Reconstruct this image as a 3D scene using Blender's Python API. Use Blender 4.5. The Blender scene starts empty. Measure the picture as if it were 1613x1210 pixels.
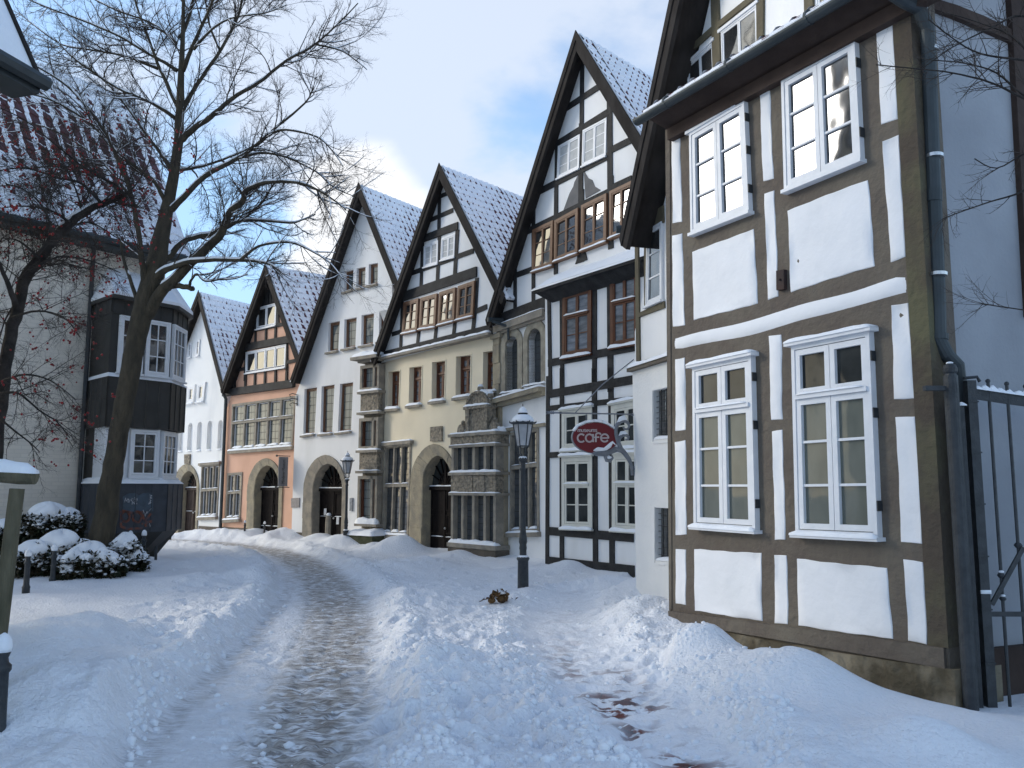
import bpy, bmesh, math, random
import numpy as np
from mathutils import Vector, Matrix
from mathutils.geometry import tessellate_polygon
R = math.radians
random.seed(7)
SC = bpy.context.scene
COL = SC.collection

# ------------------------------------------------------------------ camera
EYE = 1.75
FPX = 1341.0
PITCH = math.atan(163 / FPX)
cam_d = bpy.data.cameras.new('camera')
cam = bpy.data.objects.new('camera', cam_d)
COL.objects.link(cam)
cam.location = (0, 0, EYE)
cam.rotation_euler = (R(90) + PITCH, 0, 0)
cam_d.sensor_width = 36
cam_d.lens = FPX / 1613 * 36
cam_d.clip_end = 3000
SC.camera = cam

# ------------------------------------------------------------------ sky and sun
SUN_DIR = Vector((-0.93, 0.22, 0.0)).normalized()   # towards the veiled sun, over the roofs on the left
SUN_EL = R(22)
sunv = Vector((SUN_DIR.x * math.cos(SUN_EL), SUN_DIR.y * math.cos(SUN_EL), math.sin(SUN_EL)))
w = bpy.data.worlds.new('World'); SC.world = w; w.use_nodes = True
nt = w.node_tree; N = nt.nodes; Lk = nt.links; N.clear()
def wn(t, **k):
    n = N.new(t)
    for a, b in k.items(): setattr(n, a, b)
    return n
def wmath(op, a, b=None, c=None):
    n = wn('ShaderNodeMath', operation=op)
    for i, v in enumerate((a, b, c)):
        if v is None: continue
        if isinstance(v, (int, float)): n.inputs[i].default_value = v
        else: Lk.new(v, n.inputs[i])
    return n.outputs[0]
def wmix(f, a, b):
    n = wn('ShaderNodeMix', data_type='RGBA')
    if isinstance(f, (int, float)): n.inputs[0].default_value = f
    else: Lk.new(f, n.inputs[0])
    for i, v in ((6, a), (7, b)):
        if isinstance(v, tuple): n.inputs[i].default_value = (*v, 1)
        else: Lk.new(v, n.inputs[i])
    return n.outputs[2]
def wrange(v, a, b, c=0.0, d=1.0):
    n = wn('ShaderNodeMapRange'); n.interpolation_type = 'SMOOTHSTEP'
    Lk.new(v, n.inputs[0])
    for i, x in enumerate((a, b, c, d)): n.inputs[i + 1].default_value = x
    return n.outputs[0]
tc = wn('ShaderNodeTexCoord')
sky = wn('ShaderNodeTexSky', sky_type='NISHITA', sun_disc=False)
sky.sun_elevation = SUN_EL
sky.sun_rotation = math.atan2(sunv.x, sunv.y)
sky.air_density = 1.0; sky.dust_density = 0.6; sky.ozone_density = 1.2
SKY_STRENGTH = 0.11
sep = wn('ShaderNodeSeparateXYZ'); Lk.new(tc.outputs['Generated'], sep.inputs[0])
zz = wmath('MAXIMUM', wmath('ADD', sep.outputs[2], 0.18), 0.05)
comb = wn('ShaderNodeCombineXYZ')
Lk.new(wmath('DIVIDE', sep.outputs[0], zz), comb.inputs[0])
Lk.new(wmath('DIVIDE', sep.outputs[1], zz), comb.inputs[1])
ns = wn('ShaderNodeTexNoise'); ns.inputs['Scale'].default_value = 1.25; ns.inputs['Detail'].default_value = 7
ns.inputs['Roughness'].default_value = 0.52; ns.inputs['Distortion'].default_value = 0.35
mp = wn('ShaderNodeMapping'); mp.inputs['Location'].default_value = (3.1, 0.4, 0.0)
Lk.new(comb.outputs[0], mp.inputs[0]); Lk.new(mp.outputs[0], ns.inputs[0])
def lobe(vec, inner, outer):
    n = wn('ShaderNodeVectorMath', operation='DOT_PRODUCT')
    Lk.new(tc.outputs['Generated'], n.inputs[0]); n.inputs[1].default_value = Vector(vec).normalized()
    return wrange(n.outputs['Value'], math.cos(R(outer)), math.cos(R(inner)))
nz = wmath('SUBTRACT', ns.outputs[0], 0.5)
# cloud banks: one broad high cloud, one low cumulus behind the gables, haze on the left
cl = wrange(wmath('ADD', ns.outputs[0], wmath('MULTIPLY', lobe((-0.02, 1, 0.50), 3, 19), 0.20)), 0.51, 0.63)
cum = wrange(wmath('ADD', lobe((-0.17, 1, 0.285), 0.5, 8.5), wmath('MULTIPLY', nz, 2.6)), 0.35, 0.75)
horiz = wrange(sep.outputs[2], 0.0, 0.6, 1.0, 0.0)
skyc = wn('ShaderNodeVectorMath', operation='SCALE'); Lk.new(sky.outputs[0], skyc.inputs[0]); skyc.inputs['Scale'].default_value = SKY_STRENGTH
left = lobe((-0.55, 1, 0.45), 5, 34)
base = wmix(wmath('MULTIPLY', horiz, 0.45), skyc.outputs[0], (0.15, 0.265, 0.43))
base = wmix(wmath('MULTIPLY', left, 0.5), base, (0.155, 0.265, 0.42))
c1 = wmix(wmath('MULTIPLY', cl, 0.85), base, (0.295, 0.325, 0.38))
c2 = wmix(wmath('MULTIPLY', cum, 0.95), c1, (0.43, 0.435, 0.445))
glow = wmath('MULTIPLY', lobe((-0.96, 0.30, 0.32), 4, 32), wmath('ADD', wmath('MULTIPLY', nz, 2.2), 0.8))
c3 = wmix(wmath('MINIMUM', wmath('MAXIMUM', glow, 0.0), 1.0), c2, (1.75, 1.58, 1.16))
bg = wn('ShaderNodeBackground'); bg.inputs[1].default_value = 1.0
Lk.new(c3, bg.inputs[0])
wo = wn('ShaderNodeOutputWorld'); Lk.new(bg.outputs[0], wo.inputs[0])

sd = bpy.data.lights.new('sun', 'SUN'); sd.energy = 0.5; sd.angle = R(14); sd.color = (1, 0.965, 0.92)
sun = bpy.data.objects.new('sun', sd); COL.objects.link(sun)
sun.rotation_euler = (-sunv).to_track_quat('-Z', 'Y').to_euler()
sun.location = (0, 0, 30)
SC.view_settings.view_transform = 'Standard'; SC.view_settings.look = 'None'
SC.view_settings.gamma = 1; SC.view_settings.exposure = 1.42
SC.view_settings.use_curve_mapping = False

# ------------------------------------------------------------------ materials
MATS = {}
def mat(name, col, rough=0.8, col2=None, scale=6.0, bump=0.0, bscale=30.0, stretch=(1, 1, 1), detail=4, spec=0.3, metal=0.0, lo=0.35, hi=0.65, ior=1.45, bdist=0.02):
    m = bpy.data.materials.new(name); m.use_nodes = True; t = m.node_tree; n = t.nodes; l = t.links
    b = n['Principled BSDF']; b.inputs['Base Color'].default_value = (*col, 1); b.inputs['Roughness'].default_value = rough
    b.inputs['Specular IOR Level'].default_value = spec; b.inputs['Metallic'].default_value = metal; b.inputs['IOR'].default_value = ior
    co = n.new('ShaderNodeTexCoord'); mp = n.new('ShaderNodeMapping'); mp.inputs['Scale'].default_value = stretch
    l.new(co.outputs['Object'], mp.inputs[0])
    if col2:
        x = n.new('ShaderNodeTexNoise'); x.inputs['Scale'].default_value = scale; x.inputs['Detail'].default_value = detail
        l.new(mp.outputs[0], x.inputs[0])
        r = n.new('ShaderNodeMapRange'); r.inputs[1].default_value = lo; r.inputs[2].default_value = hi; l.new(x.outputs[0], r.inputs[0])
        mx = n.new('ShaderNodeMix'); mx.data_type = 'RGBA'; l.new(r.outputs[0], mx.inputs[0])
        mx.inputs[6].default_value = (*col, 1); mx.inputs[7].default_value = (*col2, 1)
        l.new(mx.outputs[2], b.inputs['Base Color'])
    if bump:
        y = n.new('ShaderNodeTexNoise'); y.inputs['Scale'].default_value = bscale; y.inputs['Detail'].default_value = 5
        l.new(mp.outputs[0], y.inputs[0])
        bp = n.new('ShaderNodeBump'); bp.inputs['Strength'].default_value = bump; bp.inputs['Distance'].default_value = bdist
        l.new(y.outputs[0], bp.inputs['Height']); l.new(bp.outputs[0], b.inputs['Normal'])
    MATS[name] = m
    return m
mat('snow', (0.86, 0.88, 0.91), 0.65, (0.80, 0.83, 0.88), 3, 0.5, 26, spec=0.2, bdist=0.02)
mat('white_plaster', (0.80, 0.80, 0.79), 0.9, (0.73, 0.74, 0.74), 1.6, 0.6, 22, bdist=0.015)
mat('white_plaster_clean', (0.82, 0.82, 0.82), 0.9, (0.70, 0.70, 0.69), 1.1, 0.45, 24, bdist=0.012, stretch=(1.6, 1.6, 0.45), lo=0.46, hi=0.85, detail=8)
mat('shaded_side_plaster', (0.36, 0.38, 0.41), 0.9, (0.26, 0.275, 0.30), 0.7, 0.5, 24, bdist=0.012, detail=8)  # white plaster of the side wall, its shade painted in as darker grey-blue
mat('weathered_plaster', (0.80, 0.80, 0.79), 0.9, (0.62, 0.63, 0.64), 0.55, 0.35, 30, lo=0.5, hi=0.75, stretch=(1.5, 1.5, 0.6))
mat('panel_plaster', (0.80, 0.81, 0.83), 0.85, (0.73, 0.745, 0.765), 2.3, 0.45, 9, bdist=0.02, lo=0.4, hi=0.8)
mat('cream_plaster', (0.78, 0.69, 0.52), 0.9, (0.69, 0.61, 0.46), 0.9, 0.3, 30, bdist=0.01)
mat('orange_plaster', (0.70, 0.43, 0.31), 0.9, (0.61, 0.365, 0.26), 1.2, 0.3, 30, bdist=0.01)
mat('grey_plaster', (0.17, 0.165, 0.165), 0.9, (0.13, 0.13, 0.13), 4)
mat('brown_timber', (0.118, 0.098, 0.081), 0.85, (0.155, 0.136, 0.108), 1.6, 0.9, 13, bdist=0.03, lo=0.4, hi=0.7, detail=8)
mat('mossy_timber', (0.085, 0.068, 0.052), 0.9, (0.120, 0.112, 0.066), 1.1, 0.9, 15, bdist=0.03, lo=0.46, hi=0.60, detail=8)
mat('red_brown_timber', (0.040, 0.026, 0.021), 0.8, (0.062, 0.042, 0.034), 3, 0.5, 14)
mat('olive_timber', (0.135, 0.118, 0.078), 0.85, (0.10, 0.085, 0.058), 3, 0.8, 13, bdist=0.02)
mat('black_timber', (0.017, 0.017, 0.018), 0.75, (0.034, 0.034, 0.035), 5, 0.6, 24, bdist=0.02)
mat('dark_board', (0.021, 0.018, 0.017), 0.85, (0.036, 0.032, 0.030), 4, 0.5, 12, stretch=(1, 1, 0.4), spec=0.15)
mat('stone', (0.36, 0.31, 0.22), 0.9, (0.24, 0.215, 0.17), 3.5, 0.8, 18, bdist=0.03)
mat('grey_stone', (0.34, 0.30, 0.24), 0.9, (0.23, 0.21, 0.18), 4.5, 0.8, 18, bdist=0.03)
mat('pale_stone', (0.37, 0.34, 0.27), 0.9, (0.25, 0.225, 0.18), 5, 0.7, 20, bdist=0.03)
mat('carved_stone', (0.36, 0.31, 0.24), 0.95, (0.17, 0.15, 0.12), 14, 1.0, 16, bdist=0.08)
mat('plinth_render', (0.15, 0.125, 0.10), 0.9, (0.095, 0.082, 0.068), 3, 0.5, 20)
mat('rubble_stone', (0.085, 0.070, 0.045), 0.95, (0.23, 0.20, 0.145), 2.6, 1.0, 7, bdist=0.08, detail=9, lo=0.42, hi=0.62)
mat('moss_stone', (0.045, 0.055, 0.028), 0.95, (0.09, 0.09, 0.06), 5, 0.8, 20)
mat('white_paint', (0.74, 0.755, 0.78), 0.45, (0.68, 0.70, 0.73), 7, 0.15, 40, bdist=0.005)
mat('cream_paint', (0.66, 0.65, 0.58), 0.5, (0.60, 0.59, 0.53), 7)
mat('brown_paint', (0.115, 0.042, 0.022), 0.45, (0.085, 0.032, 0.018), 9)
mat('tan_paint', (0.185, 0.098, 0.058), 0.5, (0.15, 0.078, 0.046), 9)
mat('dark_door', (0.010, 0.008, 0.008), 0.8, (0.018, 0.014, 0.013), 6, 0.4, 30, stretch=(3, 3, 0.6), spec=0.12)
mat('brown_door', (0.03, 0.021, 0.018), 0.8, (0.07, 0.048, 0.04), 6, 0.4, 30, stretch=(3, 3, 0.6))
mat('zinc', (0.055, 0.066, 0.072), 0.55, (0.04, 0.05, 0.055), 5, spec=0.5, metal=0.4)
mat('bright_metal', (0.6, 0.6, 0.6), 0.35, metal=0.9)
mat('iron', (0.022, 0.026, 0.030), 0.5, (0.04, 0.045, 0.05), 12, 0.3, 60, spec=0.5)
mat('sign_grey', (0.16, 0.175, 0.20), 0.4, (0.22, 0.235, 0.26), 9, spec=0.5, metal=0.5)
mat('sign_red', (0.16, 0.022, 0.028), 0.45, (0.135, 0.018, 0.024), 5)
mat('sign_letter', (0.55, 0.50, 0.50), 0.5)
mat('rust_iron', (0.045, 0.022, 0.018), 0.7, (0.03, 0.02, 0.02), 9)
mat('lamp_glass', (0.42, 0.43, 0.45), 0.25, (0.30, 0.31, 0.33), 5, spec=0.6)
mat('bark', (0.082, 0.068, 0.048), 0.95, (0.045, 0.040, 0.030), 7, 1.0, 26, stretch=(1, 1, 0.35), bdist=0.05)
mat('twig', (0.050, 0.040, 0.034), 0.9)
mat('berry_bark', (0.05, 0.042, 0.038), 0.95, (0.025, 0.022, 0.02), 8, 0.9, 30, bdist=0.03)
mat('berry_red', (0.30, 0.014, 0.016), 0.4, (0.13, 0.010, 0.012), 20)
mat('leaf_dark', (0.020, 0.030, 0.016), 0.5, (0.045, 0.035, 0.02), 7)
mat('dead_leaf', (0.16, 0.09, 0.035), 0.8, (0.06, 0.035, 0.018), 12)
mat('pot_metal', (0.05, 0.05, 0.055), 0.5)
mat('dark_cladding', (0.032, 0.031, 0.028), 0.6, (0.045, 0.043, 0.040), 3, 0.2, 12, spec=0.4)
mat('blue_cladding', (0.060, 0.066, 0.078), 0.6, (0.04, 0.044, 0.052), 4, 0.2, 12, spec=0.4)
mat('wood_grey', (0.15, 0.13, 0.085), 0.9, (0.075, 0.07, 0.045), 5, 0.9, 16, stretch=(2, 2, 0.5), bdist=0.03)
mat('notice_paper', (0.62, 0.64, 0.68), 0.7, (0.45, 0.47, 0.50), 30)
mat('plaque', (0.30, 0.28, 0.27), 0.6, (0.24, 0.22, 0.215), 22)
mat('poster', (0.12, 0.14, 0.17), 0.4, (0.28, 0.30, 0.33), 18)
mat('banner_grey', (0.17, 0.17, 0.18), 0.6)
mat('letter_dark', (0.03, 0.03, 0.03), 0.6)
mat('shutter_grey', (0.50, 0.51, 0.51), 0.7, (0.42, 0.43, 0.43), 10)
def glass(name, col, col2, scale=3.0, ior=2.2, lead=None, stretch=(1, 1, 1), wav=0.12):
    """window glass: what shows behind it (room, curtain) as a dim base under a glossy coat; optional lead cames"""
    m = mat(name, col, 0.04, col2, scale, 0, stretch=stretch, spec=0.5, ior=ior)
    t = m.node_tree; n = t.nodes; l = t.links; b = n['Principled BSDF']
    co = n.new('ShaderNodeTexCoord')
    y = n.new('ShaderNodeTexNoise'); y.inputs['Scale'].default_value = 2.3; y.inputs['Detail'].default_value = 1; l.new(co.outputs['Object'], y.inputs[0])
    bp = n.new('ShaderNodeBump'); bp.inputs['Strength'].default_value = wav; bp.inputs['Distance'].default_value = 0.05
    l.new(y.outputs[0], bp.inputs['Height']); l.new(bp.outputs[0], b.inputs['Normal'])
    if lead:
        sp = n.new('ShaderNodeSeparateXYZ'); l.new(co.outputs['Object'], sp.inputs[0])
        outs = []
        for ax, st in ((0, lead[0]), (2, lead[1])):
            a = n.new('ShaderNodeMath'); a.operation = 'PINGPONG'; l.new(sp.outputs[ax], a.inputs[0]); a.inputs[1].default_value = st / 2
            c = n.new('ShaderNodeMath'); c.operation = 'LESS_THAN'; l.new(a.outputs[0], c.inputs[0]); c.inputs[1].default_value = 0.009
            outs.append(c.outputs[0])
        mx = n.new('ShaderNodeMath'); mx.operation = 'MAXIMUM'; l.new(outs[0], mx.inputs[0]); l.new(outs[1], mx.inputs[1])
        src = b.inputs['Base Color'].links[0].from_socket
        cm = n.new('ShaderNodeMix'); cm.data_type = 'RGBA'; l.new(mx.outputs[0], cm.inputs[0]); l.new(src, cm.inputs[6]); cm.inputs[7].default_value = (0.03, 0.03, 0.03, 1)
        l.new(cm.outputs[2], b.inputs['Base Color'])
        rr = n.new('ShaderNodeMapRange'); rr.inputs[3].default_value = 0.05; rr.inputs[4].default_value = 0.7; l.new(mx.outputs[0], rr.inputs[0]); l.new(rr.outputs[0], b.inputs['Roughness'])
        ri = n.new('ShaderNodeMapRange'); ri.inputs[3].default_value = ior; ri.inputs[4].default_value = 1.3; l.new(mx.outputs[0], ri.inputs[0]); l.new(ri.outputs[0], b.inputs['IOR'])
    return m
glass('pane_glass', (0.02, 0.022, 0.024), (0.05, 0.05, 0.05), 2.0, 2.0)
glass('curtain_glass', (0.155, 0.165, 0.145), (0.115, 0.125, 0.11), 1.6, 1.25, stretch=(2, 2, 1.0))
glass('dark_glass', (0.022, 0.025, 0.026), (0.05, 0.055, 0.055), 2.0, 1.27)
glass('leaded_glass', (0.10, 0.12, 0.125), (0.17, 0.19, 0.19), 2.0, 1.38, lead=(0.22, 0.24), stretch=(5, 5, 0.4))
glass('leaded_dark', (0.055, 0.062, 0.068), (0.09, 0.095, 0.10), 2.0, 1.6, lead=(0.13, 0.15), wav=0.3)
glass('sheer_glass', (0.20, 0.215, 0.235), (0.10, 0.11, 0.12), 3.0, 1.9, stretch=(1, 1, 5))

def roof_mat(name, amount, seed=0.0, tile=(0.085, 0.024, 0.026), wf=0.5, hf=1.15, base=0.20, nz=1.05):
    """clay pantiles under snow: only the tile noses show, in rows; more of them lower down"""
    m = bpy.data.materials.new(name); m.use_nodes = True; t = m.node_tree; n = t.nodes; l = t.links; b = n['Principled BSDF']
    def M(op, a, bb=None):
        q = n.new('ShaderNodeMath'); q.operation = op
        for i, v in enumerate((a, bb)):
            if v is None: continue
            if isinstance(v, (int, float)): q.inputs[i].default_value = v
            else: l.new(v, q.inputs[i])
        return q.outputs[0]
    uv = n.new('ShaderNodeUVMap'); uv.uv_map = 'UVMap'; sp = n.new('ShaderNodeSeparateXYZ'); l.new(uv.outputs[0], sp.inputs[0])
    u, v = sp.outputs[0], sp.outputs[1]
    fu = M('FRACT', u); fv = M('FRACT', v)
    wv = n.new('ShaderNodeTexNoise'); wv.inputs['Scale'].default_value = 0.16; wv.inputs['Detail'].default_value = 3
    mp = n.new('ShaderNodeMapping'); mp.inputs['Location'].default_value = (seed, seed * 1.7, 0); l.new(uv.outputs[0], mp.inputs[0]); l.new(mp.outputs[0], wv.inputs[0])
    w2 = n.new('ShaderNodeTexNoise'); w2.inputs['Scale'].default_value = 1.3; w2.inputs['Detail'].default_value = 2; l.new(mp.outputs[0], w2.inputs[0])
    at = n.new('ShaderNodeAttribute'); at.attribute_name = 'bare'
    k = M('ADD', M('MULTIPLY', M('SUBTRACT', wv.outputs[0], 0.5), nz), M('MULTIPLY', M('SUBTRACT', w2.outputs[0], 0.5), nz))
    k = M('ADD', M('ADD', k, base), M('MULTIPLY', at.outputs['Fac'], amount))
    fl = n.new('ShaderNodeCombineXYZ'); l.new(M('FLOOR', u), fl.inputs[0]); l.new(M('FLOOR', v), fl.inputs[1])
    wnz = n.new('ShaderNodeTexWhiteNoise'); wnz.noise_dimensions = '2D'; l.new(fl.outputs[0], wnz.inputs['Vector'])
    k = M('ADD', k, M('MULTIPLY', M('SUBTRACT', wnz.outputs['Value'], 0.5), 0.34))
    # size of the bare nose in u and v
    du = M('ABSOLUTE', M('SUBTRACT', fu, 0.5))
    halfw = M('MINIMUM', M('MULTIPLY', k, wf), 0.36); ht = M('MULTIPLY', k, hf)
    a = M('LESS_THAN', du, halfw)
    c = M('GREATER_THAN', fv, M('SUBTRACT', 1.0, ht))
    mask = M('MULTIPLY', a, c)
    mx = n.new('ShaderNodeMix'); mx.data_type = 'RGBA'; l.new(mask, mx.inputs[0])
    mx.inputs[6].default_value = (0.84, 0.86, 0.9, 1)
    tn = n.new('ShaderNodeMix'); tn.data_type = 'RGBA'; l.new(w2.outputs[0], tn.inputs[0]); tn.inputs[6].default_value = (tile[0] * 0.6, tile[1] * 1.3, tile[2] * 1.7, 1); tn.inputs[7].default_value = (tile[0] * 1.5, tile[1] * 1.2, tile[2] * 1.2, 1)
    l.new(tn.outputs[2], mx.inputs[7]); l.new(mx.outputs[2], b.inputs['Base Color'])
    b.inputs['Roughness'].default_value = 0.75; b.inputs['Specular IOR Level'].default_value = 0.2
    MATS[name] = m
roof_mat('tiles_a', 0.74, 3.0); roof_mat('tiles_b', 0.76, 11.0); roof_mat('tiles_c', 0.52, 23.0)
roof_mat('tiles_brick', 0.75, 31.0, (0.095, 0.036, 0.034), 0.42, 1.1, 0.16, 1.1)

def brick_mat(name):
    m = bpy.data.materials.new(name); m.use_nodes = True; t = m.node_tree; n = t.nodes; l = t.links; b = n['Principled BSDF']
    co = n.new('ShaderNodeTexCoord'); sp = n.new('ShaderNodeSeparateXYZ'); cb = n.new('ShaderNodeCombineXYZ')
    l.new(co.outputs['Object'], sp.inputs[0]); l.new(sp.outputs[0], cb.inputs[0]); l.new(sp.outputs[2], cb.inputs[1])
    br = n.new('ShaderNodeTexBrick'); l.new(cb.outputs[0], br.inputs[0]); br.inputs['Scale'].default_value = 1.0
    br.inputs['Brick Width'].default_value = 0.27; br.inputs['Row Height'].default_value = 0.085; br.inputs['Mortar Size'].default_value = 0.008
    br.inputs['Color1'].default_value = (0.72, 0.67, 0.59, 1); br.inputs['Color2'].default_value = (0.67, 0.62, 0.55, 1); br.inputs['Mortar'].default_value = (0.63, 0.59, 0.52, 1)
    l.new(br.outputs['Color'], b.inputs['Base Color']); b.inputs['Roughness'].default_value = 0.8
    bp = n.new('ShaderNodeBump'); bp.inputs['Strength'].default_value = 0.6; bp.inputs['Distance'].default_value = 0.01; bp.invert = True
    l.new(br.outputs['Fac'], bp.inputs['Height']); l.new(bp.outputs[0], b.inputs['Normal'])
    MATS[name] = m
brick_mat('painted_brick')

# ------------------------------------------------------------------ mesh helpers
def empty(name, loc, rz=0.0):
    o = bpy.data.objects.new(name, None); COL.objects.link(o); o.location = loc; o.rotation_euler = (0, 0, rz); o.empty_display_size = 0.3
    return o
def tag(o, label=None, cat=None, group=None, kind=None):
    if label: o['label'] = label
    if cat: o['category'] = cat
    if group: o['group'] = group
    if kind: o['kind'] = kind
    return o
class MB:
    def __init__(s): s.v = []; s.f = []; s.uv = None; s.at = None; s.marks = []
    def mark(s): s.marks.append((len(s.v), len(s.f)))
    def add(s, vs, fs):
        k = len(s.v); s.v += [tuple(p) for p in vs]; s.f += [tuple(i + k for i in f) for f in fs]
    def box(s, x0, x1, y0, y1, z0, z1):
        s.quad([(x0, z1), (x1, z1), (x1, z0), (x0, z0)], y0, y1)
    def quad(s, q, y0, y1):                       # q: TL TR BR BL as (x, z); a slab between y0 and y1
        s.poly(q, y0, y1)
    def poly(s, q, y0, y1, sk=0.0):
        n = len(q); vs = [(a, y0, b) for a, b in q] + [(a + sk * (y1 - y0), y1, b) for a, b in q]
        fs = []
        if n == 4: fs += [(0, 1, 2, 3), (7, 6, 5, 4)]
        else:
            for t in tessellate_polygon([[Vector((a, b, 0)) for a, b in q]]): fs += [tuple(t), tuple(i + n for i in reversed(t))]
        for i in range(n):
            j = (i + 1) % n; fs.append((i, i + n, j + n, j))
        s.add(vs, fs)
    def beam(s, a, b, wd, y0, y1, ext=0.0):
        dx, dz = b[0] - a[0], b[1] - a[1]; L = math.hypot(dx, dz) or 1e-6; ux, uz = dx / L, dz / L
        nx, nz = -uz * wd / 2, ux * wd / 2
        a = (a[0] - ux * ext, a[1] - uz * ext); b = (b[0] + ux * ext, b[1] + uz * ext)
        s.quad([(a[0] + nx, a[1] + nz), (b[0] + nx, b[1] + nz), (b[0] - nx, b[1] - nz), (a[0] - nx, a[1] - nz)], y0, y1)
    def hexa(s, p):                               # 8 points: bottom 4, top 4
        s.add(p, [(3, 2, 1, 0), (4, 5, 6, 7), (0, 1, 5, 4), (1, 2, 6, 5), (2, 3, 7, 6), (3, 0, 4, 7)])
    def tube(s, pts, rad, n=8, cap=True):
        pts = [Vector(p) for p in pts]; k = len(s.v); m = len(pts)
        if isinstance(rad, (int, float)): rad = [rad] * m
        up = None
        for i, p in enumerate(pts):
            d = (pts[min(i + 1, m - 1)] - pts[max(i - 1, 0)])
            d = d.normalized() if d.length > 1e-9 else Vector((0, 0, 1))
            if up is None: up = Vector((0, 0, 1)) if abs(d.z) < 0.9 else Vector((1, 0, 0))
            a = d.cross(up); a = a.normalized() if a.length > 1e-6 else Vector((1, 0, 0)); b = a.cross(d); up = b
            for j in range(n):
                t = 2 * math.pi * j / n; q = p + (a * math.cos(t) + b * math.sin(t)) * rad[i]; s.v.append((q.x, q.y, q.z))
        for i in range(m - 1):
            for j in range(n):
                j2 = (j + 1) % n; s.f.append((k + i * n + j, k + i * n + j2, k + (i + 1) * n + j2, k + (i + 1) * n + j))
        if cap: s.f.append(tuple(k + j for j in reversed(range(n)))); s.f.append(tuple(k + (m - 1) * n + j for j in range(n)))
    def lathe(s, prof, c=(0, 0, 0), n=16):
        k = len(s.v); m = len(prof)
        for r, z in prof:
            for j in range(n):
                t = 2 * math.pi * j / n; s.v.append((c[0] + r * math.cos(t), c[1] + r * math.sin(t), c[2] + z))
        for i in range(m - 1):
            for j in range(n):
                j2 = (j + 1) % n; s.f.append((k + i * n + j, k + i * n + j2, k + (i + 1) * n + j2, k + (i + 1) * n + j))
        s.f.append(tuple(k + j for j in reversed(range(n)))); s.f.append(tuple(k + (m - 1) * n + j for j in range(n)))
    def ball(s, c, r, n=8, sz=1.0):
        s.lathe([(max(r * math.sin(math.pi * i / n), 0.001), -r * sz * math.cos(math.pi * i / n)) for i in range(n + 1)], c, n + 2)
    def snow(s, a, b, y0, y1, h, seed=0, over=0.0):
        s.mark(); s._snow(a, b, y0, y1, h, seed, over)
    def _snow(s, a, b, y0, y1, h, seed=0, over=0.0):
        """a loaf of snow lying on a ledge from a to b (x, z) between depths y0 (back) and y1 (front)"""
        rnd = random.Random(seed + int(a[0] * 91) + int(a[1] * 57)); L = math.hypot(b[0] - a[0], b[1] - a[1]); n = max(4, int(L / 0.07)); k = len(s.v); m = 7
        hs = [h * (0.75 + 0.5 * rnd.random()) for _ in range(n + 1)]
        hs = [(hs[max(i - 1, 0)] + hs[i] * 2 + hs[min(i + 1, n)]) / 4 for i in range(n + 1)]
        ph = rnd.random() * 9
        for i in range(n + 1):
            t = i / n; e = min(1, 0.35 + min(t, 1 - t) * L / 0.05)
            for j in range(m):
                q = math.pi * j / (m - 1); yy = (y0 + y1) / 2 + (y0 - y1) / 2 * math.cos(q) * (0.9 + 0.1 * e)
                zz = hs[i] * e * (math.sin(q) ** 0.6 if 0 < j < m - 1 else 0) * (1 + 0.15 * math.sin(ph + i * 0.9 + j))
                s.v.append((a[0] + (b[0] - a[0]) * t, yy, a[1] + (b[1] - a[1]) * t + zz - (over if j == m - 1 else 0)))
        for i in range(n):
            for j in range(m - 1):
                s.f.append((k + i * m + j, k + i * m + j + 1, k + (i + 1) * m + j + 1, k + (i + 1) * m + j))
        s.f.append(tuple(k + j for j in reversed(range(m)))); s.f.append(tuple(k + n * m + j for j in range(m)))
    def pieces(s, name, material, parent=None, smooth=False):
        """one object for each marked piece"""
        mk = [(0, 0)] + s.marks + [(len(s.v), len(s.f))]; out = []
        for (v0, f0), (v1, f1) in zip(mk[:-1], mk[1:]):
            if f1 > f0:
                m = MB(); m.v = s.v[v0:v1]; m.f = [tuple(i - v0 for i in f) for f in s.f[f0:f1]]; out.append(m.build(name, material, parent, smooth))
        return out
    def build(s, name, material, parent=None, smooth=False, world=None):
        me = bpy.data.meshes.new(name); me.from_pydata(s.v, [], s.f); me.update()
        me.materials.append(MATS[material] if isinstance(material, str) else material)
        if s.uv is not None:
            ul = me.uv_layers.new(name='UVMap'); vi = np.zeros(len(me.loops), dtype=np.int32); me.loops.foreach_get('vertex_index', vi)
            ul.data.foreach_set('uv', np.array(s.uv, dtype=np.float32)[vi].ravel())
        if s.at is not None:
            a = me.attributes.new('bare', 'FLOAT', 'POINT'); a.data.foreach_set('value', np.array(s.at, dtype=np.float32))
        if smooth: me.polygons.foreach_set('use_smooth', [True] * len(me.polygons))
        else:
            bm = bmesh.new(); bm.from_mesh(me); bmesh.ops.recalc_face_normals(bm, faces=bm.faces); bm.to_mesh(me); bm.free()
        o = bpy.data.objects.new(name, me); COL.objects.link(o)
        if parent is not None: o.parent = parent
        return o

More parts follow.
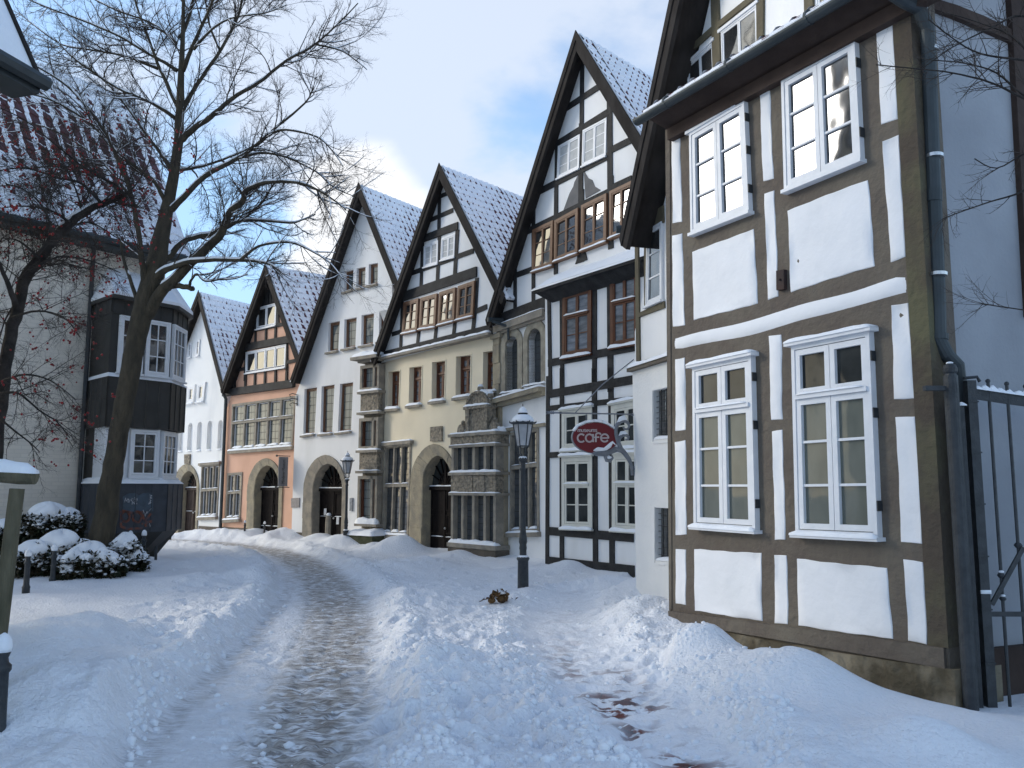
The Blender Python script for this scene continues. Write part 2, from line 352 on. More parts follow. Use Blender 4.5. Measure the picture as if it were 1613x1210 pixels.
def ray(x, y):
    a = (x - 806.5) / FPX; b = (605 - y) / FPX
    return Vector((a, math.cos(PITCH) - b * math.sin(PITCH), math.sin(PITCH) + b * math.cos(PITCH)))
def at(x, y, Y):                                  # the world point seen at (x, y) of the photograph, Y metres ahead
    r = ray(x, y); t = Y / r.y
    return Vector((r.x * t, Y, EYE + r.z * t))
def gp(x, y, z=0.0):                              # the point of the ground seen at (x, y)
    r = ray(x, y); t = (z - EYE) / r.z
    return Vector((r.x * t, r.y * t, z))
class Facade:
    """a vertical plane; local x runs to the right along it, local y into the house, z up"""
    def __init__(s, px, Y, k):
        r = ray(px, 768); s.o = Vector((r.x / r.y * Y, Y, 0)); L = math.hypot(k, 1)
        sg = -1 if k < 0 else 1
        s.d = Vector((sg * k / L, sg / L, 0)); s.n = Vector((-s.d.y, s.d.x, 0)); s.rz = math.atan2(s.d.y, s.d.x)
    def L(s, x, y, off=0.0):
        r = ray(x, y); o = s.o + s.n * off
        t = (o.x * s.n.x + o.y * s.n.y) / (r.x * s.n.x + r.y * s.n.y)
        q = r * t
        return ((q.x - s.o.x) * s.d.x + (q.y - s.o.y) * s.d.y, q.z + EYE)
    def root(s, name): return empty(name, s.o, s.rz)
def zm(x0, y0, sc): return lambda x, y: (x0 + x / sc, y0 + y / sc)
z1 = zm(980, 0, 2.521); z2 = zm(980, 430, 2.521); z3 = zm(980, 780, 2.548)
z4 = zm(760, 30, 3.7813); z5 = zm(760, 300, 3.7813); z6 = zm(760, 580, 3.184); z7 = zm(560, 250, 3.782); z8 = zm(560, 540, 3.361)
y1 = zm(260, 280, 3.7806); y2 = zm(250, 560, 3.781); y3 = zm(0, 0, 3.025); y4 = zm(240, 0, 3.026); y5 = zm(0, 380, 3.781); y6 = zm(0, 640, 3.781)
q1 = zm(740, 460, 7.564)
ident = lambda x, y: (x, y)
def LL(F, z, pts, off=0.0):
    return [F.L(*z(*p), off) for p in pts]

def bil(q, s, t):
    a = (q[0][0] + (q[1][0] - q[0][0]) * s, q[0][1] + (q[1][1] - q[0][1]) * s)
    b = (q[3][0] + (q[2][0] - q[3][0]) * s, q[3][1] + (q[2][1] - q[3][1]) * s)
    return (a[0] + (b[0] - a[0]) * t, a[1] + (b[1] - a[1]) * t)
def sub(q, s0, s1, t0, t1): return [bil(q, s0, t0), bil(q, s1, t0), bil(q, s1, t1), bil(q, s0, t1)]
def qsize(q):
    w_ = (math.hypot(q[1][0] - q[0][0], q[1][1] - q[0][1]) + math.hypot(q[2][0] - q[3][0], q[2][1] - q[3][1])) / 2
    h_ = (abs(q[0][1] - q[3][1]) + abs(q[1][1] - q[2][1])) / 2
    return w_, h_
def rim(mb, q, wd, y0, y1, wt=None):
    W, H = qsize(q); a = wd / W; b = (wt or wd) / H
    mb.quad(sub(q, 0, a, 0, 1), y0, y1); mb.quad(sub(q, 1 - a, 1, 0, 1), y0, y1)
    mb.quad(sub(q, a, 1 - a, 0, b), y0, y1); mb.quad(sub(q, a, 1 - a, 1 - b, 1), y0, y1)
def window(q, parent, y=0.0, cols=2, secs=((0, 1, 3),), fmat='white_paint', gmat='pane_glass', fw=0.055, sash=0.05, bar=0.025, proud=0.05,
           sill=0.05, sillmat=None, snow=0.04, hood=0.0, mull=0.0, tilt=0.0, gcols=1, casing=0.0):
    """frame mesh with casements and glazing bars; glass, sill and snow are its sub-parts"""
    f = MB(); W, H = qsize(q); yf = y - proud
    rim(f, q, fw, yf, y + 0.01)
    if casing: 
        cq = sub(q, -casing / W, 1 + casing / W, -casing / H, 1 + casing / H); rim(f, cq, casing, yf + 0.02, y + 0.01)
    iq = sub(q, fw / W, 1 - fw / W, fw / H, 1 - fw / H); IW, IH = qsize(iq)
    for k, (t0, t1, rows) in enumerate(secs):
        if k:                                      # transom between the sections
            f.quad(sub(iq, 0, 1, t0 - 0.03 / IH, t0 + 0.012 / IH), yf - 0.02, y + 0.01)
        for c in range(cols):
            g = (mull / IW) / 2
            s0, s1 = c / cols + (g if c else 0), (c + 1) / cols - (g if c < cols - 1 else 0)
            cq = sub(iq, s0 + 0.004, s1 - 0.004, t0 + (0.014 / IH if k else 0.004), t1 - (0.034 / IH if k < len(secs) - 1 else 0.004))
            rim(f, cq, sash, yf + 0.008, y + 0.006)
            CW, CH = qsize(cq)
            for r_ in range(1, rows):
                t = r_ / rows; f.quad(sub(cq, sash / CW, 1 - sash / CW, t - bar / CH / 2, t + bar / CH / 2), yf + 0.018, y + 0.004)
            for r_ in range(1, gcols):
                t = r_ / gcols; f.quad(sub(cq, t - bar / CW / 2, t + bar / CW / 2, sash / CH, 1 - sash / CH), yf + 0.0205, y + 0.0045)
        if mull:
            for c in range(1, cols): f.quad(sub(iq, c / cols - mull / IW / 2, c / cols + mull / IW / 2, t0, t1), yf - 0.004, y + 0.008)
    o = f.build('window', fmat, parent)
    gl = MB(); gms = gmat if isinstance(gmat, (list, tuple)) else [gmat] * len(secs)
    for k, (t0, t1, rows) in enumerate(secs):
        gl = MB(); gy = y - proud * 0.35; g4 = sub(iq, 0, 1, t0, t1); lean = tilt * (t1 - t0)
        gl.hexa([(g4[3][0], gy - lean, g4[3][1]), (g4[2][0], gy - lean, g4[2][1]), (g4[2][0], gy + .012 - lean, g4[2][1]), (g4[3][0], gy + .012 - lean, g4[3][1]), (g4[0][0], gy, g4[0][1]), (g4[1][0], gy, g4[1][1]), (g4[1][0], gy + .012, g4[1][1]), (g4[0][0], gy + .012, g4[0][1])]); gl.build('glass', gms[k], o)
    if sill:
        sm = MB(); a, b = q[3], q[2]; e = sill / W * 0.6
        sm.quad([bil(q, -e, 1.0), bil(q, 1 + e, 1.0), (bil(q, 1 + e, 1)[0], bil(q, 1 + e, 1)[1] - 0.035), (bil(q, -e, 1)[0], bil(q, -e, 1)[1] - 0.035)], yf - sill, y + 0.012)
        sm.build('sill', sillmat or fmat, o)
        if snow:
            sn = MB(); sn.snow(bil(q, -e, 1.0), bil(q, 1 + e, 1.0), yf - 0.004, yf - sill - 0.012, snow, over=0.012)
            if len(secs) > 1 and snow > 0.02:
                t = secs[1][0]; tt = fw / H + t * (1 - 2 * fw / H) - 0.03 / H
                sn.snow(bil(q, 0.08, tt), bil(q, 0.92, tt), yf + 0.0, yf - 0.035, snow * 0.6)
            if hood:
                pass
            sn.pieces('snow', 'snow', o, smooth=True)
    if hood:
        hm = MB(); e = 0.05 / W; p, r2 = bil(q, -e, 0), bil(q, 1 + e, 0)
        hm.quad([(p[0], p[1] + 0.04), (r2[0], r2[1] + 0.04), r2, p], yf - hood, y + 0.012); hm.build('hood', fmat, o)
        if snow:
            hs = MB(); hs.snow((p[0], p[1] + 0.04), (r2[0], r2[1] + 0.04), y, yf - hood - 0.012, snow, over=0.01); hs.build('snow', 'snow', o, smooth=True)
    return o
def wall_mesh(outline, holes, name, material, parent, thick=0.28, depth=6.0, y0=0.0, sides=True, sk=0.0):
    """front wall with real openings and reveals, returned to the back of the house"""
    loops = [outline] + holes; vs = []; idx = []
    for lp in loops:
        idx.append(list(range(len(vs), len(vs) + len(lp)))); vs += lp
    n = len(vs); m = MB(); m.v = [(a, y0, b) for a, b in vs]; tris = tessellate_polygon([[Vector((a, b, 0)) for a, b in lp] for lp in loops])
    m.f = [tuple(t) for t in tris]
    for li, lp in enumerate(idx):
        k = len(m.v); dd = (y0 + thick) if li else (y0 + depth)
        m.v += [(vs[i][0] + (0 if li else sk * depth), dd, vs[i][1]) for i in lp]; c = len(lp)
        if li or sides:
            for j in range(c): m.f.append((lp[j], lp[(j + 1) % c], k + (j + 1) % c, k + j))
    return m.build(name, material, parent)
def arch_pts(uc, hw, zb, zs, zt, n=9, pointed=0.13):
    """round to slightly pointed arch outline from bottom left over the top to bottom right"""
    pts = [(uc - hw, zb)]
    for i in range(2 * n + 1):
        a = math.pi - math.pi * i / (2 * n); x = math.cos(a); z = math.sin(a)
        z = z * (1 - pointed) + (1 - abs(x)) ** 0.5 * pointed if pointed else z
        pts.append((uc + hw * x, zs + (zt - zs) * z))
    pts.append((uc + hw, zb))
    return pts
def arch_door(F, parent, z, out_l, out_r, out_top, in_l, in_r, in_top, spring, bottom, stone='stone', door='dark_door', fan=True, panels=3, glazed=False, proud=0.04, y=0.0):
    """stone surround, leaves and fanlight; returns the opening outline for the wall"""
    ul, zs = F.L(*z(in_l, spring), y); ur, zs2 = F.L(*z(in_r, spring), y); zs = (zs + zs2) / 2
    uc = (ul + ur) / 2; hw = (ur - ul) / 2; zt = F.L(*z((in_l + in_r) / 2, in_top), y)[1]; zb = F.L(*z((in_l + in_r) / 2, bottom), y)[1] - 0.25
    ol = F.L(*z(out_l, spring), y)[0]; orr = F.L(*z(out_r, spring), y)[0]; ot = F.L(*z((out_l + out_r) / 2, out_top), y)[1]
    inner = arch_pts(uc, hw, zb, zs, zt); oh = max(hw + 0.1, (orr - ol) / 2); outer = arch_pts((ol + orr) / 2, oh, zb, zs, ot)
    m = MB(); n = len(inner); rb = random.Random(int(abs(uc) * 100))
    def block(q):                                  # one dressed stone, its joint open by a few millimetres
        cx_, cz_ = sum(p[0] for p in q) / 4, sum(p[1] for p in q) / 4; sh = lambda p: (p[0] + (cx_ - p[0]) * .022, p[1] + (cz_ - p[1]) * .022)
        m.poly([sh(p) for p in q], y - proud + rb.uniform(-.010, .006), y + 0.34)
    mixp = lambda a, b, t: (a[0] + (b[0] - a[0]) * t, a[1] + (b[1] - a[1]) * t)
    for i in range(n - 1):
        o0, o1, i0, i1 = outer[i], outer[i + 1], inner[i], inner[i + 1]
        if i in (0, n - 2):
            ts = [0, .28, .5, .78, 1]
            for t0, t1 in zip(ts[:-1], ts[1:]): block([mixp(o0, o1, t0), mixp(o0, o1, t1), mixp(i0, i1, t1), mixp(i0, i1, t0)])
        elif i % 2 == 1 and i + 2 < n - 0:
            block([o0, o1, i1, i0])
        else: block([o0, o1, i1, i0])
    m2_ = MB()
    for y_ in (y - proud + .012, y + 0.35): m2_.v += [(a, y_, b) for a, b in outer] + [(a, y_, b) for a, b in [((p[0] - uc) * 0.975 + uc, p[1]) for p in inner]]
    for i in range(n - 1): m2_.f += [(i, i + 1, n + i + 1, n + i), (n + i, n + i + 1, 3 * n + i + 1, 3 * n + i), (i, 2 * n + i, 2 * n + i + 1, i + 1)]
    k0_ = len(m.v); m.v += m2_.v; m.f += [tuple(q + k0_ for q in f) for f in m2_.f]
    m.build('doorway', stone, parent)
    yd = y + 0.27; dm = MB(); dm.poly([(a, b) for a, b in inner], yd + 0.03, yd + 0.06)
    d = None
    lf = MB(); lf.box(uc - hw, uc - 0.006, yd - 0.03, yd + 0.02, zb, zs - 0.04); lf.box(uc + 0.006, uc + hw, yd - 0.03, yd + 0.02, zb, zs - 0.04)
    hgt = zs - zb - 0.3
    for sx in (-1, 1):
        a0 = uc + sx * 0.05; a1 = uc + sx * (hw - 0.07); a0, a1 = min(a0, a1), max(a0, a1)
        for k in range(panels):
            b0 = zb + 0.3 + hgt * k / panels; b1 = zb + 0.3 + hgt * (k + 1) / panels - 0.09
            rim(lf, [(a0, b1), (a1, b1), (a1, b0), (a0, b0)], 0.035, yd - 0.055, yd - 0.02)
    lf.box(uc - 0.03, uc + 0.03, yd - 0.07, yd - 0.02, zb, zs - 0.05)
    d = lf.build('door', door, parent)
    dm.build('backing', door, d)
    tr = MB(); tr.box(uc - hw, uc + hw, yd - 0.09, yd + 0.02, zs - 0.05, zs + 0.05); tr.build('transom', door, d)
    sn = MB(); sn.snow((uc - hw, zs + 0.05), (uc + hw, zs + 0.05), yd - 0.0, yd - 0.10, 0.03)
    zmid = zb + 0.3 + hgt / panels - 0.07
    for sx in (-1, 1): sn.snow((uc + (0.06 if sx > 0 else -hw + 0.08), zmid), (uc + (hw - 0.08 if sx > 0 else -0.06), zmid), yd - 0.02, yd - 0.07, 0.018)
    sn.pieces('snow', 'snow', d, smooth=True)
    if fan:
        fm = MB()
        for k in range(9):
            a = math.pi * (k + 0.0) / 8; fm.beam((uc, zs + 0.05), (uc + hw * 0.98 * math.cos(a), zs + 0.05 + (zt - zs - 0.06) * math.sin(a)), 0.022, yd - 0.04, yd + 0.0)
        prev = None
        for k in range(17):
            a = math.pi * k / 16; p = (uc + hw * 0.45 * math.cos(a), zs + 0.05 + (zt - zs) * 0.42 * math.sin(a))
            if prev: fm.beam(prev, p, 0.02, yd - 0.036, yd + 0.004)
            prev = p
        fm.box(uc - 0.035, uc + 0.035, yd - 0.05, yd + 0.005, zs + 0.05, zt - 0.02)
        fl = fm.build('fanlight', door, d)
    g = MB(); g.poly([p for p in arch_pts(uc, hw * 0.99, zs + 0.02, zs + 0.03, zt - 0.01)], yd + 0.008, yd + 0.02); g.build('glass', 'dark_glass', d)
    hd = MB(); hd.ball((uc + 0.07, yd - 0.09, zb + 0.3 + hgt * 0.42), 0.03, 6); hd.build('handle', 'bright_metal', d)
    return inner
def stone_window(q, parent, y, lights, transom=None, gmat='leaded_dark', stone='grey_stone', mw=0.07, sw=0.09, cornice=0.0, sill=True, snow=0.06, recess=0.13, frame=None):
    """stone frame with mullions, lights between"""
    m = MB(); W, H = qsize(q); rim(m, q, sw, y - 0.03, y + 0.10)
    iq = sub(q, sw / W, 1 - sw / W, sw / H, 1 - sw / H); IW, IH = qsize(iq)
    for i in range(1, lights): m.quad(sub(iq, i / lights - mw / IW / 2, i / lights + mw / IW / 2, 0, 1), y - 0.015, y + 0.095)
    if transom:
        m.quad(sub(iq, 0, 1, transom - 0.045 / IH, transom + 0.045 / IH), y - 0.035, y + 0.097)
    if cornice:
        e = cornice / W
        m.quad(sub(q, -e, 1 + e, -0.09 / H, 0), y - 0.12, y + 0.1); m.quad(sub(q, -e * 0.5, 1 + e * 0.5, 0, 0.04 / H), y - 0.08, y - 0.04)
    if sill:
        e = 0.05 / W; m.quad(sub(q, -e, 1 + e, 1, 1 + 0.11 / H), y - 0.11, y + 0.1)
    o = m.build('window', stone, parent)
    g = MB(); g.quad(iq, y + recess - 0.06, y + recess - 0.045); g.build('glass', gmat, o)
    if frame:
        fr = MB()
        for i in range(lights):
            cq = sub(iq, i / lights + mw / IW / 2, (i + 1) / lights - mw / IW / 2, 0, 1)
            if transom:
                rim(fr, sub(cq, 0, 1, 0, transom), 0.028, y + 0.05, y + recess - 0.05); rim(fr, sub(cq, 0, 1, transom, 1), 0.028, y + 0.05, y + recess - 0.05)
            else: rim(fr, cq, 0.028, y + 0.05, y + recess - 0.05)
        fr.build('casement', frame, o)
    if snow:
        sn = MB(); e = 0.05 / W; n = lights
        sn.snow(bil(q, -e, 1), bil(q, 1 + e, 1), y - 0.05, y - 0.12, snow * 0.8, over=0.01)
        for i in range(n): sn.snow(bil(iq, i / n + mw / IW / 2, 1), bil(iq, (i + 1) / n - mw / IW / 2, 1), y + 0.075, y - 0.05, snow)
        if transom:
            for i in range(n): sn.snow(bil(iq, i / n + mw / IW / 2, transom - 0.045 / IH), bil(iq, (i + 1) / n - mw / IW / 2, transom - 0.045 / IH), y + 0.075, y - 0.055, 0.025)
        if cornice:
            sn.snow(bil(q, -cornice / W, -0.09 / H), bil(q, 1 + cornice / W, -0.09 / H), y, y - 0.125, 0.04)
        sn.pieces('snow', 'snow', o, smooth=True)
    return o
def roof_slope(name, material, parent, fr, fe, br, be, tw=0.21, tl=0.27, bare=lambda s, t: t, thick=0.06, snow_edge=True):
    """pantiled slope from ridge (fr front, br back) to eave (fe, be), stepped courses and rolled tiles as geometry"""
    fr, fe, br, be = map(Vector, (fr, fe, br, be)); L = (br - fr).length; S = (fe - fr).length
    nu = max(2, round(L / tw)); nv = max(2, round(S / tl)); a, c = 5, 3
    nrm = (br - fr).cross(fe - fr).normalized()
    if nrm.z < 0: nrm = -nrm
    m = MB(); m.uv = []; m.at = []; cols = nu * a + 1
    ts = []
    for j in range(nv):
        for q in (0.0, 0.5, 0.97): ts.append((j, q))
    ts.append((nv - 1, 1.0))
    rnd = random.Random(5)
    jit = [[rnd.uniform(-1, 1) for _ in range(nu + 1)] for _ in range(nv)]
    for (j, q) in ts:
        t = (j + q) / nv
        for i in range(cols):
            s = i / (cols - 1); p = fr.lerp(br, s).lerp(fe.lerp(be, s), t)
            hgt = 0.022 * math.sin(2 * math.pi * i / a) + 0.035 * q + 0.006 * jit[j][min(i // a, nu)]
            p = p + nrm * (hgt + thick)
            m.v.append(tuple(p)); m.uv.append((i / a, j + q)); m.at.append(bare(s, t))
    rows = len(ts)
    for j in range(rows - 1):
        for i in range(cols - 1):
            k = j * cols + i; m.f.append((k, k + 1, k + cols + 1, k + cols))
    # underside and edges
    k = len(m.v)
    for p in (fr, br, be, fe): m.v.append(tuple(p + nrm * 0.01)); m.uv.append((0.05, 0.05)); m.at.append(0)
    e = [(0, cols - 1, k + 1, k), (cols - 1, rows * cols - 1, k + 2, k + 1), (rows * cols - 1, (rows - 1) * cols, k + 3, k + 2), ((rows - 1) * cols, 0, k, k + 3)]
    m.f += e + [(k, k + 1, k + 2, k + 3)]
    return m.build(name, material, parent)
def skew_from(F, off, apex_px, end_px):
    a, b = ray(*apex_px), ray(*end_px); n = a.cross(b); wv = Vector((n.y, -n.x, 0))
    sx, sy = wv.dot(F.d), wv.dot(F.n)
    return sx / sy
def gable(F, root, apex, left, right=None, off=0.4, depth=8.5, skew=0.0, tiles='tiles_a', board='dark_board', bw=0.26, soffit='dark_board', bareR=None, rcut=1.0):
    """roof over a gable: two tiled slopes, barge boards, soffits; apex and left are points of the photo on the verge plane"""
    ua, za = F.L(*apex, -off); ul, zl = F.L(*left, -off)
    ur, zr = F.L(*right, -off) if right else (2 * ua - ul, zl)
    ur, zr = ua + (ur - ua) * rcut, za + (zr - za) * rcut
    for sx, (ue, ze) in (('l', (ul, zl)), ('r', (ur, zr))):
        fr = (ua, -off, za - 0.10); fe = (ue, -off, ze - 0.10); y2_ = depth
        br = (ua + skew * (depth + off), depth, za - 0.10); be = (ue + skew * (depth + off), depth, ze - 0.10)
        bf = bareR or (lambda s, t: min(1.0, 0.25 + 1.0 * t) * min(1.0, 0.15 + s * 4.0) * (1.0 - 0.75 * max(0, t - 0.88) / 0.12))
        roof_slope('roof', tiles, root, fr, fe, br, be, bare=bf)
        # barge board and soffit
        dx, dz = ue - ua, ze - za; Ln = math.hypot(dx, dz); nx, nz = (dz / Ln, -dx / Ln)
        if nz > 0: nx, nz = -nx, -nz                                     # pointing down, under the slope
        A = (ua, za - 0.09); B = (ue, ze - 0.09); A2 = (ua, za - 0.09 - bw / abs(dx / Ln)); B2 = (ue + nx * bw, ze - 0.09 + nz * bw)
        m = MB(); m.quad([A, B, B2, A2], -off - 0.03, -off + 0.035)
        m.quad([(A[0], A[1] + 0.10), (B[0], B[1] + 0.10), (B[0] + nx * 0.07, B[1] + nz * 0.07), (A[0], A[1] - 0.12)], -off - 0.05, -off - 0.028)
        m.build('bargeboard', board, root)
        m = MB(); t_ = 0.06
        A3 = (ua, A[1] - 0.004); m.quad([A3, B, (B[0] + nx * t_, B[1] + nz * t_), (ua, A[1] - t_ / abs(dx / Ln))], -off + 0.036, 0.05)
        m.build('soffit', soffit, root)
    return (ua, za), (ul, zl), (ur, zr)
def under(ap, e, drop, sh=0.0):                   # a roof line lowered by drop, perpendicular
    dx, dz = e[0] - ap[0], e[1] - ap[1]; L = math.hypot(dx, dz); k = drop / abs(dx / L)
    return (ap[0] + sh, ap[1] - k), (e[0] + sh, e[1] - k)
def zon(line, u):
    (a, b), (c, d) = line
    return b + (d - b) * (u - a) / (c - a)
def pipe(mbp, pts, r, n=8): mbp.tube(pts, r, n)

# ================================================================== houses on the right, nearest first
def adopt(root, tmp):
    mtx = root.matrix_basis.inverted() @ tmp.matrix_basis
    for c in list(tmp.children):
        c.parent = root; c.matrix_parent_inverse = Matrix.Identity(4); c.matrix_basis = mtx @ c.matrix_basis
    bpy.data.objects.remove(tmp)
def fixroot(o):
    o.matrix_basis = Matrix.Translation(o.location) @ Matrix.Rotation(o.rotation_euler.z, 4, 'Z')
def bulge(mb, q, h=0.03, y=0.0, seed=0, jit=0.006, edge=0.05):
    rnd = random.Random(seed); W, H = qsize(q)
    def lv(n_, L): 
        e = min(edge / L, 0.3); inner = [e + (1 - 2 * e) * i / n_ for i in range(n_ + 1)]
        return [0, e * 0.25, e * 0.6] + inner + [1 - e * 0.6, 1 - e * 0.25, 1]
    S = lv(max(2, int(W / 0.09)), W); T = lv(max(2, int(H / 0.09)), H); k = len(mb.v); nS = len(S)
    ph = [rnd.uniform(0, 6) for _ in range(6)]
    for j, t in enumerate(T):
        for i, s in enumerate(S):
            a, b = bil(q, s, t)
            de = min(s * W, (1 - s) * W, t * H, (1 - t) * H)
            e = min(1, de / edge); pr = h * math.sqrt(max(0, 1 - (1 - e) ** 2))
            wv = 0.006 * math.sin(a * 5 + ph[0]) * math.sin(b * 4 + ph[1]) + 0.004 * math.sin(a * 11 + ph[2]) * math.sin(b * 9 + ph[3])
            if de < edge:
                c = (1 - e) * jit; a += c * math.sin(b * 7 + ph[4]) + c * math.sin(b * 17 + ph[5]); b += c * math.sin(a * 6 + ph[1]) + c * math.sin(a * 19 + ph[0])
            mb.v.append((a, y - pr - (wv if e > 0.99 else 0) * e + 0.004 * (de <= 0), b))
    for j in range(len(T) - 1):
        for i in range(nS - 1):
            mb.f.append((k + j * nS + i, k + j * nS + i + 1, k + (j + 1) * nS + i + 1, k + (j + 1) * nS + i))

# ---- the near half-timbered house with the two-storey bay
FN = Facade(1476, 7.1, -0.57)
nh = FN.root('half_timbered_house'); fixroot(nh)
tag(nh, 'nearest house, brown half-timbered with large white panels, beside the iron gate', 'house')
zt = FN.L(1052, 196)[1]; zR = zt + 0.02
out = [(FN.L(1057, 985)[0], -0.4), FN.L(1056, 972), FN.L(1051, 640), FN.L(1048, 205), (0.02, zR), (0.02, -0.4)]
m = MB(); m.poly(out, 0.0, 0.35); m.build('timber_wall', 'brown_timber', nh)
pn = MB()
PAN = [(ident, (1058, 207), (1071, 202), (1075, 349), (1060, 352)), (ident, (1059, 371), (1075, 367), (1079, 512), (1060, 515)),
 (z1, (545, 310), (585, 298), (602, 712), (560, 722)), (z1, (565, 768), (605, 757), (622, 1178), (580, 1190)),
 (z1, (1003, 28), (1070, 0), (1098, 470), (1030, 495)), (z1, (1033, 562), (1100, 535), (1127, 1020), (1068, 1042)),
 (ident, (1091, 397), (1188, 360), (1194, 478), (1093, 505)), (z1, (658, 835), (978, 712), (1005, 1055), (670, 1160)),
 (z2, (212, 342), (250, 335), (255, 623), (213, 628)), (z2, (210, 672), (253, 665), (257, 1040), (213, 1043)),
 (z2, (583, 250), (633, 242), (638, 580), (592, 585)), (z2, (596, 628), (638, 622), (650, 1060), (608, 1060)),
 (z2, (1070, 130), (1137, 118), (1165, 498), (1080, 505)), (z2, (1087, 575), (1167, 568), (1195, 1075), (1110, 1072)),
 (z3, (215, 217), (256, 216), (257, 440), (216, 436)), (z3, (290, 217), (560, 232), (563, 506), (292, 465)),
 (z3, (612, 238), (662, 242), (668, 520), (614, 513)), (z3, (703, 255), (1065, 293), (1088, 580), (708, 525)),
 (z3, (1130, 260), (1210, 268), (1226, 600), (1150, 588))]
for i, (z, *p) in enumerate(PAN):
    pn = MB(); bulge(pn, LL(FN, z, p), 0.009, 0.0, i, jit=0.004, edge=0.013); pn.build('plaster_panel', 'panel_plaster', nh, smooth=True)
bd = MB(); tp = [z2(205, 262), z2(440, 203), z2(650, 145), z2(890, 75), z2(1130, 8)]; bt = [z2(205, 310), z2(440, 262), z2(650, 212), z2(890, 140), z2(1135, 82)]
for i in range(4): bulge(bd, [FN.L(*tp[i]), FN.L(*tp[i + 1]), FN.L(*bt[i + 1]), FN.L(*bt[i])], 0.03, 0.0, 50, edge=0.025, jit=0.0)
bb = MB(); tl, tr_, br_, bl_ = FN.L(*tp[0]), FN.L(*tp[-1]), FN.L(*bt[-1]), FN.L(*bt[0])
K = 24
def ip(a, s):
    s *= 4; i = min(3, int(s)); f_ = s - i; p, q_ = FN.L(*a[i]), FN.L(*a[i + 1]); return (p[0] + (q_[0] - p[0]) * f_, p[1] + (q_[1] - p[1]) * f_)
for i in range(K + 1):
    s = i / K; a, b = ip(tp, s), ip(bt, s); e = min(1, min(s, 1 - s) * 30)
    for j in range(7):
        t = j / 6; bb.v.append((a[0] + (b[0] - a[0]) * t, 0.003 - (0.024 + 0.006 * math.sin(i * 0.9)) * e * math.sin(math.pi * t) ** 0.7, a[1] + (b[1] - a[1]) * t + 0.01 * math.sin(i * 0.6)))
for i in range(K):
    for j in range(6): bb.f.append((i * 7 + j, (i + 1) * 7 + j, (i + 1) * 7 + j + 1, i * 7 + j + 1))
bb.build('plaster_panel', 'panel_plaster', nh, smooth=True)
# beams of the frame stand a hair proud of one another (sill beam, storey beams, corner post)
fr_ = MB()
fr_.quad([FN.L(1056, 962), FN.L(*z3(1300, 612)), FN.L(*z3(1305, 695)), FN.L(1057, 978)], -0.035, 0.0)
fr_.quad([FN.L(1049, 205), FN.L(1056, 203), FN.L(1059, 960), FN.L(1055, 962)], -0.012, 0.0)
fr_.build('sill_beam', 'brown_timber', nh); fr_ = MB()
fr_.quad([(-0.155, zR - 0.02), (0.024, zR - 0.02), (0.024, FN.L(*z3(1300, 612))[1]), (-0.155, FN.L(*z3(1290, 612))[1])], -0.014, 0.2)
fr_.build('corner_post', 'mossy_timber', nh)
m = MB()
m.quad([FN.L(1084, 396), FN.L(*z1(1003, 690)), FN.L(*z1(1003, 712)), FN.L(1084, 405)], -0.006, 0.0)
W1 = LL(FN, z1, [(282, 535), (500, 405), (520, 840), (288, 930)]); W2 = LL(FN, z1, [(648, 325), (940, 160), (965, 635), (660, 760)])
W3 = LL(FN, z2, [(296, 380), (530, 332), (548, 1022), (302, 1005)]); W4 = LL(FN, z2, [(690, 295), (1000, 235), (1035, 1050), (708, 1035)])
NW = []
for q in (W1, W2): NW.append(window(q, nh, 0.0, 2, ((0, 1, 3),), sash=0.05, fw=0.035, proud=0.065, snow=0.0, sill=0.03, hood=0.02, bar=0.022))
for q in (W3, W4): NW.append(window(q, nh, 0.0, 2, ((0, 0.275, 1), (0.275, 1, 3)), gmat=['dark_glass', 'curtain_glass'], sash=0.055, fw=0.04, proud=0.07, snow=0.035, sill=0.05, hood=0.05, bar=0.024))
for o, q, ts in zip(NW, (W1, W2, W3, W4), ((0.15, 0.45, 0.8), (0.2, 0.78), (0.12, 0.4, 0.85), (0.12, 0.4, 0.85))):
    for t in ts:
        for s in (-0.008, 1.008):
            a = bil(q, s, t); hg = MB(); hg.box(a[0] - 0.005, a[0] + 0.005, -0.066, -0.0, a[1] - 0.045, a[1] + 0.045); hg.build('hinge', 'iron', o)
m = MB(); q = LL(FN, z1, [(625, 1078), (655, 1072), (656, 1150), (626, 1155)]); m.quad(q, -0.05, 0.0); m.ball((*[(q[0][0] + q[1][0]) / 2], -0.06, (q[0][1] + q[2][1]) / 2), 0.012); m.build('bell_plate', 'rust_iron', nh)
# rubble base, proud of the frame, uneven
m = MB(); ptop = [z3(185, 500), z3(400, 545), z3(640, 590), z3(860, 630), z3(1100, 665), z3(1340, 700)]
K = 60
for i in range(K + 1):
    s = i / K * 5; k_ = min(4, int(s)); a, b = ptop[k_], ptop[k_ + 1]; p = (a[0] + (b[0] - a[0]) * (s - k_), a[1] + (b[1] - a[1]) * (s - k_))
    u, zz_ = FN.L(*p)
    if i == K: u = 0.10
    for j in range(9):
        t = j / 8; z_ = zz_ + (-0.6 - zz_) * t
        m.v.append((u + 0.05 * t, -0.055 - 0.10 * t + 0.028 * math.sin(u * 9 + t * 7) * math.sin(t * 11 + u * 4) + random.uniform(-0.012, 0.012), z_))
    m.v.append((u, 0.1, zz_))
for i in range(K):
    for j in range(8): a = i * 10 + j; m.f.append((a, a + 10, a + 11, a + 1))
    m.f.append((i * 10, i * 10 + 9, i * 10 + 19, i * 10 + 10))
k = len(m.v); m.v += [(0.14, 0.5, zz_), (0.14, 0.5, -0.6)]; m.f.append((K * 10, k, k + 1, K * 10 + 8)); m.f.append((K * 10, K * 10 + 9, k))
m.build('rubble_base', 'rubble_stone', nh, smooth=True)
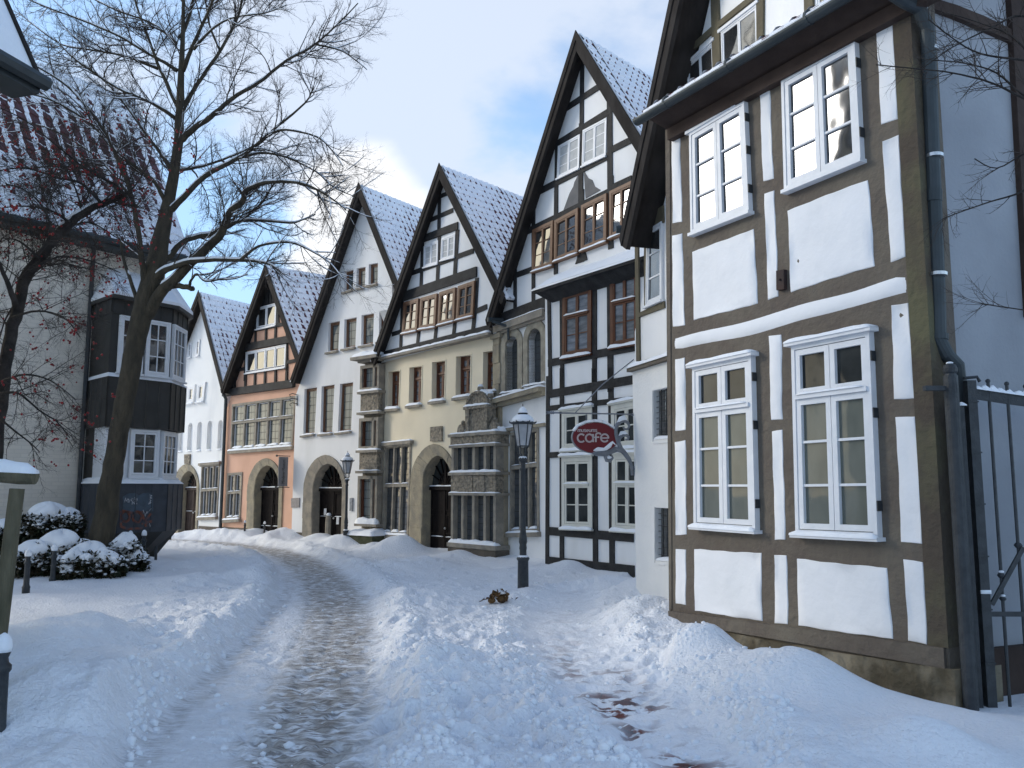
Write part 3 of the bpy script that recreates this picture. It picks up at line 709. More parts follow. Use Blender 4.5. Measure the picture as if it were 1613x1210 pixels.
# eave of the bay: boxed eave, gutter, lean-to roof
gl_, gz = FN.L(1003, 190, -0.40)
m = MB(); gx = gl_; xr = 0.45
m.hexa([(gx + 0.16, -0.02, zt - 0.12), (xr, -0.02, zt - 0.12), (xr, 0.1, zt - 0.12), (gx + 0.16, 0.1, zt - 0.12), (gx + 0.10, -0.30, gz + 0.0), (xr, -0.30, gz + 0.0), (xr, 0.1, gz + 0.0), (gx + 0.10, 0.1, gz + 0.0)])
m.box(gx + 0.2, xr, -0.10, 0.0, zt - 0.26, zt - 0.12)
m.build('eave_board', 'red_brown_timber', nh)
m = MB(); K = 8
prof = [(-0.40 + 0.068 * math.cos(a), gz - 0.0 + 0.068 * math.sin(a)) for a in [math.pi + math.pi * i / K for i in range(K + 1)]]
prof += [(-0.40 + 0.056 * math.cos(a), gz + 0.056 * math.sin(a)) for a in [2 * math.pi - math.pi * i / K for i in range(K + 1)]]
n_ = len(prof)
for x in (gx, xr): m.v += [(x, a, b) for a, b in prof]
m.f += [(i, (i + 1) % n_, n_ + (i + 1) % n_, n_ + i) for i in range(n_)]
m.f += [tuple(range(K + 1)), tuple(n_ + i for i in reversed(range(K + 1)))]
for x in (gx + 0.55, gx + 1.55, gx + 2.6, gx + 3.5): m.tube([(x, -0.40, gz - 0.0), (x + 0.03, -0.40, gz - 0.0)], 0.074, 12)
m.build('gutter', 'zinc', nh)
m = MB(); m.snow((gx + 0.02, gz - 0.01), (xr, gz - 0.01), -0.33, -0.47, 0.035); m.build('snow', 'snow', nh, smooth=True)
roof_slope('lean_to_roof', 'tiles_b', nh, (gx + 0.1, 1.35, gz + 0.55), (gx + 0.1, -0.36, gz), (xr + 0.2, 1.35, gz + 0.55), (xr + 0.2, -0.36, gz), bare=lambda s, t: 0.1)
# side wall behind the gate
FS = Facade(1500, 7.32, 2.4)
sw = FS.root('tmp'); fixroot(sw)
m = MB(); m.box(-0.12, 5.0, 0.0, 0.2, -0.3, 7.0); m.build('side_wall', 'shaded_side_plaster', sw)
m = MB(); a = [FS.L(1452, -2), FS.L(1500, 12), FS.L(1545, 30), FS.L(1590, 52)]; b = [FS.L(1450, 13), FS.L(1497, 30), FS.L(1540, 48), FS.L(1590, 70)]
for i in range(3): m.quad([a[i], a[i + 1], b[i + 1], b[i]], -0.05, 0.0)
m.build('side_beam', 'red_brown_timber', sw); m = MB()
m.quad([FS.L(1580, -60), FS.L(1650, -60), FS.L(1660, 500), FS.L(1612, 500)], -0.06, 0.0)
m.build('side_beam', 'red_brown_timber', sw); m = MB()
qs = [FS.L(1504, 1025), FS.L(1640, 1010)]; m.box(-0.1, 5, -0.06, 0.0, -0.25, qs[0][1]); m.build('side_beam', 'red_brown_timber', sw)
adopt(nh, sw)
# main gable behind the bay
F2 = Facade(1000, 13.3, -0.30)
g2 = F2.root('tmp'); fixroot(g2)
ap2 = F2.L(980, 377, -0.45); ua2 = 4.3; za2 = ap2[1] + (ua2 - ap2[0]) * 1.60
def invpx(F, u, z, off):                          # photo point of a local point (only to feed the gable builder)
    p = F.o + F.d * u + F.n * off; p.z = z - EYE; f = math.cos(PITCH) * p.y + math.sin(PITCH) * p.z; up = -math.sin(PITCH) * p.y + math.cos(PITCH) * p.z
    return (806.5 + FPX * p.x / f, 605 - FPX * up / f)
A, Lf, Rt = gable(F2, g2, invpx(F2, ua2, za2, -0.45), (980, 377), off=0.45, depth=7.0, tiles='tiles_b', bw=0.24, rcut=0.45)
l1 = under(A, Lf, 0.2); r1 = under(A, Rt, 0.2)
wu0 = F2.L(1003, 700)[0]; wu1 = 5.6
m = MB(); m.poly([(wu0, -0.4), (wu0, zon(l1, wu0)), l1[0], (wu1, zon(r1, wu1)), (wu1, -0.4)], 0.0, 6.8); m.build('gable_wall', 'white_plaster_clean', g2)
m = MB()
m.beam(F2.L(*z5(918, 262)), F2.L(*z5(1085, 140)), 0.26, -0.03, 0.0)
m.quad(LL(F2, z5, [(915, 270), (935, 262), (945, 1040), (925, 1050)]), -0.028, 0.0)
m.quad(LL(F2, z5, [(925, 738), (1090, 660), (1092, 700), (930, 760)]), -0.031, 0.0)
m.quad(LL(F2, z5, [(905, 1030), (1110, 975), (1110, 1025), (905, 1080)]), -0.034, 0.0)
m.quad(LL(F2, z5, [(970, 245), (990, 235), (985, 695), (972, 700)]), -0.026, 0.0)
for q in ([(358, -20), (388, -20), (396, 240), (366, 270)], [(540, -40), (568, -60), (566, 200), (542, 215)], [(728, -100), (762, -120), (766, 60), (732, 75)], [(240, 260), (258, 240), (262, 345), (240, 355)]):
    m.quad(LL(F2, z1, q), -0.03, 0.0)
m.quad(LL(F2, z1, [(243, 215), (362, 108), (362, 135), (243, 240)]), -0.034, 0.0)
m.quad(LL(F2, z1, [(388, 88), (545, -38), (545, -12), (388, 112)]), -0.034, 0.0)
m.quad(LL(F2, z1, [(560, -50), (900, -330), (900, -290), (560, -20)]), -0.034, 0.0)
m.build('timber_frame', 'olive_timber', g2)
for q in ([(262, 262), (365, 168), (370, 290), (266, 352)], [(398, 128), (540, 18), (545, 190), (402, 262)], [(775, -60), (900, -170), (905, -40), (778, 40)]):
    window(LL(F2, z1, q), g2, 0.0, 2, ((0, 1, 2),), fw=0.022, sash=0.026, proud=0.025, snow=0.0, hood=0.02)
wq = LL(F2, z5, [(992, 240), (1080, 185), (1083, 650), (985, 693)])
window(wq, g2, 0.0, 1, ((0, 1, 3),), fw=0.035, sash=0.04, proud=0.045, snow=0.0, sill=0.04)
# lower white wall, a little proud, with a snowy ledge and two barred windows
lz = F2.L(1000, 585, -0.14)[1]; ue = 2.6
H1 = LL(F2, z6, [(858, 115), (960, 90), (960, 350), (858, 360)], -0.14); H2 = LL(F2, z6, [(868, 700), (960, 705), (960, 968), (868, 965)], -0.14)
u0 = F2.L(1000, 800, -0.14)[0]
wall_mesh([(u0, -0.4), (u0, lz), (ue, lz), (ue, -0.4)], [H1, H2], 'lower_wall', 'white_plaster', g2, thick=0.16, depth=0.14, y0=-0.14)
for H in (H1, H2):
    m = MB(); rim(m, sub(H, -0.06, 1.06, -0.05, 1.08), 0.03, -0.155, -0.13); f = m.build('window', 'white_plaster', g2)
    m = MB(); m.quad(H, -0.05, -0.03); m.build('glass', 'leaded_dark', f)
    m = MB(); W_, H_ = qsize(H)
    for i in range(1, 4): m.quad(sub(H, i / 4 - 0.012, i / 4 + 0.012, 0, 1), -0.10, -0.085)
    for i in range(1, 9): m.quad(sub(H, 0, 1, i / 9 - 0.005, i / 9 + 0.005), -0.095, -0.08)
    m.build('grille', 'iron', f)
    m = MB(); m.snow(H[3], H[2], -0.03, -0.15, 0.05); m.build('snow', 'snow', f, smooth=True)
m = MB(); m.box(u0 - 0.04, ue, -0.22, 0.0, lz, lz + 0.05); m.build('ledge', 'brown_timber', g2)
m = MB(); m.snow((u0 - 0.04, lz + 0.05), (ue, lz + 0.05), -0.02, -0.24, 0.07); m.build('snow', 'snow', g2, smooth=True)
a = F2.L(973, 360, -0.5); m = MB(); m.tube([(a[0] - 0.06, -0.5, a[1]), (a[0] + 0.02, -0.25, a[1] + 0.02)], 0.06, 10); m.build('gutter', 'zinc', g2)
adopt(nh, g2)
m = MB(); rw = FN
def pN(x, y, Y): 
    p = at(x, y, Y); q = nh.matrix_basis.inverted() @ p; return tuple(q)
pts = [pN(1392, -20, 6.9), pN(1425, 2, 6.95), pN(1448, 14, 7.0), pN(1461, 45, 7.05), pN(1463, 90, 7.1), pN(1471, 300, 7.12), pN(1478, 480, 7.14), pN(1479, 535, 7.14), pN(1492, 560, 7.14), pN(1507, 575, 7.16), pN(1511, 610, 7.2), pN(1519, 800, 7.22), pN(1530, 1040, 7.24)]
m.tube(pts, 0.062, 14); m.tube([pN(1471, 318, 7.12), pN(1471, 300, 7.12)], 0.067, 14); m.tube([pN(1480, 535, 7.14), pN(1480, 526, 7.14)], 0.07, 14)
m.build('downpipe', 'zinc', nh, smooth=False)
m = MB()
for (x, y) in ((1448, 15), (1465, 78), (1472.5, 246), (1478.5, 432)): m.mark(); m.tube([pN(x, y + 2.5, 7.1), pN(x, y - 2.5, 7.1)], 0.071, 14)
m.pieces('pipe_clamp', 'bright_metal', nh)

# ---- cafe sign on its bracket, fixed to the narrow white wall
cs_dir = -(F2.n); cs = empty('cafe_sign', F2.o + F2.d * u0 + F2.n * -0.14, math.atan2(cs_dir.y, cs_dir.x)); fixroot(cs)
tag(cs, 'oval dark red sign reading museums cafe hanging from a snow-topped wrought iron bracket', 'sign')
FC = Facade(1000, 13.2, 0.3); FC.o = cs.location.copy(); FC.d = cs_dir.copy(); FC.n = Vector((-FC.d.y, FC.d.x, 0))
# the local x of the sign runs out from the wall, towards the left of the picture; local coordinates by ray as for the facades
c0 = zm(880, 640, 10.085)
def C(x, y): return FC.L(*c0(x, y))
m = MB(); ctr = C(570, 500); a_ = abs(C(210, 500)[0] - C(935, 500)[0]) / 2; b_ = (C(570, 255)[1] - C(570, 750)[1]) / 2
ctr = ((C(210, 500)[0] + C(935, 500)[0]) / 2, (C(570, 255)[1] + C(570, 750)[1]) / 2)
ell = lambda k, y: [(ctr[0] + a_ * k * math.cos(t), ctr[1] + b_ * k * math.sin(t) * 1.0) for t in [2 * math.pi * i / 48 for i in range(48)]]
m.poly(ell(1.0, 0), -0.018, 0.018); m.build('sign_board', 'sign_red', cs)
m = MB(); o_, i_ = ell(1.015, 0), ell(0.985, 0)
for i in range(48):
    j = (i + 1) % 48; m.quad([o_[i], o_[j], i_[j], i_[i]], -0.024, 0.024)
m.build('sign_rim', 'sign_grey', cs)
def text(body, h, cx, cz, wd, parent, material, y, side=1, name='lettering', rot=0.0, mirror=False, bold=0.0):
    c = bpy.data.curves.new('t', 'FONT'); c.body = body; c.size = 1.0; c.extrude = 0.004; c.align_x = 'CENTER'; c.align_y = 'CENTER'; c.offset = bold
    o = bpy.data.objects.new('t', c); COL.objects.link(o); bpy.context.view_layer.update()
    me = bpy.data.meshes.new_from_object(o.evaluated_get(bpy.context.evaluated_depsgraph_get())); bpy.data.objects.remove(o)
    xs = [v.co.x for v in me.vertices]; ys = [v.co.y for v in me.vertices]; w_, h_ = max(xs) - min(xs), max(ys) - min(ys); mx_, my_ = (max(xs) + min(xs)) / 2, (max(ys) + min(ys)) / 2
    for v in me.vertices:
        a = (v.co.x - mx_) / w_ * wd; b = (v.co.y - my_) / h_ * h; d = v.co.z
        a, b = a * math.cos(rot) - b * math.sin(rot), a * math.sin(rot) + b * math.cos(rot)
        v.co = (cx + side * a, y - d * side, cz + b)
    me.materials.clear(); me.materials.append(MATS[material]); o = bpy.data.objects.new(name, me); COL.objects.link(o); o.parent = parent
    return o
def stroke(mb, pts, wd, y0, y1):
    for i in range(len(pts) - 1): mb.beam(pts[i], pts[i + 1], wd, y0, y1, ext=wd * 0.18)
def arc(cx, cy, rx, ry, a0, a1, n=16): return [(cx + rx * math.cos(R(a0 + (a1 - a0) * i / n)), cy - ry * math.sin(R(a0 + (a1 - a0) * i / n))) for i in range(n + 1)]
# round-lettered word, drawn as strokes in the plane of the board (both sides read the same word from the front)
le = MB()
def strokeC(p, wd): stroke(le, [C(*q) for q in p], wd, 0.018, 0.026)
r_ = 60; wdt = 0.024
strokeC(arc(352, 507, 60, 62, 48, 312), wdt); strokeC(arc(480, 507, 58, 60, 0, 360, 24), wdt); strokeC([(538, 448), (540, 566)], wdt)
strokeC([(582, 566), (582, 470)] + arc(622, 462, 40, 34, 170, 25, 8), wdt); strokeC([(555, 495), (630, 492)], wdt * 0.8)
strokeC(arc(722, 505, 60, 60, 0, 320), wdt); strokeC([(662, 507), (784, 505)], wdt * 0.85)
def small(p): strokeC(p, 0.0085)
x = 298; hh = 22
for ch in 'museums':
    if ch == 'm': small([(x, 408), (x, 370)]); small(arc(x + 12, 382, 12, 12, 180, 0, 8) + [(x + 24, 408)]); small(arc(x + 36, 382, 12, 12, 180, 0, 8) + [(x + 48, 408)]); x += 60
    elif ch == 'u': small([(x, 370), (x, 392)] + arc(x + 14, 394, 14, 14, 180, 360, 8) + [(x + 28, 370)]); x += 40
    elif ch == 's': small(arc(x + 12, 378, 11, 9, 30, 250, 8) + arc(x + 12, 398, 11, 10, 70, -150, 8)); x += 34
    elif ch == 'e': small(arc(x + 16, 390, 16, 17, 0, 310, 12)); small([(x, 390), (x + 32, 390)]); x += 44
le.build('lettering', 'sign_letter', cs)
br3 = MB()
def P3(x, y, dy=0.0): a = C(x, y); return (a[0], dy, a[1])
br3.tube([P3(1195, 130), P3(890, 122), P3(430, 115), P3(40, 108), P3(-180, 98)], 0.012, 6)
for k_ in range(5): x = -60 - k_ * 26; br3.tube([P3(x, 104), P3(x - 30, 85), P3(x - 38, 98)], 0.008, 4); br3.tube([P3(x, 104), P3(x - 30, 122), P3(x - 38, 100)], 0.008, 4)
br3.tube([P3(250, 118), P3(700, -350), P3(1190, -740)], 0.009, 6)
br3.tube([P3(438, 118), P3(438, 235)], 0.007, 5); br3.tube([P3(890, 122), P3(885, 350)], 0.007, 5)
def curl(pts, r): br3.tube([P3(*p) for p in pts], r, 8)
curl([(1172, 1100), (1165, 1000), (1150, 920), (1110, 830), (1050, 750), (985, 670), (930, 560), (905, 450), (900, 370), (930, 290), (985, 240), (1045, 230), (1100, 265), (1120, 320), (1095, 365), (1045, 365), (1025, 330)], [0.028] * 3 + [0.038] * 6 + [0.034, 0.03, 0.026, 0.024, 0.02, 0.018, 0.016, 0.014])
curl([(985, 660), (950, 580), (960, 500), (1010, 455), (1070, 455), (1110, 490), (1100, 530), (1060, 530)], [0.035, 0.035, 0.034, 0.032, 0.028, 0.022, 0.018, 0.015])
curl([(1080, 780), (1000, 700), (900, 680), (800, 720), (735, 790), (760, 860), (820, 870), (855, 820), (840, 785)], [0.035, 0.04, 0.038, 0.034, 0.03, 0.028, 0.026, 0.022, 0.018])
curl([(930, 690), (830, 720), (700, 750), (600, 750), (520, 735)], [0.03, 0.04, 0.045, 0.04, 0.015])
for (x, y) in ((1215, 135), (1215, 985)): br3.tube([P3(x - 60, y), P3(x - 5, y - 35), P3(x + 5, y + 30), P3(x - 60, y)], 0.014, 6)
br3.tube([P3(1150, 1000), P3(1230, 985)], 0.02, 6); br3.tube([P3(1190, 130), P3(1235, 130)], 0.016, 6)
br3.build('bracket', 'sign_grey', cs, smooth=True)
sn = MB(); T = [C(*p) for p in ((235, 405), (300, 325), (430, 268), (570, 248), (700, 262), (800, 310), (885, 368))]
for i in range(6): sn.tube([(T[i][0], 0, T[i][1] + 0.012), (T[i + 1][0], 0, T[i + 1][1] + 0.012)], 0.027, 8)
T = [C(*p) for p in ((935, 285), (985, 215), (1035, 195), (1080, 225))]; sn.tube([(p[0], 0, p[1] + 0.01) for p in T], [0.02, 0.04, 0.045, 0.015], 8)
T = [C(*p) for p in ((960, 490), (1000, 430), (1050, 425), (1090, 450))]; sn.tube([(p[0], 0, p[1] + 0.0) for p in T], [0.02, 0.035, 0.035, 0.015], 8)
T = [C(*p) for p in ((545, 705), (620, 685), (720, 690), (800, 630), (850, 570), (900, 620), (960, 660))]; sn.tube([(p[0], -0.01, p[1]) for p in T], [0.03, 0.045, 0.04, 0.045, 0.035, 0.03, 0.015], 8)
T = [C(*p) for p in ((760, 825), (800, 810), (840, 815))]; sn.tube([(p[0], 0, p[1]) for p in T], [0.012, 0.03, 0.012], 8)
sn.build('snow', 'snow', cs, smooth=True)

# ---- tall black-and-white gabled house with the arched pair of windows and the timbered bay
FB = Facade(862, 18.7, -0.65)
bh = FB.root('gabled_house'); fixroot(bh)
tag(bh, 'tallest black-and-white gabled house with paired arched windows, behind the oval red sign', 'house')
off = 0.34; sk = skew_from(FB, -off, (909, 50), (1028, 122))
A, Lf, Rt = gable(FB, bh, (909, 49), (767, 505), off=off, depth=8.5, skew=sk, tiles='tiles_b', bw=0.20, rcut=0.8)
l1 = under(A, Lf, 0.15, sk * off); r1 = under(A, Rt, 0.15, sk * off)
gz0 = FB.L(*q1(640, 270))[1]
u0 = FB.L(783, 700)[0]; uR = Rt[0] - 0.5
gb = FB.L(*q1(345, 330))[0] - 0.12
m = MB(); m.poly([(gb, gz0 - 0.1), (gb, zon(l1, gb)), l1[0], (uR, zon(r1, uR)), (uR, gz0 - 0.1)], -0.04, 7.5, sk); m.build('gable_wall', 'white_plaster_clean', bh)
T_ = MB(); YB = -0.04
def tb(F, mb, z, a, b, wd=0.14, y=-0.065, back=-0.04, ext=0.0): mb.beam(F.L(*z(*a)), F.L(*z(*b)), wd, y, back, ext)
for a, b, w_ in (((495, 545), (728, 392), .14), ((440, 757), (778, 547), .15), ((330, 1040), (768, 815), .15), ((775, 785), (935, 705), .14), ((780, 1010), (900, 955), .14)):
    tb(FB, T_, z4, a, b, w_, -0.066)
for a, b, w_ in (((606, 170), (602, 620), .13), ((600, 620), (595, 1210), .15), ((455, 760), (447, 1215), .13), ((768, 445), (772, 1050), .16), ((317, 1050), (317, 1210), .1)):
    tb(FB, T_, z4, a, b, w_, -0.062)
for a, b, w_ in (((245, 262), (600, 92), .15), ((600, 92), (850, -28), .15), ((170, 522), (318, 468), .13)):
    tb(FB, T_, z5, a, b, w_, -0.067)
tb(FB, T_, z5, (95, 788), (390, 680), .34, -0.10)
tb(FB, T_, z5, (390, 668), (915, 450), .34, -0.10)
for a, b, w_ in (((314, -20), (314, 680), .13), ((205, 430), (205, 720), .13), ((450, 0), (448, 500), .14), ((602, 0), (602, 430), .16), ((776, -80), (776, 350), .16)):
    tb(FB, T_, z5, a, b, w_, -0.061)
T_.poly([FB.L(*z5(*p)) for p in ((580, 385), (625, 370), (636, 415), (565, 442), (575, 415))], -0.064, -0.04)
T_.build('timber_frame', 'black_timber', bh)
m = MB()
m.poly([FB.L(*z4(*p)) for p in ((582, 930), (590, 1110), (545, 1130), (490, 1150), (530, 1040), (552, 1000), (558, 975))], -0.052, -0.04)
m.poly([FB.L(*z4(*p)) for p in ((614, 905), (640, 950), (665, 962), (680, 1000), (715, 1022), (625, 1072))], -0.052, -0.04)
m.build('wall_patch', 'grey_plaster', bh)
for q in ([(465, 762), (595, 690), (590, 892), (458, 955)], [(613, 667), (755, 592), (750, 817), (607, 882)]):
    window(LL(FB, z4, q), bh, -0.04, 2, ((0, 1, 3),), fmat='white_paint', gmat='shutter_grey', fw=0.035, sash=0.03, proud=0.035, snow=0, sill=0.03, bar=0.016)
for q in ([(320, 240), (443, 182), (438, 452), (318, 490)], [(452, 185), (592, 108), (590, 378), (450, 430)], [(612, 95), (762, 22), (762, 308), (610, 366)], [(780, 12), (920, -55), (920, 235), (780, 292)]):
    window(LL(FB, z5, q), bh, -0.04, 2, ((0, 1, 3),), fmat='tan_paint', fw=0.07, sash=0.028, proud=0.075, snow=0.03, sill=0.03, bar=0.014, tilt=0.032)
# lower wall, arched windows with stone surrounds
def arch_win(F, root, z, L_, R__, top, spring, bot, il, ir, itop, y=0.0, stone='pale_stone'):
    sp = F.L(*z((L_ + R__) / 2, spring))[1]; b = F.L(*z((L_ + R__) / 2, bot))[1]
    ul, ur = F.L(*z(L_, spring))[0], F.L(*z(R__, spring))[0]; il, ir = F.L(*z(il, spring))[0], F.L(*z(ir, spring))[0]
    zt_, zi = F.L(*z((L_ + R__) / 2, top))[1], F.L(*z((L_ + R__) / 2, itop))[1]
    outer = arch_pts((ul + ur) / 2, (ur - ul) / 2, b, sp, zt_, pointed=0.0); inner = arch_pts((il + ir) / 2, (ir - il) / 2, b, sp, zi, pointed=0.0); n = len(inner)
    m = MB()
    for y_ in (y - 0.05, y + 0.22): m.v += [(a, y_, c) for a, c in outer] + [(a, y_, c) for a, c in inner]
    for i in range(n - 1): m.f += [(i, i + 1, n + i + 1, n + i), (n + i, n + i + 1, 3 * n + i + 1, 3 * n + i), (i, 2 * n + i, 2 * n + i + 1, i + 1)]
    o = m.build('window', stone, root); g = MB(); g.poly([(a, c) for a, c in inner], y + 0.16, y + 0.18); g.build('glass', 'leaded_dark', o)
    s = MB(); s.snow((ul, b), (ur, b), y + 0.1, y - 0.1, 0.05); s.pieces('snow', 'snow', o, smooth=True)
    return inner
h1 = arch_win(FB, bh, q1, 388, 642, 432, 640, 1195, 440, 588, 530)
h2 = arch_win(FB, bh, q1, 655, 925, 333, 560, 1110, 706, 866, 435)
h3 = LL(FB, z6, [(142, 325), (285, 300), (288, 820), (140, 825)])
cz = FB.L(*q1(640, 300))[1]
uE = FB.L(880, 700)[0] + 0.3
wall_mesh([(u0, -0.4), (u0, gz0), (uE, gz0), (uE, -0.4)], [h1, h2, h3], 'wall', 'white_plaster_clean', bh, depth=7)
stone_window(h3, bh, 0.0, 3, 0.345, stone='grey_stone', snow=0.05, sw=0.07, mw=0.06)
m = MB(); a, b = FB.L(*q1(325, 425)), FB.L(*q1(930, 205)); m.quad([a, b, (b[0], b[1] - 0.16), (a[0], a[1] - 0.16)], -0.16, 0.02); m.quad([(a[0], a[1] - .16), (b[0], b[1] - .16), (b[0], b[1] - 0.22), (a[0], a[1] - 0.22)], -0.10, 0.02); m.build('cornice', 'grey_stone', bh)
s = MB(); s.snow(a, b, -0.03, -0.17, 0.035)
m = MB(); a, b = FB.L(*z6(48, 172)), FB.L(*z6(328, 95)); m.quad([a, b, (b[0], b[1] - 0.10), (a[0], a[1] - 0.10)], -0.26, 0.02); m.quad([(a[0] + .04, a[1] - .10), (b[0], b[1] - .10), (b[0], b[1] - 0.18), (a[0] + .04, a[1] - 0.18)], -0.16, 0.02)
s.snow(a, b, -0.0, -0.27, 0.06)
a, b = FB.L(*z6(60, 312)), FB.L(*z6(325, 275)); m.quad([a, b, (b[0], b[1] - 0.07), (a[0], a[1] - 0.07)], -0.10, 0.02); s.snow(a, b, -0.0, -0.11, 0.03)
m.build('ledge', 'stone', bh); s.pieces('snow', 'snow', bh, smooth=True)
m = MB(); a = FB.L(*z6(120, 945)); m.box(u0, uE, -0.07, 0.02, -0.4, a[1]); m.build('plinth', 'plinth_render', bh)
# quoins between this house and the cream one
m = MB(); q = LL(FB, q1, [(312, 570), (365, 560), (372, 1210), (318, 1210)]); uq0, uq1 = q[0][0] - 0.02, q[1][0] + 0.05
zz0 = -0.3; i = 0; rnd = random.Random(3)
while zz0 < q[0][1]:
    h_ = rnd.uniform(0.35, 0.6); e = rnd.choice((0, 0.10, 0.05)); m.box(uq0, uq1 + e, -0.075 - 0.01 * (i % 2), 0.02, zz0, min(zz0 + h_ - 0.008, q[0][1] + .05)); zz0 += h_; i += 1
m.box(uq0 - 0.05, uq1 + 0.12, -0.13, 0.02, q[0][1], q[0][1] + 0.12)
m.build('quoins', 'stone', bh)
m = MB(); a = FB.L(768, 503, -0.5); m.tube([(a[0] - 0.03, -0.48, a[1]), (a[0] + 0.05, -0.1, a[1] + .02)], 0.055, 10); m.tube([(a[0] + .05, -0.4, a[1] - .05), (a[0] + .3, -0.12, a[1] - .18), (a[0] + .33, -0.12, a[1] - 0.5)], 0.035, 8); m.build('gutter', 'zinc', bh)
# the bay in front
FCb = Facade(860, 18.15, -0.70)
cb_ = FCb.root('tmp'); fixroot(cb_)
ztop = FCb.L(*z5(390, 650))[1]; uc1 = FCb.L(1003, 700)[0] + 0.5
m = MB(); m.box(0, uc1, 0, 1.4, -0.4, ztop + 0.1); m.build('bay_wall', 'white_plaster_clean', cb_)
B_ = MB()
for z, a, b, w_, y_ in ((z5, (399, 640), (408, 1190), .11, -.026), (z5, (475, 620), (479, 1200), .12, -.026), (z5, (671, 540), (670, 1200), .13, -.026), (z5, (762, 510), (766, 1200), .16, -.026),
    (z6, (331, 40), (327, 985), .11, -.026), (z6, (401, 0), (401, 1000), .13, -.026), (z6, (563, 0), (570, 1010), .14, -.026), (z6, (646, 0), (653, 1020), .14, -.026),
    (z5, (395, 1030), (925, 930), .16, -.030), (z6, (328, 132), (760, 58), .17, -.030), (z6, (328, 203), (760, 155), .11, -.031), (z6, (330, 437), (760, 412), .12, -.030), (z6, (328, 816), (760, 850), .17, -.030), (z6, (326, 988), (765, 1040), .36, -.034)):
    B_.beam(FCb.L(*z(*a)), FCb.L(*z(*b)), w_, y_, 0.0)
B_.build('timber_frame', 'black_timber', cb_)
# eave and roof of the bay
ea, eb = FCb.L(*z5(298, 605), -0.35), FCb.L(*z5(915, 408), -0.35); hz = (ea[1] + eb[1]) / 2; eb = (uc1 + 0.2, hz); ea = (ea[0], hz)
m = MB(); m.hexa([(ea[0] + .25, -0.03, ztop - 0.1), (eb[0], -0.03, ztop - 0.1), (eb[0], 1.2, ztop - 0.1), (ea[0] + .25, 1.2, ztop - 0.1), (ea[0], -0.35, hz), (eb[0], -0.35, hz), (eb[0], 1.2, hz), (ea[0], 1.2, hz)])
m.box(ea[0], eb[0], -0.37, -0.3, hz - 0.05, hz + 0.04); m.build('eave_board', 'black_timber', cb_)
rt = 0.42
m = MB()
nx_, ny_ = 40, 10
for j in range(ny_ + 1):
    for i in range(nx_ + 1):
        s_, t_ = i / nx_, j / ny_; x_ = ea[0] + (eb[0] - ea[0]) * s_ + 0.35 * (1 - s_) * t_ * 1.5; y_ = -0.39 + 0.95 * t_
        m.v.append((x_, y_, hz + 0.03 + (rt + 0.1) * t_ + 0.09 * min(1, t_ * 6 + 0.15) * min(1, s_ * 12 + .1) + 0.03 * math.sin(s_ * 9 + t_ * 2) * t_))
for j in range(ny_):
    for i in range(nx_): k = j * (nx_ + 1) + i; m.f.append((k, k + 1, k + nx_ + 2, k + nx_ + 1))
k = len(m.v); m.v += [(ea[0], -0.39, hz + 0.0), (eb[0], -0.39, hz + 0.0)]; m.f += [(k, k + 1, nx_, 0)] + [(k, 0, nx_ + 1, 2 * (nx_ + 1))]
m.build('snow', 'snow', cb_, smooth=True)
m = MB(); m.hexa([(ea[0], -0.36, hz), (eb[0], -0.36, hz), (eb[0], 0.62, hz), (ea[0] + .5, 0.62, hz), (ea[0], -0.36, hz + .02), (eb[0], -0.36, hz + .02), (eb[0], 0.62, hz + rt), (ea[0] + .5, 0.62, hz + rt)]); m.build('bay_roof', 'zinc', cb_)
for q in ([(488, 618), (660, 572), (657, 972), (485, 1003)], [(770, 522), (940, 478), (940, 912), (772, 942)]):
    window(LL(FCb, z5, q), cb_, 0.0, 2, ((0, .36, 1), (.36, 1, 2)), fmat='brown_paint', gmat='sheer_glass', fw=0.085, sash=0.036, proud=0.055, snow=0.05, sill=0.04, bar=0.022)
for q in ([(405, 218), (556, 196), (555, 405), (405, 416)], [(652, 188), (805, 157), (805, 396), (655, 408)]):
    window(LL(FCb, z6, q), cb_, 0.0, 2, ((0, 1, 2),), fmat='cream_paint', gmat='dark_glass', fw=0.095, sash=0.042, proud=0.045, snow=0.05, sill=0.05, hood=0.05, bar=0.022)
for q in ([(404, 448), (556, 442), (558, 808), (405, 803)], [(657, 432), (808, 430), (808, 822), (657, 812)]):
    window(LL(FCb, z6, q), cb_, 0.0, 2, ((0, .38, 1), (.38, 1, 2)), fmat='cream_paint', gmat='dark_glass', fw=0.095, sash=0.042, proud=0.045, snow=0.05, sill=0.05, hood=0.05, bar=0.022)
adopt(bh, cb_)

# ---- cream house with the stone portal bay
FA = Facade(786, 20.3, -0.85)
ah = FA.root('gabled_house'); fixroot(ah)
tag(ah, 'cream house under a black-and-white gable with an ornate stone bay beside its arched door', 'house')
off = 0.36; sk = skew_from(FA, -off, (693, 258), (824, 309))
A, Lf, Rt = gable(FA, ah, (693.5, 257.5), (586, 566), off=off, depth=8.0, skew=sk, tiles='tiles_b', bw=0.19, rcut=0.83)
l1 = under(A, Lf, 0.15, sk * off); r1 = under(A, Rt, 0.15, sk * off)
cz = FA.L(*z7(500, 1120))[1]
g0 = FA.L(*z7(170, 1190))[0]; uR = min(0.0, Rt[0] - 0.4)
czL, czR = FA.L(*z7(170, 1200))[1], FA.L(*z7(835, 1045))[1]
m = MB(); m.poly([(g0, czL), (g0, zon(l1, g0)), l1[0], (uR, zon(r1, uR)), (uR, czR)], -0.10, 7.0, sk); m.build('gable_wall', 'white_plaster_clean', ah)
T_ = MB(); AY = dict(back=-0.10)
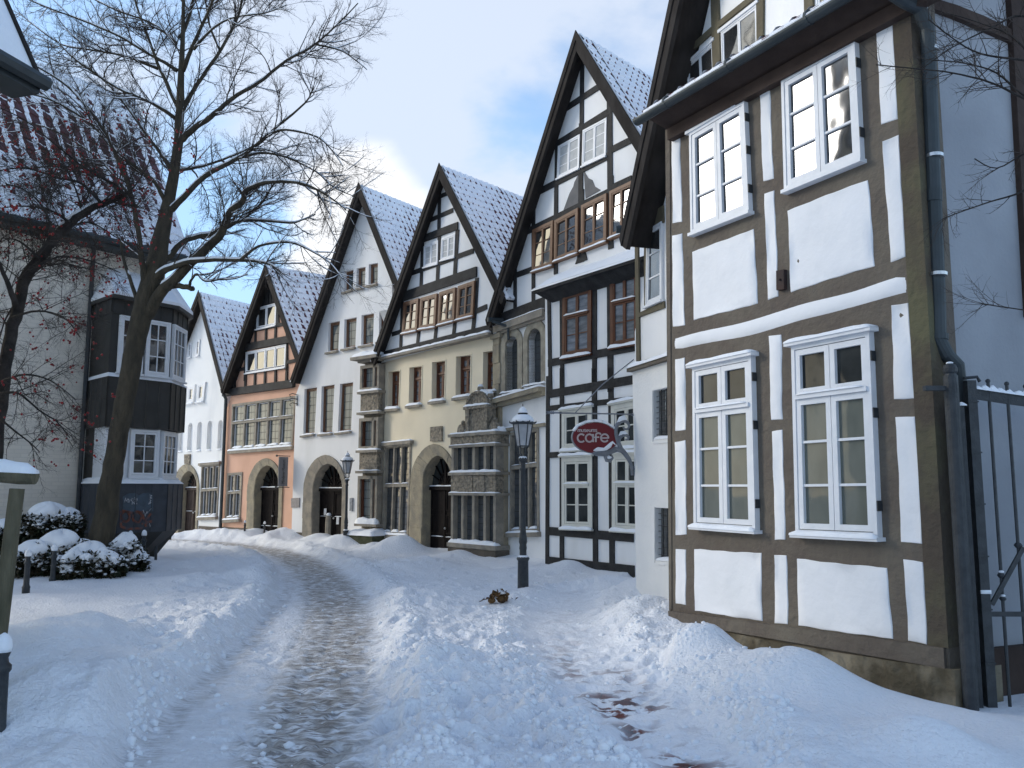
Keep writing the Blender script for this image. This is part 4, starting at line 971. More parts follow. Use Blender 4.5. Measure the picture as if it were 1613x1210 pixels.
for a, b, w_, y_ in (((522, 150), (516, 470), .13, -.122), ((495, 242), (575, 210), .11, -.125), ((450, 378), (602, 312), .12, -.125), ((400, 492), (632, 405), .20, -.14), ((420, 505), (410, 775), .13, -.122), ((520, 470), (508, 740), .14, -.122),
   ((628, 430), (612, 700), .15, -.122), ((345, 690), (725, 553), .13, -.125), ((295, 830), (745, 678), .26, -.15), ((300, 850), (288, 1150), .13, -.122), ((398, 1030), (388, 1120), .13, -.122), ((502, 1005), (492, 1100), .13, -.122), ((614, 975), (602, 1080), .13, -.122),
   ((745, 715), (735, 900), .14, -.122), ((735, 900), (718, 1050), .14, -.122), ((238, 1050), (305, 1028), .12, -.125), ((735, 915), (805, 885), .13, -.125), ((165, 1182), (838, 1018), .24, -.14)):
    T_.beam(FA.L(*z7(*a)), FA.L(*z7(*b)), w_, y_, -0.10)
T_.build('timber_frame', 'black_timber', ah)
for q in ([(430, 527), (515, 492), (512, 630), (428, 652)], [(535, 482), (617, 453), (612, 590), (530, 612)]):
    window(LL(FA, z7, q), ah, -0.10, 2, ((0, 1, 3),), gmat='shutter_grey', fw=0.035, sash=0.03, proud=0.035, snow=0, sill=0.03, bar=0.012)
for q in ([(317, 862), (405, 836), (395, 1030), (306, 1048)], [(418, 835), (515, 808), (505, 1008), (408, 1022)], [(530, 802), (625, 772), (618, 973), (520, 998)], [(641, 766), (740, 732), (730, 943), (629, 968)]):
    window(LL(FA, z7, q), ah, -0.10, 2, ((0, 1, 3),), fmat='tan_paint', fw=0.075, sash=0.028, proud=0.075, snow=0.03, sill=0.03, bar=0.016, tilt=0.022)
s = MB(); a, b = FA.L(*z7(175, 1192)), FA.L(*z7(835, 1040)); m = MB(); m.quad([a, b, (b[0], b[1] - 0.06), (a[0], a[1] - 0.06)], -0.24, 0.0); m.build('cornice', 'grey_stone', ah); s.snow(a, b, -0.1, -0.25, 0.06)
uL = FA.L(*z8(110, 700))[0]
HW = [LL(FA, z8, q) for q in ([(175, 155), (236, 148), (228, 350), (172, 355)], [(288, 132), (352, 124), (346, 330), (284, 338)], [(408, 104), (476, 95), (470, 308), (405, 316)], [(535, 74), (611, 65), (606, 285), (532, 296)], [(678, 50), (748, 40), (746, 258), (675, 268)])]
LW = LL(FA, z8, [(160, 548), (298, 535), (282, 1018), (143, 1012)])
inner = arch_door(FA, ah, z8, 292, 545, 535, 358, 520, 598, 770, 1150, stone='stone', door='dark_door', panels=3)
wall_mesh([(uL, -0.4), (uL, czL), (g0, czL), (0.02, czR), (0.02, -0.4)], HW + [LW, inner], 'wall', 'cream_plaster', ah, thick=0.2, depth=7)
for H in HW:
    W_, H_ = qsize(H); r = MB(); rim(r, sub(H, -0.06, 1.06, -0.03, 1.0), 0.03, -0.015, 0.0); r.build('reveal_trim', 'cream_plaster', ah)
    window(sub(H, 0.05, 0.98, 0.0, 0.94), ah, 0.17, 2, ((0, .3, 1), (.3, 1, 3)), fmat='brown_paint', gmat='sheer_glass', fw=0.06, sash=0.04, proud=0.05, snow=0.0, sill=0.0, bar=0.02)
    r = MB(); r.quad(sub(H, -0.12, 1.12, 0.99, 1.05), -0.10, 0.16); r.build('sill', 'grey_stone', ah); s.snow(bil(H, -0.1, 0.99), bil(H, 1.1, 0.99), 0.12, -0.11, 0.07)
stone_window(LW, ah, 0.0, 3, 0.45, stone='grey_stone', cornice=0.10, snow=0.06, sw=0.07, mw=0.06)
m = MB(); m.quad(LL(FA, z8, [(402, 447), (463, 441), (463, 520), (402, 522)]), -0.05, 0.0); m.build('coat_of_arms', 'carved_stone', ah)
m = MB(); m.box(uL, FA.L(*z8(290, 1000))[0], -0.04, 0.02, -0.4, FA.L(*z8(150, 1050))[1]); m.build('plinth', 'plinth_render', ah)
m = MB(); q = LL(FA, z8, [(118, 758), (132, 757), (132, 776), (118, 777)]); m.quad(q, -0.03, 0.0); m.build('house_number', 'plaque', ah)
# the portal bay
PY = -0.40
def PA(x, y): return FA.L(*z8(x, y), PY)
pu0, pu1 = PA(506, 800)[0], PA(742, 800)[0]; puR = pu1
zl = lambda y0_, y1__: (PA(510, y0_)[1] + PA(742, y1__)[1]) / 2
zc1, zc2, zc3, zc4, zc5, zc6 = zl(488, 466), zl(548, 528), zl(690, 680), zl(802, 788), zl(1060, 1072), zl(1088, 1100)
m = MB(); core = 0.24
m.box(pu0, puR, PY + core, 0.02, -0.4, zc1 - 0.02); m.build('portal_bay', 'stone', ah)
def tier(zt0, zb0, n, win):
    m = MB(); m.box(pu0, pu0 + 0.09, PY, PY + core, zb0, zt0); m.box(puR - 0.09, puR, PY, PY + core, zb0, zt0)
    for i in range(1, n): x = pu0 + (puR - pu0) * i / n; m.box(x - 0.045, x + 0.045, PY + 0.02, PY + core, zb0, zt0)
    o = m.build('window', 'grey_stone', ah); g = MB(); g.box(pu0 + 0.05, puR - 0.05, PY + 0.14, PY + 0.16, zb0, zt0); g.build('glass', 'leaded_dark', o)
tier(zc2 - 0.06, zc3, 4, 1); tier(zc4 - 0.06, zc5, 4, 1)
m = MB(); m.box(pu0 - .02, puR + .02, PY - 0.02, 0.0, zc2, zc1 - 0.05); m.box(pu0, puR, PY - 0.01, PY + core, zc4, zc3 - 0.07)
m.box(pu0 + (puR - pu0) * .28, pu0 + (puR - pu0) * .52, PY - 0.04, PY, zc4 + .02, zc3 - 0.09); m.box(pu0 + (puR - pu0) * .54, pu0 + (puR - pu0) * .78, PY - 0.04, PY, zc4 + .02, zc3 - 0.09)
m.build('carved_frieze', 'carved_stone', ah)
m = MB()
for z_, o_, h_ in ((zc1, .07, .07), (zc2, .05, .06), (zc3, .06, .07), (zc4, .05, .06), (zc5, .07, .10)): m.mark(); m.box(pu0 - o_, puR + o_, PY - o_, 0.0, z_ - h_, z_)
m.box(pu0 - 0.03, puR + 0.03, PY - 0.03, 0.0, zc6 - .02, zc5 - .1)
m.pieces('bay_ledge', 'grey_stone', ah)
m = MB(); m.box(pu0 - 0.05, puR + 0.05, PY - 0.05, 0.0, -0.4, zc6); m.build('bay_base', 'plinth_render', ah)
for z_, h_ in ((zc1, .05), (zc2, .03), (zc3, .06), (zc4, .03), (zc5, .09)): s.snow((pu0 - .05, z_), (puR + .05, z_), PY + 0.12, PY - 0.055, h_)
s.snow((pu0 - .05, zc1), (puR + .05, zc1), 0.0, PY + 0.1, .1)
# aedicule on top
c_ = (PA(637, 400)[0]); hw_ = 0.42 * (PA(695, 400)[0] - PA(585, 400)[0]); zb_ = zc1; z9 = zl(350, 350); 
m = MB(); m.box(c_ - hw_, c_ + hw_, PY + 0.05, PY + 0.30, zb_, z9); m.box(c_ - hw_ * 1.25, c_ - hw_ * 0.85, PY + 0.0, PY + 0.28, zb_, z9 + .02); m.box(c_ + hw_ * 0.85, c_ + hw_ * 1.25, PY + 0.0, PY + 0.28, zb_, z9 + .02)
m.box(c_ - hw_ * 1.4, c_ + hw_ * 1.4, PY - 0.03, PY + 0.32, z9, z9 + .07)
rr_ = hw_ * 1.15; zt9 = PA(637, 262)[1] - z9 - 0.07
m.poly(arch_pts(c_, rr_, z9 + .07, z9 + .09, z9 + .07 + zt9, pointed=0), PY + 0.06, PY + 0.26)
rim2 = arch_pts(c_, rr_, z9 + .07, z9 + .09, z9 + .07 + zt9, pointed=0)
for i in range(len(rim2) - 1): m.beam(rim2[i], rim2[i + 1], 0.06, PY + 0.01, PY + 0.28, .01)
for x_, z_ in ((c_, z9 + .07 + zt9 + .09), (c_ - rr_ * .95, z9 + zt9 * .85), (c_ + rr_ * 1.0, z9 + zt9 * .88)): m.ball((x_, PY + .14, z_), 0.085, 8)
for x_ in (PA(548, 440)[0], PA(718, 420)[0]):
    m.poly(arch_pts(x_, 0.13, zb_, zb_ + .06, zb_ + .24, pointed=0), PY + 0.04, PY + 0.22); m.ball((x_, PY + .13, zb_ + .28), 0.06, 8)
m.build('portal_crown', 'carved_stone', ah)
s.snow((c_ - hw_ * 1.4, z9 + .07), (c_ + hw_ * 1.4, z9 + .07), PY + 0.08, PY - 0.035, .05)
for x_, z_, r in ((c_, z9 + .07 + zt9 + .16, .07), (c_ - rr_ * .95, z9 + zt9 * .85 + .07, .07), (c_ + rr_ * 1.0, z9 + zt9 * .88 + .07, .07), (PA(562, 440)[0], zb_ + .08, .07), (PA(732, 420)[0], zb_ + .08, .07)): s.mark(); s.ball((x_, PY + .14, z_), r, 8, 0.7)
s.mark()
for i in range(3, len(rim2) - 3): s.ball((rim2[i][0], PY + .14, rim2[i][1] + .04), .07, 6, .6)
s.pieces('snow', 'snow', ah, smooth=True)

# ---- white house with three rows of windows
FD = Facade(590, 24.6, -1.2)
dh = FD.root('gabled_house'); fixroot(dh)
tag(dh, 'plain white gabled house with three rows of brown-framed windows and a notice-covered arched door', 'house')
off = 0.3; sk = skew_from(FD, -off, (565, 289), (668, 330))
A, Lf, Rt = gable(FD, dh, (566, 288), (459, 598), off=off, depth=8.0, skew=sk, tiles='tiles_a', bw=0.17, rcut=0.85)
l1 = under(A, Lf, 0.1, sk * off); r1 = under(A, Rt, 0.1, sk * off)
uL = FD.L(465, 650)[0]; uR = 0.6
HD = [LL(FD, y1, q) for q in ([(1068, 560), (1122, 546), (1118, 668), (1066, 684)], [(1141, 540), (1194, 530), (1190, 652), (1138, 664)], [(1213, 516), (1268, 506), (1266, 632), (1211, 645)],
   [(973, 865), (1041, 852), (1031, 1030), (969, 1042)], [(1068, 845), (1141, 830), (1133, 1010), (1064, 1022)], [(1170, 820), (1244, 806), (1238, 992), (1167, 1004)], [(1276, 795), (1352, 778), (1346, 965), (1272, 980)])]
HD += [LL(FD, y2, q) for q in ([(868, 200), (943, 188), (928, 468), (860, 478)], [(970, 185), (1047, 172), (1033, 463), (963, 470)], [(1080, 170), (1158, 158), (1145, 452), (1066, 462)])]
inn = arch_door(FD, dh, y2, 866, 1118, 592, 922, 1098, 645, 800, 1105, stone='grey_stone', panels=2)
wall_mesh([(uL, -0.4), (uL, zon(l1, uL)), l1[0], (uR, zon(r1, uR)), (uR, -0.4)], HD + [inn], 'wall', 'white_plaster_clean', dh, thick=0.2, depth=7, sk=sk)
s = MB(); sl = MB()
for i, H in enumerate(HD):
    W_, H_ = qsize(H); o = window(H, dh, 0.13, 1, ((0, 1, 1),), fmat='tan_paint' if i != 6 else 'brown_paint', gmat='leaded_glass', fw=0.065, sash=0.02, proud=0.04, sill=0, snow=0)
    r = MB(); r.quad(sub(H, -0.1, 1.06, 1.0, 1.0 + 0.06 / H_), -0.09, 0.12); r.build('sill', 'grey_stone', o); 
    r = MB(); r.snow(bil(H, -0.08, 1.0), bil(H, 1.04, 1.0), 0.09, -0.09, 0.05 if i > 6 else 0.02); r.build('snow', 'snow', o, smooth=True)
m = MB(); pz = FD.L(*y2(800, 1052))[1]; m.box(uL, FD.L(*y2(866, 1000))[0], -0.04, 0.02, -0.4, pz); m.build('plinth', 'plinth_render', dh)
m = MB(); m.quad(LL(FD, y2, [(793, 850), (842, 848), (840, 905), (793, 907)]), -0.03, 0.0); m.build('plaque', 'plaque', dh)
m = MB(); m.quad(LL(FD, y2, [(1143, 850), (1160, 848), (1158, 925), (1142, 926)]), -0.04, 0.0); m.build('poster', 'poster', dh)
for q in ([(990, 912), (1004, 911), (1002, 950), (988, 951)], [(1064, 962), (1079, 961), (1077, 1005), (1062, 1006)]):
    m = MB(); m.quad(LL(FD, y2, q, 0.2), 0.165, 0.175); m.build('notice', 'notice_paper', dh)
m = MB(); a, b = FD.L(*y2(833, 240), -.0), FD.L(*y2(833, 300)); 
for y_ in (235, 262, 290): p = FD.L(*y2(826, y_)); m.tube([(p[0], 0, p[1]), (p[0], -0.18, p[1] + .03), (p[0] + .0, -0.3, p[1] - .02), (p[0], -0.25, p[1] - .08)], 0.014, 5)
p = FD.L(*y2(826, 240)); q = FD.L(*y2(826, 300)); m.tube([(p[0], -.02, p[1]), (q[0], -.02, q[1])], 0.016, 5); m.build('lamp_bracket', 'iron', dh)
# stone bay at its right end
FDb = FD
BY = -0.34
def PD(x, y): return FD.L(*z8(x, y), BY)
b0, b1 = PD(12, 700)[0], PD(108, 700)[0]; b1 = b1 + 0.05
zz_ = [PD(60, y)[1] for y in (100, 262, 372, 398, 572, 683, 705, 965, 1008)]
m = MB(); m.box(b0, b1, BY + 0.18, 0.0, -0.4, zz_[0]); m.build('stone_bay', 'grey_stone', dh)
for (t, b) in ((zz_[0] - .1, zz_[1] + .05), (zz_[3], zz_[4] + .04), (zz_[6], zz_[7] + .06)):
    m = MB(); q = [(b0, t), (b1, t), (b1, b), (b0, b)]; rim(m, q, 0.09, BY, BY + .2); m.box(b0 + (b1 - b0) * .72 - .04, b0 + (b1 - b0) * .72 + .04, BY - 0.0, BY + .2, b, t); o = m.build('window', 'grey_stone', dh)
    g = MB(); g.box(b0 + .16, b1 - .03, BY + .11, BY + .12, b, t); g.build('glass', 'leaded_glass', o)
    g = MB(); g.box(b0 + .09, b0 + .17, BY + .06, BY + .14, b, t); g.box(b0 + (b1 - b0) * .72 + .04, b0 + (b1 - b0) * .72 + .12, BY + .06, BY + .14, b, t); g.build('casement', 'brown_paint', o)
m = MB()
for (t, b) in ((zz_[1], zz_[2]), (zz_[4], zz_[5])): m.box(b0 + .03, b1 - .03, BY + 0.02, BY + .19, b + .02, t - .02); m.mark()
m.pieces('carved_panel', 'carved_stone', dh)
m = MB()
for z_ in (zz_[0] + .05, zz_[1] + .03, zz_[2] + .03, zz_[4] + .02, zz_[5] + .03, zz_[7] + .03): m.mark(); m.box(b0 - .05, b1 + .05, BY - .06, 0.0, z_ - .07, z_)
m.box(b0 - .2, b1 + .1, BY - .22, 0.0, zz_[0] + .05, zz_[0] + .14)
m.pieces('bay_ledge', 'grey_stone', dh)
for z_, h_ in ((zz_[1] + .03, .07), (zz_[2] + .03, .03), (zz_[4] + .02, .06), (zz_[5] + .03, .03), (zz_[7] + .03, .18)): s.snow((b0 - .04, z_), (b1 + .04, z_), BY + .1, BY - .06, h_)
s.snow((b0 - .2, zz_[0] + .14), (b1 + .1, zz_[0] + .14), 0.0, BY - .2, .14)
m = MB(); m.box(b0 - .1, b1 + .25, BY - .35, 0.0, -0.4, zz_[8] - .05); m.build('bay_base', 'moss_stone', dh); s.snow((b0 - .12, zz_[8] - .05), (b1 + .27, zz_[8] - .05), 0.0, BY - .38, .16)
s.pieces('snow', 'snow', dh, smooth=True)

# banner sign on the white house
bn = empty('banner_sign', FD.o + FD.d * FD.L(*y2(780, 700))[0] + Vector((0, 0, 0)), FD.rz); fixroot(bn)
tag(bn, 'narrow upright grey banner with dark lettering between the orange and the white house', 'sign')
bu = FD.L(*y2(780, 700))[0]; q = LL(FD, y2, [(795, 605), (825, 603), (813, 778), (783, 780)]); zt9, zb9 = q[0][1], q[3][1]
m = MB(); m.box(-0.015, 0.015, -0.42, -0.08, zb9, zt9); m.build('banner', 'banner_grey', bn)
m = MB()
for z_ in (zb9 - .03, zt9 + .03): m.tube([(0, 0, z_), (0, -0.50, z_)], 0.014, 6); m.ball((0, -0.5, z_), 0.035, 6)
m.build('rod', 'iron', bn)
t = text('Mindener Museum', 0.12, 0, (zt9 + zb9) / 2, (zt9 - zb9) * .8, bn, 'letter_dark', 0, rot=math.pi / 2)
for v in t.data.vertices: x_, y_, z_ = v.co; v.co = (0.017 + abs(y_) * 0.3, -0.25 + x_, z_)

# ---- orange house
FE = Facade(465, 27.3, -1.12)
eh = FE.root('gabled_house'); fixroot(eh)
tag(eh, 'salmon orange house with a timbered gable, white gable windows and a dark arched door', 'house')
off = 0.34; sk = skew_from(FE, -off, (418, 418), (512, 433))
A, Lf, Rt = gable(FE, eh, (419, 416), (349, 614), off=off, depth=8.0, skew=sk, tiles='tiles_b', bw=0.17, rcut=0.84)
l1 = under(A, Lf, 0.12, sk * off); r1 = under(A, Rt, 0.12, sk * off)
uL = FE.L(*y2(380, 600))[0]
bz = FE.L(*y2(600, 200))[1]
HE = LL(FE, y2, [(440, 292), (818, 240), (800, 540), (430, 568)]); HE2 = LL(FE, y2, [(413, 702), (502, 694), (488, 972), (399, 978)])
inn = arch_door(FE, eh, y2, 533, 742, 612, 575, 722, 655, 795, 1085, stone='stone', door='dark_door', panels=4)
wall_mesh([(uL, -0.4), (uL, zon(l1, uL)), l1[0], (0.0, zon(r1, 0.0)), (0.0, -0.4)], [HE, HE2, inn], 'wall', 'orange_plaster', eh, thick=0.2, depth=7, sk=sk)
stone_window(HE, eh, 0.0, 5, 0.40, gmat='leaded_glass', stone='grey_stone', snow=0.07, frame='white_paint', mw=0.09, sw=0.08)
stone_window(HE2, eh, 0.0, 2, 0.42, gmat='leaded_dark', stone='grey_stone', snow=0.06, frame='white_paint', mw=0.07, sw=0.08)
tri = [FE.L(*y1(*p)) for p in ((604, 540), (680, 738), (535, 778))]
m = MB(); m.poly([tri[0], tri[1], tri[2]], -0.05, 0.0); 
for i in range(9): x = tri[2][0] + (tri[1][0] - tri[2][0]) * (i + .5) / 9; zt9 = min(zon((tri[0], tri[1]), x), zon((tri[0], tri[2]), x)); m.box(x - .02, x + .02, -0.075, -0.05, zon((tri[2], tri[1]), x), zt9)
m.build('boarding', 'black_timber', eh)
T_ = MB()
for z, a, b, w_, y_ in ((y1, (545, 780), (540, 1000), .10, -.04), (y1, (605, 890), (602, 985), .10, -.04), (y1, (663, 875), (658, 968), .10, -.04), (y1, (672, 740), (678, 880), .10, -.04), (y1, (728, 855), (730, 960), .1, -.04), (y1, (488, 925), (484, 1010), .1, -.04), (y1, (490, 918), (728, 868), .12, -.045),
    (y1, (440, 1020), (755, 962), .24, -.10), (y1, (485, 1030), (478, 1210), .11, -.04), (y1, (728, 985), (728, 1150), .11, -.04), (y1, (415, 1152), (485, 1135), .11, -.045), (y1, (730, 1100), (785, 1088), .11, -.045), (y1, (425, 1090), (420, 1200), .1, -.04),
    (y2, (522, 95), (518, 200), .11, -.04), (y2, (578, 95), (574, 190), .11, -.04), (y2, (638, 85), (634, 185), .11, -.04), (y2, (700, 70), (697, 175), .11, -.04), (y2, (767, 60), (763, 165), .11, -.04), (y2, (460, 60), (455, 205), .11, -.04), (y2, (525, 106), (765, 68), .12, -.045), (y2, (448, 92), (522, 80), .1, -.046),
    (y2, (395, 225), (815, 168), .25, -.12)):
    T_.beam(FE.L(*z(*a)), FE.L(*z(*b)), w_, y_, 0.0)
T_.build('timber_frame', 'black_timber', eh)
window(LL(FE, y1, [(552, 777), (670, 746), (665, 880), (550, 905)]), eh, 0.0, 2, ((0, 1, 1),), fw=0.045, sash=0.045, proud=0.05, snow=0.0, mull=0.02)
window(LL(FE, y1, [(487, 1040), (728, 991), (722, 1130), (485, 1167)]), eh, 0.0, 4, ((0, 1, 1),), fw=0.045, sash=0.045, proud=0.05, snow=0.0, mull=0.02)
m = MB(); pz = FE.L(*y2(450, 1025))[1]; m.box(uL, FE.L(*y2(533, 1000))[0], -0.04, 0.02, -0.4, pz); m.box(FE.L(*y2(742, 1000))[0], 0.0, -0.04, 0.02, -0.4, pz); m.build('plinth', 'plinth_render', eh)
m = MB(); a, b, c = FE.L(*y2(385, 225), -.3), FE.L(*y2(400, 260), -.1), FE.L(*y2(352, 1065), -.1)
m.tube([(a[0], -.3, a[1]), (b[0], -.1, b[1]), (b[0] - .02, -.1, c[1])], 0.06, 8); m.build('downpipe', 'zinc', eh)

# ---- far white house
FF = Facade(352, 30.3, -1.15)
fh = FF.root('gabled_house'); fixroot(fh)
tag(fh, 'farthest white gabled house with a row of blind arched niches above a brown arched door', 'house')
off = 0.3; sk = skew_from(FF, -off, (313, 459), (390, 478))
A, Lf, Rt = gable(FF, fh, (314, 457.5), (262, 590), right=(352, 604), off=off, depth=7.0, skew=sk, tiles='tiles_c', bw=0.16)
l1 = under(A, Lf, 0.1, sk * off); r1 = under(A, Rt, 0.1, sk * off)
uL = FF.L(235, 700)[0]; uR = FF.L(*y2(370, 800))[0]
def niche(cx, t, b, w_):
    u, z_ = FF.L(*y2(cx, b)); hw = (FF.L(*y2(cx + w_ / 2, b))[0] - FF.L(*y2(cx - w_ / 2, b))[0]) / 2; zt_ = FF.L(*y2(cx, t))[1]
    return arch_pts(u, hw, z_, zt_ - hw, zt_, n=4, pointed=0)
NI = [niche(75, 425, 580, 26), niche(127, 410, 575, 28), niche(182, 403, 572, 28), niche(238, 396, 570, 28), niche(298, 390, 567, 28), niche(362, 385, 562, 28)]
HF = LL(FF, y2, [(258, 657), (368, 648), (350, 958), (246, 963)])
inn = arch_door(FF, fh, y2, 88, 243, 645, 130, 231, 688, 795, 1050, stone='stone', door='brown_door', panels=2)
wall_mesh([(uL, -0.4), (uL, min(zon(l1, uL), l1[0][1])), l1[0], (uR, zon(r1, uR)), (uR, -0.4)], NI + [HF, inn], 'wall', 'weathered_plaster', fh, thick=0.14, depth=6, sk=sk)
m = MB(); 
for n_ in NI: xs = [p[0] for p in n_]; zs_ = [p[1] for p in n_]; m.box(min(xs) - .01, max(xs) + .01, 0.12, 0.15, min(zs_) - .01, max(zs_) + .01); m.mark()
m.pieces('niche_back', 'white_plaster_clean', fh)
s = MB()
for n_ in NI: s.snow(n_[0], n_[-1], 0.1, -0.04, 0.05)
s.pieces('snow', 'snow', fh, smooth=True)
stone_window(HF, fh, 0.0, 3, 0.48, stone='grey_stone', cornice=0.08, frame='white_paint', snow=0.05, mw=0.06, sw=0.06)
for q in ([(128, 190), (168, 183), (165, 290), (122, 297)], [(180, 180), (225, 172), (214, 283), (175, 290)], [(238, 165), (286, 158), (273, 275), (232, 282)]):
    window(LL(FF, y2, q), fh, 0.0, 1, ((0, 1, 1),), fw=0.11, sash=0.05, proud=0.06, snow=0.03, gmat='sheer_glass', fmat='white_plaster_clean')
for q in ([(143, 985), (162, 980), (157, 1070), (138, 1075)], [(192, 968), (212, 963), (205, 1060), (185, 1064)]):
    window(LL(FF, y1, q), fh, 0.0, 1, ((0, 1, 2),), fw=0.05, sash=0.03, proud=0.04, snow=0.0, gmat='sheer_glass')
m = MB(); m.quad(LL(FF, y2, [(160, 590), (193, 588), (190, 645), (160, 646)]), -0.06, 0.0); m.build('keystone', 'carved_stone', fh)
m = MB(); pz = FF.L(*y2(290, 1018))[1]; m.box(FF.L(*y2(243, 1000))[0], uR, -0.04, 0.02, -0.4, pz); m.build('plinth', 'plinth_render', fh)

# ================================================================== buildings on the left
class Plane(Facade):
    def __init__(s, o, d):
        s.o = Vector((o[0], o[1], 0)); s.d = Vector((d[0], d[1], 0)).normalized(); s.n = Vector((-s.d.y, s.d.x, 0)); s.rz = math.atan2(s.d.y, s.d.x)
RD = 3.4; FG = Facade(140, 19.2, 0.755)
gh = FG.root('brick_house'); fixroot(gh)
tag(gh, 'white brick house on the left with a dark clad bay window above graffiti panels', 'house')
uL = FG.L(-60, 600)[0] - 3; uR = FG.L(252, 600)[0]; ze = FG.L(140, 377)[1]
m = MB(); m.box(uL, uR, 0, 2 * RD, -0.4, ze); 
ur_, zr_ = FG.L(212, 160, RD)
m.add([(uR, 0, ze), (uR, 2 * RD, ze), (uR - .3, RD, zr_ - .15), (uR - .3 - 0.2, RD, zr_ - .15)], [(0, 1, 2)])
m.build('wall', 'painted_brick', gh)
eo = -0.45; zo = ze - 0.05
roof_slope('roof', 'tiles_brick', gh, (uL, RD, zr_), (uL, eo, zo), (ur_, RD, zr_), (uR + .35, eo, zo), tw=0.34, tl=0.36, bare=lambda s, t: 0.0 + 0.95 * math.exp(-((t - 0.52) / 0.30) ** 2))
roof_slope('roof', 'tiles_brick', gh, (uL, RD, zr_), (uL, 2 * RD + .5, zo), (ur_, RD, zr_), (uR + .35, 2 * RD + .5, zo), tw=0.42, tl=0.42, bare=lambda s, t: 0.2)
m = MB(); m.box(uL, uR + .3, eo - 0.02, 0.0, zo - 0.16, zo - 0.03); m.tube([(uL, eo - .06, zo - .02), (uR + .35, eo - .06, zo - .02)], 0.075, 8); m.build('gutter', 'zinc', gh)
m = MB()
g0 = FG.L(150, 340, 0.1)[0]; g1 = uR - .2
for x in np.arange(g0, g1, 0.12): m.box(x, x + .015, 0.28, 0.30, zo + .75, zo + 1.02)
m.box(g0, g1, 0.275, 0.305, zo + 1.0, zo + 1.03); m.box(g0, g1, 0.275, 0.305, zo + .75, zo + .78); m.build('snow_guard', 'iron', gh)
# bay footprint
r = ray(160, 768); P1 = Vector((r.x / r.y * 18.2, 18.2)); r = ray(257, 768); kk = r.x / r.y; dG = Vector((0.755, 1.0))
t = (kk * P1.y - P1.x) / (dG.x - kk * dG.y); P2 = P1 + dG * t
dch = Vector((-0.05, 1.0)).normalized(); r = ray(281, 768); kk = r.x / r.y; t = (kk * P2.y - P2.x) / (dch.x - kk * dch.y); P3_ = P2 + dch * t
toL = lambda p: gh.matrix_basis.inverted() @ Vector((p.x, p.y, 0))
p1, p2, p3 = toL(P1), toL(P2), toL(P3_)
p0 = Vector((FG.L(140, 600)[0], 0, 0)); p4 = Vector((p3.x + 0.15, 0.02, 0)); 
zb = lambda y, px=257: at(px, y, P2.y).z
def fp(grow=0.0):
    c = Vector((p2.x - 1.0, -0.2, 0)); out = []
    for p in (p0, p1, p2, p3, p4):
        d = (p - c); d = d.normalized() if d.length else d; q = p + d * grow; q.y = min(q.y, 0.02) if p in (p1, p2, p3) else 0.02; out.append((q.x, q.y))
    return out
def prism(mb, f, z0, z1, f2=None):
    f2 = f2 or f; n = len(f); k = len(mb.v); mb.v += [(x, y, z0) for x, y in f] + [(x, y, z1) for x, y in f2]
    mb.f += [(k + i, k + (i + 1) % n, k + n + (i + 1) % n, k + n + i) for i in range(n)]; mb.f += [tuple(k + i for i in reversed(range(n))), tuple(k + n + i for i in range(n))]
zE, zWt, zWb, zC, zW2, zL, zBt = zb(484), zb(508), zb(598), zb(677), zb(680), zb(755), zb(837)
m = MB(); prism(m, fp(0.03), zWt, zE + .02); prism(m, fp(0.0), zWb, zWt); prism(m, fp(0.06), zC, zWb - .06)
fpc = fp(0.03)
def seams(mb, fp_, z0, z1, every=0.30, st=0.02):
    for a, b in ((fp_[0], fp_[1]), (fp_[1], fp_[2]), (fp_[2], fp_[3])):
        L = math.hypot(b[0] - a[0], b[1] - a[1]); n = max(1, round(L / every))
        for i in range(n + 1):
            x, y = a[0] + (b[0] - a[0]) * i / n, a[1] + (b[1] - a[1]) * i / n; mb.tube([(x, y, z0), (x, y, z1)], st, 4)
seams(m, fp(0.035), zWt + .02, zE); seams(m, fp(0.065), zC, zWb - .08)
# left flank runs down to the ground
m.box(p0.x - 0.0, p1.x + 0.42, p1.y + 0.10, 0.02, -0.3, zC)
m.build('bay_cladding', 'dark_cladding', gh)
m = MB(); prism(m, fp(0.10), zL - .10, zBt, None); 
m2 = MB(); prism(m2, fp(0.10), zBt, zL - .09); seams(m2, fp(0.105), zBt, zL - .12, 0.34, 0.013); m2.build('bay_panel', 'blue_cladding', gh)
m = MB(); prism(m, [(p0.x, 0.02), (p1.x + .3, -0.2), (p2.x - .4, -0.25), (p3.x - .6, -0.05), (p3.x - 0.6, 0.02)], -0.3, zBt, fp(0.04)); m.build('bay_foot', 'dark_cladding', gh)
m = MB(); prism(m, fp(-0.12), zL - .1, zC + .02); m.build('bay_core', 'white_paint', gh)
m = MB()
f_ = fp(0.16); n5 = 5; k = 0
top = [(p0.x + .3, 0.02), (p0.x + .6, 0.0), (p2.x - .2, 0.0), (p3.x - .3, 0.0), (p3.x - .1, 0.02)]
prism(m, f_, zE + .02, zE + .10); prism(m, f_, zE + .10, zE + 0.95, top); m.build('bay_roof_snow', 'snow', gh)
m = MB(); prism(m, fp(0.17), zE - .05, zE + .03); m.build('bay_eave', 'dark_cladding', gh)
m = MB(); prism(m, fp(0.10), zWb - .07, zWb + .02, fp(0.0)); prism(m, fp(0.13), zL - .10, zL + .03, fp(-0.05)); m.build('snow', 'snow', gh)
